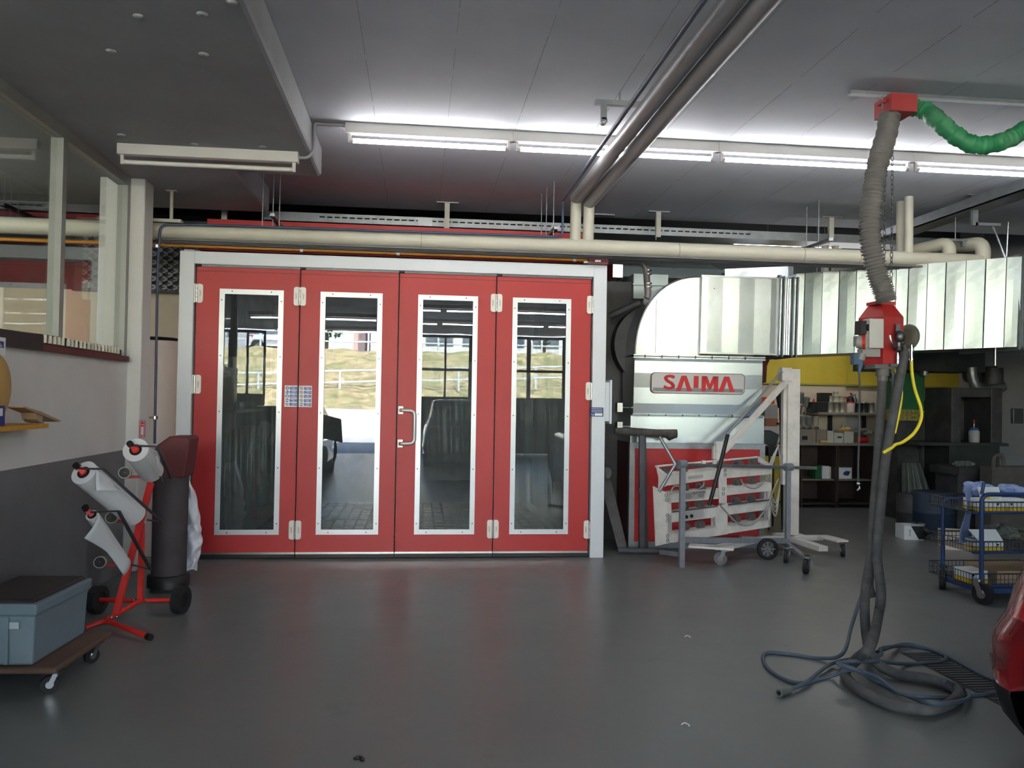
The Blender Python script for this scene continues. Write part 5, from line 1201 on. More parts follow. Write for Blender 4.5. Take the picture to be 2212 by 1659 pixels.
caster(dry, 4.5, 8.3, 0.065, 1.2, m=TYRE)
q = P(1660, 1210, Z=0); mw = MB(); c = Vector((q.x, q.y, 0.11)); mw.ring(c, c + Vector((0.0, 0.04, 0)), 0.11, 0.08, 26, 0)
for k in range(8): a = 2 * PI * k / 8; mw.bar(c + Vector((0, .02, 0)), c + Vector((math.cos(a) * 0.085, 0.02, math.sin(a) * 0.085)), 0.01, 0.008, (0, 1, 0), 1)
mw.build('spoked_wheel', [TYRE, GREYBAR], dry)
cb_ = MB()
for k in range(4): cb_.tube(smooth_path([(4.03 + .0 * k, 8.85, 1.15), (3.96 - 0.015 * k, 8.86, .9), (3.95 - .015 * k, 8.86, .65), (4.0, 8.85, 0.5 - 0.05 * k), (4.06, 8.86, .8), (4.03, 8.85, 1.12)], 6), 0.006, 6)
cb_.build('coiled_cable', mat('white_cable', (180, 178, 170), 0.6), dry)

# ================================================================== GREY PARTS RACK in front of the dryer
ra, rb = P(1472, 1225, Z=0), P(1701, 1200, Z=0)
rd = (rb - ra).normalized(); rk = thing('parts_rack', (ra + rb) / 2, 'grey tubular parts rack with long top bar standing before the white dryer', 'rack')
zt_ = P(1473, 1005, Y=ra.y).z
MB().bar(ra, (ra.x, ra.y, zt_), 0.05, 0.05, (0, 1, 0)).build('leg', GREYBAR, rk)
MB().bar(rb, (rb.x, rb.y, P(1703, 1010, Y=rb.y).z), 0.045, 0.045, (0, 1, 0)).build('leg', GREYBAR, rk)
tb = MB(); e0 = P(1462, 1004, Y=ra.y - .01); e1 = P(1762, 1011, Y=rb.y + 0.15); tb.bar(e0, e1, 0.032, 0.032); tb.build('top_bar', GALVD, rk)
cl_ = MB()
for c in (P(1473, 1003, Y=ra.y), P(1703, 1009, Y=rb.y)): cl_.cyl(c - rd * 0.045, c + rd * 0.045, 0.042, 14)
q = P(1556, 1003, Y=ra.y + .2); cl_.sphere(q, 0.04, 10, 0, (1, 1, 1.2)); cl_.build('clamp', GREYBAR, rk)
tb = MB(); tb.tube([P(1425, 944, Y=ra.y), P(1459, 1002, Y=ra.y - .02), P(1424, 1062, Y=ra.y - .04)], 0.017, 10); tb.build('end_fork', GALVD, rk)
tb = MB(); tb.tube([P(1572, 938, Y=ra.y + .1), P(1556, 1003, Y=ra.y + .15), P(1532, 1092, Y=ra.y + .1)], 0.02, 10); tb.build('lever', BLACK, rk)
tb = MB(); tb.bar((ra.x, ra.y, .263), (rb.x, rb.y, .156), 0.05, 0.05)
tb.bar((rb.x, rb.y, 0.12), (3.75, 7.52, 0.09), 0.045, 0.045)
tb.bar((ra.x, ra.y, 0.12), (ra.x - 0.1, ra.y + 0.35, 0.08), 0.04, 0.04); tb.build('lower_rail', GREYBAR, rk)
caster(rk, 3.684, 7.47, 0.07, 0.9, m=TYRE)

# dark T stand
ts = thing('trestle_stand', (2.45, 8.62, 0), 'dark paint-crusted T-shaped trestle stand in front of the red base panel', 'stand')
ty_ = 8.58
m1 = MB(); m1.tube([P(1328, 931, Y=ty_), P(1360, 932, Y=ty_), P(1420, 936, Y=ty_), P(1461, 937, Y=ty_)], lambda t, i: (0.035, 0.045, 0.045, 0.05)[i], 10); m1.sphere(P(1448, 941, Y=ty_), 0.055, 10, 0, (1.2, .9, .8)); m1.sphere(P(1446, 946, Y=ty_), 0.03, 8); m1.build('top_bar', mat('paint_crusted_wrap', (70, 68, 66), 0.8, var=0.4, scale=14, bump=.5), ts)
MB().bar(P(1386, 940, Y=ty_), (P(1386, 1185, Y=ty_).x, ty_, 0.03), 0.055, 0.05, (0, 1, 0)).build('post', mat('dark_grey_tube', (66, 68, 74), 0.55, var=0.2), ts)
MB().bar(P(1391, 942, Y=ty_ + .06), (P(1405, 1185, Y=ty_).x, ty_ + 0.16, 0.02), 0.035, 0.04, (0, 1, 0)).build('rear_leg', MATS['dark_grey_tube'], ts)
b_ = MB().cyl((P(1332, 1190, Y=ty_).x, ty_ - .05, 0.034), (P(1462, 1195, Y=ty_).x, ty_ - .12, 0.034), 0.032, 12); b_.build('foot_bar', MATS['dark_grey_tube'], ts); b_ = MB(); b_.box((P(1378, 1058, Y=ty_).x, ty_ - .04, P(1380, 1064, Y=ty_).z), (P(1386, 1058, Y=ty_).x, ty_ + .0, P(1380, 1054, Y=ty_).z))
b_.build('clamp_lug', MATS['dark_grey_tube'], ts)

# leaning boards beside the booth post
PB = mat('paint_stained_board', (74, 72, 74), 0.7, var=0.3, scale=7)
for k, (pt, pb, yy, lab) in enumerate((((1304, 1035), (1336, 1186), 8.62, 'dark stained board leaning beside the booth post, the one in front'), ((1308, 1025), (1345, 1188), 8.72, 'dark stained board leaning beside the booth post, the one behind'))):
    a = P(*pt, Y=yy + .25); b = P(*pb, Z=0.0); b = Vector((b.x, yy, 0.01))
    tag(MB().bar(b, a, 0.09, 0.03, (0, 1, 0)).build('leaning_board', PB), lab, 'board', 'leaning boards')
q = P(1311, 1022, Y=8.85); tag(MB().sphere(q, 0.06, 12, 0, (0.9, 0.9, 1.2)).build('crumpled_paper', CLOTH), 'crumpled grey paper ball stuck on top of the leaning boards', 'paper')

# ================================================================== LEFT SIDE
# shelf and what stands on it
sz = P(60, 917, X=LW + 0.2).z
e0 = P(98, 912, X=LW + 0.22)
shf = thing('wall_shelf', (LW, 5.0, sz), 'yellow wooden shelf fixed to the white wall', 'shelf')
MB().box((LW, 3.6, sz - 0.028), (LW + 0.24, e0.y, sz)).build('shelf_board', YWOOD, shf)
cs = MB(); xa = LW + 0.23
def CS(px, py): return P(px, py, X=LW + 0.1)
cs.prism([CS(14, 877), CS(52, 888), CS(100, 909), CS(92, 911), CS(58, 897), CS(14, 880)], (0.1, 0, 0)); cs.prism([CS(44, 888), CS(62, 896), CS(60, 908), CS(66, 914), CS(54, 911), CS(48, 905)], (0.09, 0, 0))
tag(cs.build('cardboard_strip', CARD), 'torn brown cardboard strip bent over the yellow shelf end', 'cardboard')
bx_ = MB(); q0 = P(0, 912, X=LW + 0.2); q1 = P(11, 880, X=LW + 0.2); bx_.box((LW + 0.05, q1.y - 0.3, sz), (LW + 0.2, q1.y, sz + 0.12), 0); bx_.box((LW + 0.2, q1.y - 0.2, sz + 0.03 + .03), (LW + 0.202, q1.y - 0.03, sz + 0.105), 1)
tag(bx_.build('carton', [NAVY, SIGNW]), 'dark blue carton with white label on the yellow shelf', 'box')
yl = MB(); c = P(-34, 836, X=LW + 0.06); yl.lathe((LW + 0.02, c.y, c.z), [(0.24, 0.03), (0.235, 0.06), (0.2, 0.1), (0.1, 0.115), (0.01, 0.12)], 40, 0, (1, 0, 0))
yo = tag(yl.build('yellow_disc', YLID), 'big round yellow disc hung on the white wall over the shelf', 'disc')
wb_ = MB(); q0 = P(12.5, 730, X=LW + 0.05); q1 = P(10.5, 768, X=LW + 0.05); wb_.box((LW, q0.y - 0.4, q1.z), (LW + 0.05, q0.y, q0.z), 0); wb_.box((LW + 0.05, q0.y - 0.3, q1.z + 0.045), (LW + 0.052, q0.y - 0.025, q0.z - 0.025), 1)
text_mesh(wb_, 'ds', (LW + 0.0535, q0.y - 0.045, (q0.z + q1.z) / 2 + 0.0), (0, 1, 0), (0, 0, 1), 0.05, 0, align='RIGHT')
tag(wb_.build('wall_carton', [SIGNW, NAVY]), 'white box with blue panel above the yellow disc', 'box')
# clip rail along the sill
y0, y1 = P(95, 765, X=LW + 0.05).y, P(279, 776, X=LW + 0.05).y; zr0 = P(279, 781, X=LW + .05).z
rl = thing('clip_rail', (LW, (y0 + y1) / 2, zr0), 'dark red and black wall rail with a row of pale clips below the window', 'rail')
MB().box((LW, y0, zr0), (LW + 0.05, y1, zr0 + 0.045)).build('rail_body', MAROON, rl)
MB().box((LW, 4.6, zr0 - 0.0), (LW + 0.045, y0, zr0 + 0.10)).build('rail_body', BLACK, rl)
MB().box((LW, y0, zr0 + 0.045), (LW + 0.025, y1 - 0.12, zr0 + 0.095)).build('rail_back', BLACK, rl)
cpx = [92, 103, 113, 122, 131, 143, 151, 160, 170, 178, 187, 195, 202, 210, 218, 225, 232, 239, 245, 252]
for px in cpx:
    y = P(px, 745, X=LW + 0.03).y; MB().cyl((LW + 0.043, y, zr0 + 0.055), (LW + 0.043, y, zr0 + 0.11), 0.0135, 10).build('clip', mat('pale_clip', (228, 220, 200), .5) if 'pale_clip' not in MATS else MATS['pale_clip'], rl)
hose('cable', [(LW + 0.03, 4.6, 1.985), (LW + 0.03, 5.6, 1.99), (LW + 0.03, 6.2, 2.0), (LW + 0.03, 6.8, 1.985), (LW + 0.03, 7.2, 1.97)], 0.009, BLACK, 'thin black cable lying above the clip rail', 'cable')
MB().box((LW - 0.02, 4.5, 1.895), (LW + 0.012, A1, 1.905)).build('sill', FRM, bpy.data.objects['window_1'])
# fire extinguisher sign on the column
q0, q1 = P(301.5, 909, Y=7.775), P(313, 944, Y=7.775)
fs = MB().box((q0.x, 7.772, q1.z), (q1.x, 7.778, q0.z), 0); xm_ = (q0.x + q1.x) / 2; fs.box((q0.x + .006, 7.7715, q1.z + .006), (q1.x - .006, 7.772, q0.z - .006), 1); fs.box((q0.x + .01, 7.771, q1.z + .01), (q1.x - .01, 7.7715, q0.z - .01), 0)
fs.prism([(x, 7.7705, z) for x, z in ((xm_ - .008, q1.z + .018), (xm_ + .01, q1.z + .018), (xm_ + .01, q0.z - .06), (xm_ + .001, q0.z - .045), (xm_ - .008, q0.z - .06))], (0, 0.0005, 0), 1); fs.bar((xm_ - .01, 7.7705, q0.z - .03), (xm_ + .012, 7.7705, q0.z - .035), .001, .005, (0, 0, 1), 1)
tag(fs.build('fire_sign', [SIGNR, SIGNW]), 'small red sign with white extinguisher symbol on the column', 'sign')

# ---- masking paper stand
st = thing('paper_roll_stand', (-2.05, 6.3, 0), 'red tubular masking paper stand on two wheels by the left wall', 'stand')
wl_, wr_ = Vector((-2.302, 6.316, 0.1)), Vector((-1.709, 6.286, 0.1))
G0 = lambda px, py, z=0.1: P(px, py, Z=z)
hub = G0(303, 1298); vj = P(229, 1340, Z=0.06)
m1 = MB(); m1.tube([wl_, hub, wr_], 0.016, 10); m1.tube([hub, vj], 0.018, 10); m1.tube(round_path([P(185, 1356, Z=0.03), vj + Vector((0, 0, 0)), P(322, 1376, Z=0.03)], 0.05), 0.017, 10); m1.build('base_frame', REDP, st)
m1 = MB(); q = P(322, 1376, Z=0.03); d = (q - vj).normalized(); m1.cyl(q - d * .02, q + d * .02, 0.022, 12); m1.build('foot_cap', BLACK, st)
mb0 = P(250, 1328, Y=6.0); mtop = P(326, 1043, Y=6.35); br0 = hub; br1 = P(307, 1131, Y=6.28)
MB().bar(mb0, mtop, 0.042, 0.035, (0, 1, 0)).build('mast', REDP, st)
MB().bar(br0, br1, 0.035, 0.03, (0, 1, 0)).build('brace', REDP, st)
bo_ = MB()
for c in (hub + Vector((-.04, -.02, .01)), hub + Vector((.04, -.02, .01)), vj + Vector((.06, 0.03, .015)), vj + Vector((.03, .01, .015))): bo_.sphere(c, 0.009, 8)
bo_.build('bolt', STEEL, st)
for c, s in ((wl_, -1), (wr_, 1)):
    mb = MB(); ax_ = Vector((1, -0.25, 0)).normalized(); mb.ring(c - ax_ * .03, c + ax_ * .03, 0.1, 0.055, 26, 0); mb.cyl(c - ax_ * .022, c + ax_ * .022, 0.058, 18, 1); mb.build('wheel', [TYRE, BLACK], st)
rolls = []
def roll(pf, yf_, pb, yb_, rad, lab, core=0.035):
    a = P(*pf, Y=yf_); b = P(*pb, Y=yb_); t = thing('paper_roll', (a + b) / 2, lab, 'paper roll', 'masking paper rolls on the red stand')
    MB().ring(a, b, rad, core, 36).build('paper', PAPER, t)
    d = (b - a).normalized(); m_ = MB(); m_.ring(a - d * .006, a + d * .02, core + .006, core - .012, 20, 0); m_.build('core', BLACK, t)
    hub_ = MB(); hub_.cyl(a - d * .01, a + d * .05, core - .01, 14, 0); e = a - d * .02 + Vector((-.03, 0, .03)); hub_.bar(a, e, .03, .03, mi=0); hub_.cyl(e - d * .02, e + d * .01, .022, 12, 1); hub_.build('hub_clamp', [REDP, BLACK], st)
    return a, b, d, t
R_ = roll((293, 972), 5.95, (327, 1018), 6.33, 0.085, 'upper white paper roll on the red stand, nearest the column')
Rm = roll((181, 1021), 5.6, (290, 1112), 6.1, 0.083, 'longest and thickest white paper roll, middle of the red stand')
Rl = roll((199, 1113), 5.65, (262, 1205), 6.05, 0.04, 'thin white paper roll, lowest on the red stand', 0.022)
def bars(pts, lab=None):
    m_ = MB(); p = [P(x, y, Y=yy) for x, y, yy in pts]; m_.tube([p[0], p[1]], 0.006, 8); m_.bar(p[1], p[2], 0.022, 0.012); m_.tube([p[2], p[3]], 0.006, 8); m_.build('cutter_bar', DSTEEL, st)
bars(((286, 962, 5.93), (340, 965, 5.9), (369, 1033, 6.2), (345, 1030, 6.25)))
bars(((166, 1012, 5.58), (222, 1013, 5.55), (351, 1128, 6.0), (318, 1123, 6.05)))
bars(((196, 1106, 5.62), (256, 1104, 5.55), (325, 1230, 5.95), (284, 1220, 6.0)))
def sheet(pts, lab, m=PAPER):    # hanging sheet through a grid of points
    nr = len(pts); ncol = len(pts[0]); pw = [[P(x, y, Y=yy) for x, y, yy in r] for r in pts]
    mb = MB(); rows = [smooth_path(r, 4) for r in pw]; nc = len(rows[0]); cols = [smooth_path([rows[i][j] for i in range(nr)], 4) for j in range(nc)]; nrr = len(cols[0])
    vs = [cols[j][i] for i in range(nrr) for j in range(nc)]
    mb.add(vs, [(i * nc + j, i * nc + j + 1, (i + 1) * nc + j + 1, (i + 1) * nc + j) for i in range(nrr - 1) for j in range(nc - 1)], 0, True)
    return tag(mb.build('paper_sheet', m, solid=0.0012), lab, 'paper', 'loose sheets of the rolls')
sheet([[(213, 1112, 5.6), (240, 1155, 5.8), (262, 1195, 5.98)], [(203, 1135, 5.57), (240, 1170, 5.76), (281, 1208, 5.97)], [(183, 1161, 5.55), (232, 1190, 5.75), (280, 1225, 5.94)], [(184, 1161, 5.55), (230, 1192, 5.74), (268, 1245, 5.93)]], 'paper tail hanging from the thin lowest roll')
sheet([[(208, 1015, 5.55), (240, 1035, 5.7)], [(207, 1040, 5.53), (252, 1050, 5.69)], [(208, 1060, 5.52), (262, 1060, 5.68)]], 'square paper flap on the thickest roll')
sheet([[(322, 966, 5.88), (342, 978, 6.0), (347, 1010, 6.2)], [(338, 985, 5.9), (346, 1000, 6.02), (349, 1030, 6.2)], [(341, 1010, 5.92), (347, 1020, 6.04), (351, 1041, 6.2)]], 'pointed paper flap hanging from the upper roll')
for (px, py, yy) in ((271, 1022, 6.28), (243, 1118, 6.3), (218, 1214, 6.3)):
    c = P(px, py, Y=yy); mb = MB(); a_ = Vector((0.2, -1, 0.15)).normalized(); mb.cyl(c, c + a_ * .05, .043, 22, 0); mb.cyl(c + a_ * .05, c + a_ * .055, .036, 20, 1); mb.sphere(c + a_ * .06, .008, 8, 2); mb.build('tape_holder', [CREAMP, BLACK, STEEL], st)
    am = MB(); d = P(px + 45, py + 14, Y=yy + .06); am.bar(c + Vector((0.0, 0.02, -0.03)), Vector((d.x, d.y, c.z - 0.03)), .02, .02); am.build('tape_arm', REDP, st)

# ---- tall dust bin with maroon hood
DY = 6.95
bn_ = thing('dust_bin', (-2.15, DY, 0), 'tall dusty dark bin with slanted maroon hood behind the paper stand', 'bin')
x0_, x1_ = P(318, 1200, Y=DY).x, P(394, 1200, Y=DY).x; cx0 = (x0_ + x1_) / 2; rb_ = (x1_ - x0_) / 2
prof = [(340, 961), (366, 943), (405, 943), (409.5, 950), (398, 1030), (394, 1130), (392, 1262), (318, 1262), (318, 1000)]
hz0 = P(398, 1030, Y=DY).z
MB().lathe((cx0, DY + 0.12, 0), [(rb_, 0.09), (rb_ * 1.0, 0.5), (rb_ * 1.02, hz0)], 32).build('barrel', DUSTBIN, bn_)
MB().prism([P(x, y, Y=DY - 0.0) for x, y in ((322, 985), (340, 961), (366, 943), (405, 943), (409.5, 950), (398, 1032), (322, 1032))], (0, 0.3, 0)).build('hood', MAROON, bn_, bevel=0.012)
MB().lathe((cx0, DY + 0.12, 0), [(rb_ + .03, 0.03), (rb_ + .03, 0.12), (rb_ + .01, 0.13)], 32).build('base_ring', BLACK, bn_)
q = P(384, 1290, Y=DY); MB().box((cx0 - rb_ * .8, DY - .0, 0.0), (cx0 + rb_ * .8, DY + .24, 0.04)).build('foot', BLACK, bn_)
# ---- white plastic bag hanging between bin and booth
bgm = MB(); outl = [(1032, 398, 404), (1060, 396, 420), (1100, 395, 430), (1130, 395, 434), (1150, 394, 435), (1175, 393, 438), (1205, 391, 430), (1232, 391, 424)]
rn = random.Random(4)
def bagf(u, v):
    k = v * (len(outl) - 1); i = min(int(k), len(outl) - 2); f = k - i
    py = outl[i][0] * (1 - f) + outl[i + 1][0] * f; xl = outl[i][1] * (1 - f) + outl[i + 1][1] * f; xr_ = outl[i][2] * (1 - f) + outl[i + 1][2] * f
    a = u * 2 * PI; px = (xl + xr_) / 2 - math.cos(a) * (xr_ - xl) / 2 
    yy = 7.5 - 0.12 * math.sin(a) + 0.018 * math.sin(v * 31 + a * 3) + 0.012 * math.sin(v * 17 - a * 5)
    return P(px + 1.2 * math.sin(v * 40 + a * 2), py + 2.0 * math.sin(a * 3 + v * 11), Y=yy)
bgm.grid(bagf, 48, 48, smooth=True)
tag(bgm.build('plastic_bag', BAG), 'crumpled white plastic bag hanging between the dark bin and the booth', 'bag')

# ---- crate on dolly
c0, c1 = P(72.5, 1439, Z=0.15), P(189, 1367, Z=0.15)
cdir = (c1 - c0); cdir.z = 0; clen = cdir.length; cdir.normalize(); cn_ = Vector((-cdir.y, cdir.x, 0)); cn_ = cn_ if cn_.x < 0 else -cn_
t0 = P(76, 1304, Z=0.15 + 0.28)
chh = P(76, 1304, Y=c0.y).z - 0.15
wdc = 0.42
cr = thing('storage_crate', c0 + cdir * clen / 2 + cn_ * wdc / 2, 'grey-blue plastic crate with dark lid standing on the wooden dolly', 'crate')
def cq(z, e): return [c0 - cdir * e - cn_ * e + Vector((0, 0, z)), c1 + cdir * e - cn_ * e + Vector((0, 0, z)), c1 + cdir * e + cn_ * (wdc + e) + Vector((0, 0, z)), c0 - cdir * e + cn_ * (wdc + e) + Vector((0, 0, z))]
m1 = MB(); m1.hexa(cq(0.0, -0.012), cq(chh - 0.065, 0.0)); m1.hexa(cq(chh - 0.065, 0.014), cq(chh, 0.016))
m1.build('crate_body', CRATE, cr, bevel=0.012)
rb2 = MB()
for f in (0.35,):
    a = c0 + cn_ * 0.13 - cdir * 0.004; rb2.hexa([a - cdir * .006 + Vector((0, 0, .01)), a + cn_ * .02 - cdir * .006 + Vector((0, 0, .01)), a + cn_ * .02 + Vector((0, 0, .01)), a + Vector((0, 0, .01))], [a - cdir * .006 + Vector((0, 0, chh - .07)), a + cn_ * .02 - cdir * .006 + Vector((0, 0, chh - .07)), a + cn_ * .02 + Vector((0, 0, chh - .07)), a + Vector((0, 0, chh - .07))])
rb2.build('rib', CRATE, cr)
lbm = MB(); a = c0 + cn_ * 0.075 - cdir * 0.012 + Vector((0, 0, chh - 0.13)); lbm.hexa([a, a + cn_ * .05, a + cn_ * .05 + Vector((0, 0, .035)), a + Vector((0, 0, .035))], [p_ - cdir * .002 for p_ in (a, a + cn_ * .05, a + cn_ * .05 + Vector((0, 0, .035)), a + Vector((0, 0, .035)))])
a = c0 + cn_ * 0.245 - cdir * 0.008 + Vector((0, 0, chh * .45)); lbm.cyl(a, a - cdir * .006, 0.06, 24); lbm.build('label', mat('pale_label', (170, 180, 184), 0.6), cr)
m1 = MB(); m1.hexa(cq(chh, -0.006), cq(chh + 0.02, -0.02)); m1.build('lid', LID, cr, bevel=0.01)
dl_ = thing('dolly', c0 + cdir * clen / 2 + cn_ * wdc / 2, 'worn wooden dolly with small castors under the grey-blue crate', 'dolly')
dl_.location.z = 0
def dq(z): return [c0 - cdir * .03 - cn_ * .13 + Vector((0, 0, z - .15)), c1 + cdir * .05 - cn_ * .13 + Vector((0, 0, z - .15)), c1 + cdir * .05 + cn_ * (wdc + .05) + Vector((0, 0, z - .15)), c0 - cdir * .03 + cn_ * (wdc + .05) + Vector((0, 0, z - .15))]
MB().hexa(dq(0.115), dq(0.149)).build('platform', WOOD, dl_, bevel=0.012)
for (e, s) in ((0.03, -0.07), (clen - .1, -0.07), (0.03, wdc - .03), (clen - .1, wdc - .03)):
    q = c0 + cdir * e + cn_ * s; caster(dl_, q.x, q.y, 0.045, 0.4 + e, m=TYRE, h=0.115)

# ================================================================== RIGHT SIDE
# ---- blue cart
CY = 6.3
ct_ = thing('basket_cart', (4.6, CY, 0), 'blue tubular cart with wire baskets beside the red car', 'cart')
xl_ = P(2120, 1200, Y=CY).x; zt2 = P(2124, 1068, Y=CY).z
fr2 = MB(); bw_ = 0.85; dp_ = 0.5
fr2.tube(round_path([(xl_, CY, 0.06), (xl_, CY, zt2), (xl_ + bw_, CY, zt2), (xl_ + bw_, CY, 0.06)], 0.07), 0.018, 12)
fr2.tube(round_path([(xl_, CY + dp_, 0.06), (xl_, CY + dp_, zt2 - .1), (xl_ + bw_, CY + dp_, zt2 - .1), (xl_ + bw_, CY + dp_, 0.06)], 0.07), 0.018, 12)
fr2.bar((xl_, CY, 0.1), (xl_ + bw_, CY, 0.1), 0.04, 0.04); fr2.bar((xl_, CY + dp_, 0.1), (xl_ + bw_, CY + dp_, 0.1), 0.04, 0.04); fr2.bar((xl_, CY, 0.1), (xl_, CY + dp_, 0.1), 0.04, 0.04); fr2.cyl((xl_, CY, zt2), (xl_ + .02, CY + .0, zt2 + .1), 0.014, 10)
fr2.build('frame', BCART, ct_)
def basket(z0, h_, x0, x1, y0, y1):
    b_ = MB(); r = 0.003
    for zz in (z0, z0 + h_ * .5, z0 + h_):
        rr = 0.006 if zz != z0 + h_ * .5 else r; b_.tube([(x0, y0, zz), (x1, y0, zz), (x1, y1, zz), (x0, y1, zz)], rr, 6, closed=True, smooth=False)
    n = int((x1 - x0) / .035)
    for k in range(n + 1): x = x0 + (x1 - x0) * k / n; b_.cyl((x, y0, z0), (x, y0, z0 + h_), r, 5); b_.cyl((x, y1, z0), (x, y1, z0 + h_), r, 5); b_.cyl((x, y0, z0), (x, y1, z0), r, 5)
    n = int((y1 - y0) / .035)
    for k in range(n + 1): y = y0 + (y1 - y0) * k / n; b_.cyl((x0, y, z0), (x0, y, z0 + h_), r, 5)
    b_.tube([(x0, y0 - .01, z0), (x1, y0 - .01, z0)], 0.012, 8, 1)
    b_.build('wire_basket', [DSTEEL, BCART], ct_)
zb3 = [P(2150, 1108, Y=CY).z, P(2150, 1194, Y=CY).z, 0.13]
bxx0, bxx1, by0, by1 = xl_ - .06, xl_ + bw_ - .04, CY + .03, CY + dp_ + .1
basket(zb3[0], 0.085, bxx0, bxx1, by0, by1); basket(zb3[1], 0.085, bxx0, bxx1, by0, by1); basket(zb3[2], 0.10, bxx0, bxx1, by0, by1)
caster(ct_, xl_ - .02, CY - .05, 0.085, 1.9, m=TYRE, plate=False); caster(ct_, xl_ + bw_, CY - .0, 0.085, 0.9, m=TYRE, plate=False); caster(ct_, xl_, CY + dp_, 0.085, 0.9, m=TYRE, plate=False)
def ybox(x, y, z, sx, sy, sz, lab, flap=0.0):
    b_ = MB(); b_.box((x, y, z + .006), (x + sx, y + sy, z + sz), 0); b_.box((x - .001, y - .001, z + .006), (x + sx + .001, y + sy, z + sz * .4), 1)
    if flap: b_.hexa([(x, y, z + sz), (x + sx, y, z + sz), (x + sx, y + .003, z + sz + .002), (x, y + .003, z + sz + .002)], [(x - .06, y + .05, z + sz + flap), (x + sx - .03, y + .05, z + sz + flap), (x + sx - .03, y + .053, z + sz + flap), (x - .06, y + .053, z + sz + flap)])
    for k in range(3): b_.prism([(x + .03 + k * .07, y - .002, z + sz * .5), (x + .045 + k * .07, y - .002, z + sz * .72), (x + .015 + k * .07, y - .002, z + sz * .72)], (0, .001, 0), 2) if k % 2 == 0 else None
    return tag(b_.build('carton', [SIGNW, YBOX, BLACK]), lab, 'box', 'white and yellow cartons in the cart baskets')
ybox(xl_ + .02, CY + .06, zb3[0], .24, .2, .10, 'white and yellow carton in the top basket, next to the blue post', 0)
ybox(xl_ + .28, CY + .06, zb3[0], .22, .2, .10, 'white and yellow carton in the top basket, second from the blue post', 0)
ybox(xl_ + .02, CY + .06, zb3[1], .22, .2, .085, 'white and yellow carton with open flap in the middle basket', .09)
ybox(xl_ - .03, CY + .10, zb3[2], .16, .2, .11, 'white and yellow carton in the bottom basket', 0)
o = MB(); q = P(2142, 1080, Y=CY + .08); o.prism([P(x, y, Y=CY + .1) for x, y in ((2111, 1052), (2157, 1052), (2167, 1084), (2120, 1084))], (0, .004, 0), 0)
text_mesh(o, 'PLS', P(2148, 1080, Y=CY + .095), (-1, 0, 0), (0, 0, -1), 0.05, 1)
o.prism([P(x, y, Y=CY + .096) for x, y in ((2132, 1074), (2139, 1074), (2138, 1079), (2130, 1082))], (0, .003, 0), 1)
tag(o.build('carton_flap', [SIGNW, YBOX]), 'upright white carton flap with yellow print on the cart', 'cardboard')
def crump(cx, cy, cz, rx, ry, rz_, seed, m, name, lab, cat, n=24):
    rn = random.Random(seed); ph = [rn.uniform(0, 6.3) for _ in range(9)]
    def f(u, v):
        th = PI * v; a = 2 * PI * u; k = 1 + .22 * math.sin(3 * a + ph[0] + 2 * th) + .14 * math.sin(7 * a + ph[1] - 3 * th) + .12 * math.sin(5 * th + ph[2] + 2 * a)
        return Vector((cx + rx * k * math.sin(th) * math.cos(a), cy + ry * k * math.sin(th) * math.sin(a), cz + rz_ * k * math.cos(th)))
    return tag(MB().grid(f, n, n, smooth=False).build(name, m), lab, cat)
q = P(2115, 1060, Y=CY + .35); crump(q.x, CY + .35, q.z, .13, .12, .06, 2, BFILM, 'blue_film', 'crumpled pale blue film lying on top of the cart behind the blue post', 'film')
q = P(2170, 1055, Y=CY + .35); crump(q.x + .05, CY + .35, q.z - .03, .16, .12, .05, 3, BFILM, 'blue_film', 'crumpled pale blue film on top of the cart, toward the picture edge', 'film')
fl_ = MB().grid(lambda u, v: P(2080 + 16 * u + 8 * math.sin(v * 5 + u) + 10 * v * u, 1052 + 120 * v, Y=CY + .1 + .25 * u + .03 * math.sin(v * 14 + u * 5)), 10, 24); tag(fl_.build('blue_film', BFILM, solid=.001), 'pale blue film sheet hanging down beside the cart', 'film')
q = P(2160, 1150, Y=CY + .3); crump(q.x, CY + .3, zb3[1] + .13, .14, .12, .05, 6, CLOTH, 'crumpled_cloth', 'crumpled grey cloth in the middle basket of the cart', 'cloth')
tag(MB().box((xl_ + .2, CY + .08, zb3[2] + .01), (xl_ + .75, CY + .5, zb3[2] + .11)).build('cardboard_box', CARD), 'flat brown cardboard box in the bottom basket', 'box')
tag(MB().lathe((xl_ + .68, CY + .22, zb3[0] + .02), [(0.11, 0), (0.12, 0.08), (0.1, 0.1), (0.04, 0.1)], 24).build('tape_reel', mat('white_reel', (200, 200, 200), .5)), 'white round reel in the top basket near the picture edge', 'reel')

# ---- boxes on the floor behind
def fbox(px0, px1, pyb, h_, dpt, m, lab, rot=0.0, name='carton', txt=None):
    a = P(px0, pyb, Z=0); b_ = P(px1, pyb, Z=0); mb = MB(); mb.box((0, 0, 0), (b_.x - a.x, dpt, h_), 0)
    mb.hexa([(0, -.002, h_), (b_.x - a.x, -.002, h_), (b_.x - a.x, .0, h_), (0, 0, h_)], [(0, -.05, h_ + .03), (b_.x - a.x, -.05, h_ + .03), (b_.x - a.x, -.048, h_ + .03), (0, -.048, h_ + .03)], 0)
    if txt:
        text_mesh(mb, txt, (.07, -.003, h_ * .5), (0, 0, 1), (-1, 0, 0), .035, 1)
        mb.prism([((b_.x - a.x) * .35, -.003, h_ * .98), ((b_.x - a.x), -.003, h_ * .98), ((b_.x - a.x), -.003, 0.01), ((b_.x - a.x) * .75, -.003, 0.01)], (0, .002, 0), 1)
    o_ = mb.build(name, [m, BLACK], base=(0, 0, 0)); o_.location = a; o_.rotation_euler = (0, 0, rot); return tag(o_, lab, 'box')
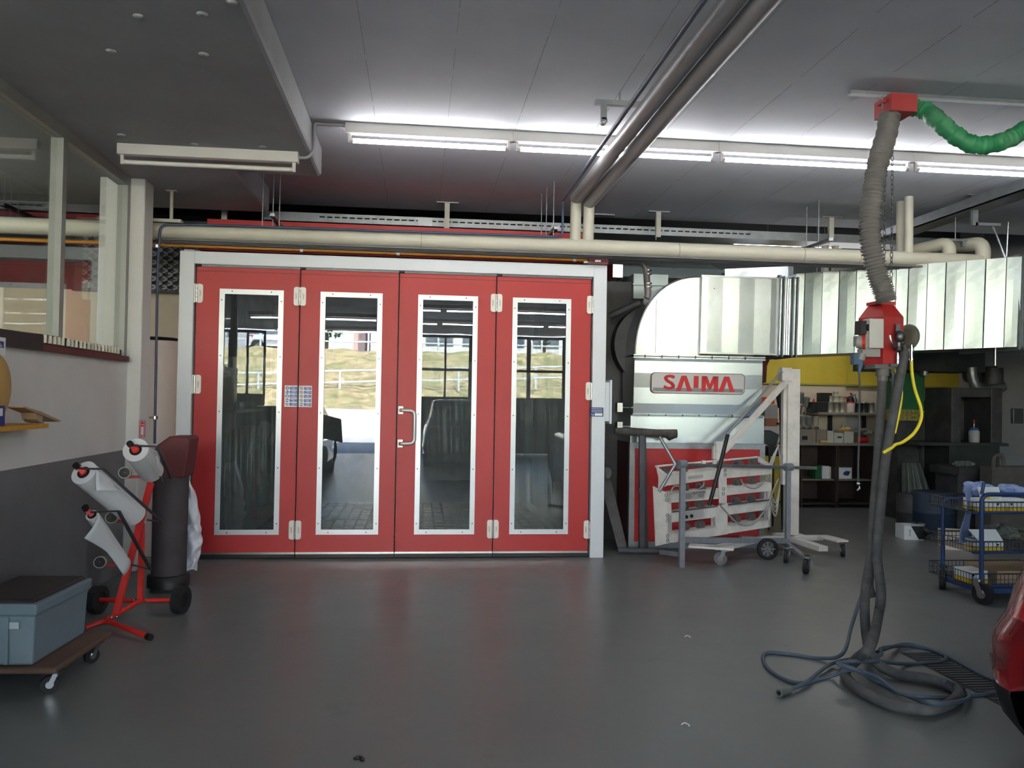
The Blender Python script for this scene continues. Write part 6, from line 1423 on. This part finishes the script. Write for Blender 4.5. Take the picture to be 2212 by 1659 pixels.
fbox(1953, 1992, 1166, .17, .25, SIGNW, 'small white and black carton alone on the dark floor', -0.15, txt='STAR')
fbox(2041, 2095, 1187, .2, .3, mat('pinkish_carton', (206, 190, 178), .7), 'larger pinkish white carton on the floor behind the cart', -0.35)
crump(P(2003, 1168, Z=0).x, P(2003, 1168, Z=0).y + .2, .09, .12, .12, .08, 8, BLACK, 'black_bag', 'small dark bag behind the small floor carton', 'bag')

# ---- paint bench at the back
BYB = 12.2
def K(px, py, Y=BYB): return P(px, py, Y=Y)
DKW = mat('dark_brown_board', (58, 46, 42), .6, var=.15); BT = mat('bench_top_grey', (120, 116, 104), .6, var=.1)
bt = K(1800, 957).z
bx0, bx1 = K(1728, 955).x, K(1893, 960).x
tag(MB().box((bx0 - .3, BYB, bt - .04), (bx1, 12.97, bt)).build('worktop', BT), 'long grey bench top along the back wall', 'worktop')
for k, (xa, xb, lab) in enumerate(((bx0 + .05, K(1812, 955).x, 'open dark bench cabinet closest to the white dryer post'), (K(1812, 955).x + .01, bx1, 'open dark bench cabinet closest to the hanging hoses'))):
    t = thing('bench_cabinet', ((xa + xb) / 2, BYB + .3, 0), lab, 'cabinet', 'bench cabinets')
    m_ = MB(); 
    for x in (xa, xb - .02): m_.box((x, BYB + .05, 0.0), (x + .02, 12.9, bt - .04))
    m_.box((xa, 12.85, 0), (xb, 12.9, bt - .04)); m_.box((xa, BYB + .05, .05), (xb, 12.9, .07)); m_.build('carcass', DKW, t)
    MB().box((xa + .02, BYB + .1, .42), (xb - .02, 12.85, .44)).build('shelf_board', BT, t)
# things in the cabinets
for k, (px, w_, h_, m, lab) in enumerate(((1790, .12, .2, SIGNW, 'white box on the cabinet shelf, next to the dark divider'), (1806, .16, .19, CREAM, 'cream box on the cabinet shelf, right beside the divider'), (1826, .22, .18, SIGNW, 'white and brown box on the cabinet shelf'), (1775, .1, .2, DKGREEN, 'dark green tin in the first cabinet'))):
    x = K(px, 1010).x; tag(MB().box((x, BYB + .2, .44), (x + w_, BYB + .4, .44 + h_), bev=0).build('shelf_box', m, bevel=.004), lab, 'box')
x = K(1842, 1030).x; crump(x, BYB + .3, .52, .14, .1, .08, 12, NAVY, 'blue_rag', 'dark blue rag in the bench cabinet', 'cloth')
# wall shelf with tins
shz = K(1830, 891, 12.5).z; sx0, sx1 = K(1768, 890, 12.4).x, K(1945, 890, 12.4).x
shf2 = thing('tin_shelf', ((sx0 + sx1) / 2, 12.7, shz), 'rounded grey shelf carrying paint tins over the bench', 'shelf')
MB().box((sx0, 12.4, shz - .05), (sx1, 12.97, shz)).build('shelf_board', BT, shf2, bevel=.02)
for px in (1795, 1868):
    xx = K(px, 910, 12.85).x; MB().box((xx - .03, 12.86, bt + .02), (xx + .03, 12.9, shz - .05)).build('bracket', BLACK, shf2)
# wall tiles panel behind (grey-white sheets)
for k, (p0_, p1_) in enumerate(((1765, 1790), (1803, 1862))):
    a = K(p0_, 0, 12.96).x; b_ = K(p1_, 0, 12.96).x; tag(MB().box((a, 12.95, bt + .1), (b_, 12.99, shz - .06)).build('wall_sheet', mat('pale_grey_sheet', (176, 178, 184), .5) if k == 0 else MATS['pale_grey_sheet']), ('small pale grey sheet on the wall above the spray guns' if k == 0 else 'wide pale grey sheet on the wall below the tin shelf'), 'panel')
def can(px, yb_, r, h_, y, m, lab, lid=None, name='paint_tin', z=None):
    x = K(px, 0, y).x; z = shz if z is None else z; c = MB(); c.lathe((x, y, z), [(r, 0), (r, h_), (r * 1.04, h_), (r * 1.04, h_ + .008), (r * .9, h_ + .006)], 18, 0)
    if lid: c.lathe((x, y, z + h_ + .005), [(r * .85, 0), (r * .8, .01)], 14, 1)
    return tag(c.build(name, [m, lid or m]), lab, 'tin', 'paint tins on the shelf')
canL = [(1800, .055, .155, TIN, 'silver paint tin on the shelf, first after the black boxes'), (1814, .045, .15, TIN, 'silver paint tin on the shelf, second after the black boxes'), (1827, .05, .155, TIN, 'silver paint tin touching the pump bottle'),
        (1860, .05, .14, DSTEEL, 'dull dark tin right after the pump bottle'), (1873, .06, .15, DSTEEL, 'wide dull dark tin on the shelf, before the hanging hose'), (1888, .055, .15, TIN, 'tin half hidden by the hanging grey hose')]
for px, r, h_, m, lab in canL: can(px, 0, r, h_, 12.55, m, lab, lid=STEEL)
for px, lab in ((1799, 'small cream tin stacked on the first silver tin'), (1813, 'small cream tin stacked on the second silver tin'), (1826, 'small tan tin stacked beside the pump bottle')): can(px, 0, .045, .09, 12.56, mat('cream_tin', (206, 200, 180), .5) if 'cream_tin' not in MATS else MATS['cream_tin'], lab, z=shz + .165)
can(1812, 0, .04, .06, 12.56, MATS['cream_tin'], 'small tin on top of the stacked cream tins', z=shz + .265)
for px, w_, z_, lab in ((1766, .075, 0, 'slim black box at the shelf end'), (1776, .085, 0, 'slim black box, second from the shelf end'), (1787, .075, 0, 'slim black box, third from the shelf end')):
    x = K(px - 3, 0, 12.5).x; tag(MB().box((x, 12.48, shz), (x + w_, 12.7, shz + .16)).build('black_box', BLACK, bevel=.004), lab, 'box', 'black boxes on the tin shelf')
x = K(1781, 0, 12.55).x; tag(MB().box((x, 12.52, shz + .163), (x + .17, 12.7, shz + .31)).build('black_box', BLACK), 'wider black box stacked on the slim black boxes', 'box', 'black boxes on the tin shelf')
x = K(1767, 0, 12.5).x; tag(MB().lathe((x + .01, 12.55, shz + .162), [(.02, 0), (.02, .025), (.01, .03), (.014, .045)], 12).build('small_bottle', LOGORED), 'tiny red-capped bottle on the end black box', 'bottle')
# pump spray bottle
pbx_ = K(1844, 0, 12.5).x; pbt = thing('pump_bottle', (pbx_, 12.5, shz), 'white pump spray bottle with red ring and black top on the tin shelf', 'bottle')
MB().lathe((pbx_, 12.5, shz), [(.062, 0), (.07, .02), (.07, .13), (.06, .155)], 22).build('tank', mat('milky_plastic', (200, 186, 182), .4), pbt)
MB().lathe((pbx_, 12.5, shz + .15), [(.062, 0), (.062, .025)], 22).build('ring', LOGORED, pbt)
m_ = MB().lathe((pbx_, 12.5, shz + .175), [(.06, 0), (.055, .05), (.04, .085), (.015, .09)], 20); m_.build('pump_head', BLACK, pbt)
m_ = MB().lathe((pbx_ + .01, 12.5, shz + .26), [(.01, 0), (.01, .035), (.022, .04), (.02, .055)], 12); m_.cyl((pbx_ - .05, 12.48, shz + .235), (pbx_ - .1, 12.46, shz + .24), .016, 10); m_.build('plunger', LOGORED, pbt)
x = K(1855, 0, 12.7).x; tag(MB().lathe((x, 12.75, shz), [(.055, 0), (.055, .2), (.03, .25), (.02, .27), (.03, .3)], 18).build('thermos', GALVD), 'grey bottle with dark cap standing behind the pump bottle', 'bottle')
# spray guns on the wall and bench
def gun(px, py, s, lab, m):
    c = K(px, py, 12.7); t = thing('spray_gun', c, lab, 'spray gun', 'spray guns hung by the bench')
    MB().lathe(c + Vector((0, 0, -.02)), [(.02, 0), (.05 * s, .05), (.055 * s, .14), (.065 * s, .15), (.05 * s, .17), (.02, .18)], 18).build('cup', m, t)
    g_ = MB(); g_.cyl(c + Vector((0, 0, -.02)), c + Vector((.0, -.02, -.1)), .014, 10); g_.cyl(c + Vector((-.04, -.02, -.06)), c + Vector((.04, -.02, -.05)), .015, 10); g_.bar(c + Vector((.0, -.02, -.06)), c + Vector((-.01, 0, -.2)), .02, .025); g_.build('gun_body', STEEL, t)
GC = mat('smoky_cup', (120, 124, 122), .4)
gun(1741, 878, 1.1, 'spray gun with tall smoky cup, highest on the wall', GC); gun(1730, 868, .9, 'spray gun half hidden by the white dryer post', GC); gun(1747, 918, 1.1, 'lower spray gun with dark cup above the bench', GC); gun(1762, 918, .9, 'lower spray gun with pale cup above the bench', mat('pale_cup', (186, 182, 170), .4)); gun(1734, 918, .9, 'lower spray gun behind the dryer post', GC)
# drawers and boxes on the bench
for k, (p0_, p1_, zt3, m, lab) in enumerate(((1732, 1770, 929, mat('grey_drawer', (120, 112, 104), .6), 'grey drawer box on the bench beneath the spray guns'), (1772, 1793, 929, MATS['grey_drawer'], 'grey drawer box on the bench with dark gap'), (1795, 1808, 931, mat('pale_box', (170, 170, 160), .6), 'pale narrow box on the bench'), (1809, 1829, 936, MATS['pale_box'], 'pale box with a black label on the bench'), (1831, 1851, 932, MATS['pale_box'], 'pale box carrying a yellow sponge on the bench'))):
    a = K(p0_, 0, 12.3).x; b_ = K(p1_, 0, 12.3).x; h_ = K(1800, zt3, 12.3).z - bt
    mb = MB().box((a, 12.3, bt), (b_, 12.6, bt + h_), 0)
    if k == 3: mb.box((a + .06, 12.297, bt + h_ * .5), (a + .13, 12.3, bt + h_ * .68), 1)
    if k == 0: mb.box((a + .07, 12.296, bt + h_ * .2), (a + .16, 12.3, bt + h_ * .5), 1)
    tag(mb.build('bench_box', [m, BLACK]), lab, 'box')
    if k == 4: crump((a + b_) / 2, 12.42, bt + h_ + .035, .075, .06, .03, 21, YLID, 'sponge', 'yellow sponge on the pale box', 'sponge')
a = K(1779, 0, 12.25).x; tag(MB().box((a, 12.22, bt), (a + .12, 12.29, bt + .035)).build('sponge', YLID, bevel=.01), 'flat pale yellow sponge on the bench edge', 'sponge')
crump(K(1870, 0, 12.35).x, 12.35, bt + .17, .13, .09, .05, 22, CLOTH, 'crumpled_cloth', 'pale grey rag heaped at the bench end', 'cloth')
a = K(1862, 0, 12.3).x; tag(MB().cyl((a, 12.3, bt + .05), (a + .16, 12.35, bt + .05), .045, 16).build('red_canister', LOGORED), 'red canister lying on the bench end', 'can')
a = K(1841, 0, 12.25).x; mb = MB().lathe((a, 12.42, bt + .23), [(.035, 0), (.04, .03), (.02, .07), (.01, .09)], 14); tag(mb.build('clear_bottle', GC), 'small clear bottle behind the sponge box', 'bottle')
# pipe along the yellow wall
tag(MB().tube([(5.1, 12.5, 1.93), (7.05, 12.5, 1.93)], .02, 8).tube([(7.05, 12.95, 1.93), (8.9, 12.95, 1.93)], .02, 8).build('wall_pipe', mat('yellowed_pipe', (150, 144, 70), .6)), 'thin yellowed pipe along the wall above the tin shelf', 'pipe')
# left of the dryer post: sandpaper boxes, welding visor, black stool
WY = 12.3
for (px0, px1, pt, pb, m, lab) in ((1646, 1673, 858, 872, ORLENS, 'orange and white carton behind the dryer boom'), (1652, 1680, 874, 902, mat('grey_tray', (150, 148, 150), .6), 'grey plastic tray between two shelves behind the boom'), (1653, 1681, 904, 920, SANDC, 'brown carton behind the dryer boom'), (1651, 1688, 921, 962, mat('white_cupboard', (186, 184, 180), .6), 'white cupboard side behind the visor')):
    a = K(px0, pb, WY); b_ = K(px1, pt, WY); tag(MB().box((a.x, WY, a.z), (b_.x, WY + .25, b_.z)).build('carton' if 'carton' in lab else ('tray' if 'tray' in lab else 'cupboard'), m, bevel=.004), lab, 'box')
vz = MB(); VY = 10.2; vp = [P(x, y, Y=VY) for x, y in ((1649, 929), (1665, 930), (1684, 939), (1678, 962), (1668, 965), (1650, 958))]; vz.prism(vp, (0, .02, 0)); tag(vz.build('visor', mat('smoked_visor', (52, 58, 60), .25), bevel=.01), 'dark curved visor beside the unit', 'visor')
stl = thing('bar_stool', (P(1670, 1090, Y=10.3).x, 10.3, 0), 'black bar stool half hidden behind the dryer', 'stool')
sa = P(1656, 985, Y=10.15); sb = P(1695, 965, Y=10.15)
MB().box((sa.x, 10.1, sa.z), (sb.x, 10.45, sb.z)).build('seat', BLACK, stl, bevel=.02)
for x in (sa.x + .03, sb.x - .03):
    for y in (10.13, 10.42): MB().cyl((x, y, 0), (x, y, sa.z), .013, 8).build('leg', BLACK, stl)
sr = MB(); sr.cyl((sa.x + .03, 10.13, .35), (sb.x - .03, 10.13, .35), .01, 8); sr.cyl((sa.x + .03, 10.42, .35), (sb.x - .03, 10.42, .35), .01, 8); sr.build('stretcher', BLACK, stl)
lp_ = MB(); lp_.bar(P(1690, 870, Y=10.6), (P(1696, 985, Y=10.6).x, 10.6, 0), .07, .05, (0, 1, 0)); lp_.bar(P(1684, 845, Y=10.6), P(1690, 880, Y=10.6), .1, .06, (0, 1, 0)); lp_.bar(P(1678, 915, Y=10.58), P(1697, 917, Y=10.58), .03, .03); tag(lp_.build('tool_stand', BLACK), 'dark upright tool stand just behind the dryer boom', 'stand')
# red fender-like part above at unit's right edge
a = P(1649, 775, Y=9.75); (MB().prism([P(x, y, Y=9.75) for x, y in ((1648, 772), (1665, 772), (1657, 790), (1655, 826), (1647, 828))], (0, .3, 0)).build('side_panel', MAROON, unit))

# ---- dark wash station on the right
DG = mat('dark_green_grey', (40, 46, 44), .6, var=.15, dirt=(80, 82, 78), dscale=3, damt=.3); DKM = mat('dark_dirty_metal', (52, 52, 54), .55, var=.2, scale=5, dirt=(96, 94, 90), dscale=5, damt=.4)
a, b_ = P(1952, 800, Y=10.6), P(2128, 765, Y=10.6)
ed = thing('extract_plenum', (a.x, 10.6, a.z), 'long dark overhead extraction box behind the duct', 'duct')
MB().box((a.x - .35, 10.6, a.z), (min(b_.x, 8.0), 11.3, b_.z + .15)).build('plenum', DG, ed)
v = MB(); v.cyl(P(2145, 795, Y=10.7), P(2145, 830, Y=10.7), .13, 20); v.cyl((P(2100, 800, Y=10.8).x, 10.9, a.z - .02), (P(2160, 800, Y=10.8).x, 10.9, a.z - .02), .12, 20); v.build('elbow', DKM, ed)
fh_ = smooth_path([P(2098, 793, Y=10.6), P(2100, 812, Y=10.6), P(2108, 835, Y=10.6), P(2125, 843, Y=10.6), P(2148, 840, Y=10.6), P(2166, 834, Y=10.65)], 14)
tag(MB().tube(fh_, lambda t, i: .062 + .009 * (i % 2), 18).build('flexible_duct', GALVD), 'silver flexible duct curling under the dark extraction box', 'duct')
tag(MB().tube([P(1997, 790 - .6 * k * 0, Y=10.7) + Vector((0, 0, -.012 * k + .04)) for k in range(16)], lambda t, i: .05 + .008 * (i % 2), 16).build('flexible_duct', GALVD), 'short silver flexible duct going down into the green cabinet', 'duct')
a, b_ = P(1940, 884, Y=11.0), P(1998, 806, Y=11.0); g_ = thing('green_cabinet', (a.x, 11, a.z), 'dark green metal cabinet behind the yellow hoses', 'cabinet')
MB().box((a.x, 11.0, a.z), (b_.x, 11.5, b_.z)).build('body', DKGREEN, g_, bevel=.01); MB().box((a.x + .0, 10.97, a.z - .16), (P(1990, 890, Y=11).x, 11.5, a.z)).build('tool_rail', mat('speckled_yellow_rail', (130, 122, 60), .6, var=.6, scale=30), g_)
MB().box((a.x + .02, 11.05, 0), (P(1990, 890, Y=11).x - .0, 11.5, a.z - .16)).build('stand', DKM, g_)
a, b_ = P(1996, 958, Y=11.02), P(2052, 892, Y=11.02); tag(MB().box((a.x, 11.02, 0), (b_.x, 11.6, b_.z)).build('metal_cabinet', mat('stained_grey_metal', (98, 98, 92), .6, var=.15, dirt=(60, 60, 56), dscale=3, damt=.6), bevel=.01), 'stained grey metal cabinet in the dark corner', 'cabinet')
a, b_ = P(2000, 890, Y=11.1), P(2048, 866, Y=11.1); tag(MB().box((a.x, 11.1, b_.z - .14), (b_.x, 11.4, b_.z)).build('maroon_box', mat('dull_maroon', (70, 40, 42), .7)), 'dull maroon box on the grey metal cabinet', 'box')
# wash booth
ws = thing('wash_booth', P(2110, 1100, Y=10.4), 'dark gun-washing booth with open front in the far right corner', 'wash station'); ws.location.z = 0
wa, wbb = P(2056, 837, Y=10.4), P(2165, 957, Y=10.4); wt = wa.z; wbz = wbb.z; x0 = wa.x; x1 = wbb.x; xi0 = P(2076, 0 + 900, Y=10.4).x; xi1 = P(2141, 900, Y=10.4).x; zi = P(2100, 858, Y=10.4).z
w_ = MB(); w_.box((x0, 10.4, wbz), (xi0, 11.0, wt)); w_.box((xi1, 10.4, wbz), (x1, 11.0, wt)); w_.box((xi0, 10.4, zi), (xi1, 11.0, wt)); w_.box((xi0, 10.95, wbz), (xi1, 11.0, zi)); w_.build('hood', DKM, ws, bevel=.01)
w_ = MB(); w_.box((P(1975, 957, Y=10.4).x, 10.3, wbz - .04), (x1 + .02, 11.0, wbz)); w_.box((x0, 10.45, 0), (x1, 11.0, wbz - .04)); w_.build('cabinet', DG, ws)
bl = thing('solvent_bottle', (P(2104, 955, Y=10.5).x, 10.5, wbz), 'white bottle with blue cap and red dispenser in the dark booth', 'bottle')
o = wpos(bl); MB().lathe(o, [(.06, 0), (.068, .02), (.068, .15), (.05, .17)], 20).build('bottle_body', mat('dull_white_plastic', (170, 170, 170), .5), bl)
MB().lathe(o + Vector((0, 0, .168)), [(.058, 0), (.055, .03), (.01, .035)], 18).build('cap', mat('cap_blue', (40, 96, 150), .5), bl); m_ = MB().cyl(o + Vector((0, 0, .2)), o + Vector((0, 0, .26)), .006, 8); m_.build('tube', STEEL, bl); MB().cyl(o + Vector((-.0, 0, .26)), o + Vector((-.015, -.01, .31)), .012, 8).build('dispenser', LOGORED, bl)
# sink / dirty table in front
a, b_ = P(2072, 1010, Y=9.6), P(2155, 1042, Y=9.6); tag(MB().box((a.x, 9.6, a.z - .1), (b_.x, 10.2, a.z)).box((a.x + .05, 9.7, 0), (b_.x - .05, 10.15, a.z - .1)).build('dirty_table', DKM), 'dark cluttered low table before the wash booth', 'table')
tp = MB()
tp.tube(smooth_path([P(2143, 1080, Y=9.3), P(2146, 1000, Y=9.3), P(2150, 985, Y=9.3), P(2164, 984, Y=9.3), P(2168, 1003, Y=9.3)], 6), .022, 10); tp.box(P(2143, 1043, Y=9.28), P(2212, 1006, Y=9.5)); tp.box((P(2143, 1043, Y=9.3).x, 9.32, 0), (P(2230, 1043, Y=9.3).x, 9.6, P(2143, 1043, Y=9.3).z))
tag(tp.build('wash_sink', mat('grimy_sink', (84, 80, 76), .6, var=.25, scale=8)), 'grimy sink with bent tap near the right picture edge', 'sink')
rn = random.Random(9)
for k, (px, py) in enumerate(((2075, 1012), (2088, 1008), (2100, 1014))):
    q = P(px, 1006, Y=9.75); crump(q.x, 9.8, P(2055, 1010, Y=9.6).z + .03, .05, .05, .03, 30 + k, CLOTH, 'crumpled_cloth', ('crumpled rag on the low table, farthest from the sink', 'crumpled rag on the low table, between two others', 'crumpled rag on the low table, closest to the sink')[k], 'cloth')
# rag-draped drums and bags in the dark corner
dr2 = MB().grid(lambda u, v: P(1948 + 65 * u * (0.6 + .6 * v), 1000 + 105 * v, Y=10.5 - .3 * math.sin(PI * u) - .04 * math.sin(u * 26 + v * 3) - .15 * v), 40, 14); tag(dr2.build('dust_sheet', mat('grey_dust_sheet', (98, 104, 98), .9, var=.25)), 'greyish green dust sheet draped in folds in the dark corner', 'sheet')
for (px, y_, r_, h_, m, lab) in ((1972, 10.1, .2, .45, DKM, 'dark waste drum standing under the dust sheet'), (2015, 9.9, .26, .5, mat('dark_blue_drum', (36, 50, 70), .6, var=.2), 'dark blue waste drum behind the small carton'), (2040, 10.2, .22, .42, DKM, 'dark waste drum beside the dark blue one')):
    x = P(px, 1100, Y=y_).x; tag(MB().lathe((x, y_, 0), [(r_ * .9, 0), (r_, .03), (r_, h_ * .5), (r_ * 1.03, h_ * .52), (r_, h_ * .54), (r_, h_), (r_ * .9, h_ + .02)], 24).build('waste_drum', m), lab, 'drum', 'waste drums')
# small wall gadget on the pillar
q = P(2196, 900, Y=11.1); tag(MB().box((q.x - .06, 11.09, q.z - .1), (q.x + .1, 11.15, q.z + .12)).build('wall_box', DSTEEL, bevel=.01), 'small grey box on the dark pillar at the right edge', 'box')
# litter on the floor
for k, (px, py, lab) in enumerate(((775, 1640, 'small dark scrap on the floor at the bottom of the picture'), (1485, 1375, 'tiny pale curl of paper on the open floor, the farther one'), (1480, 1565, 'tiny pale curl of paper on the open floor, the nearer one'))):
    q = P(px, py, Z=.003); mb = MB().tube(smooth_path([q + Vector((-.02, 0, 0)), q + Vector((.0, .01, .004)), q + Vector((.018, -.006, 0)), q + Vector((.012, -.02, 0))], 4), .003 if k else .008, 6); tag(mb.build('scrap', BLACK if k == 0 else PAPER), lab, 'scrap')
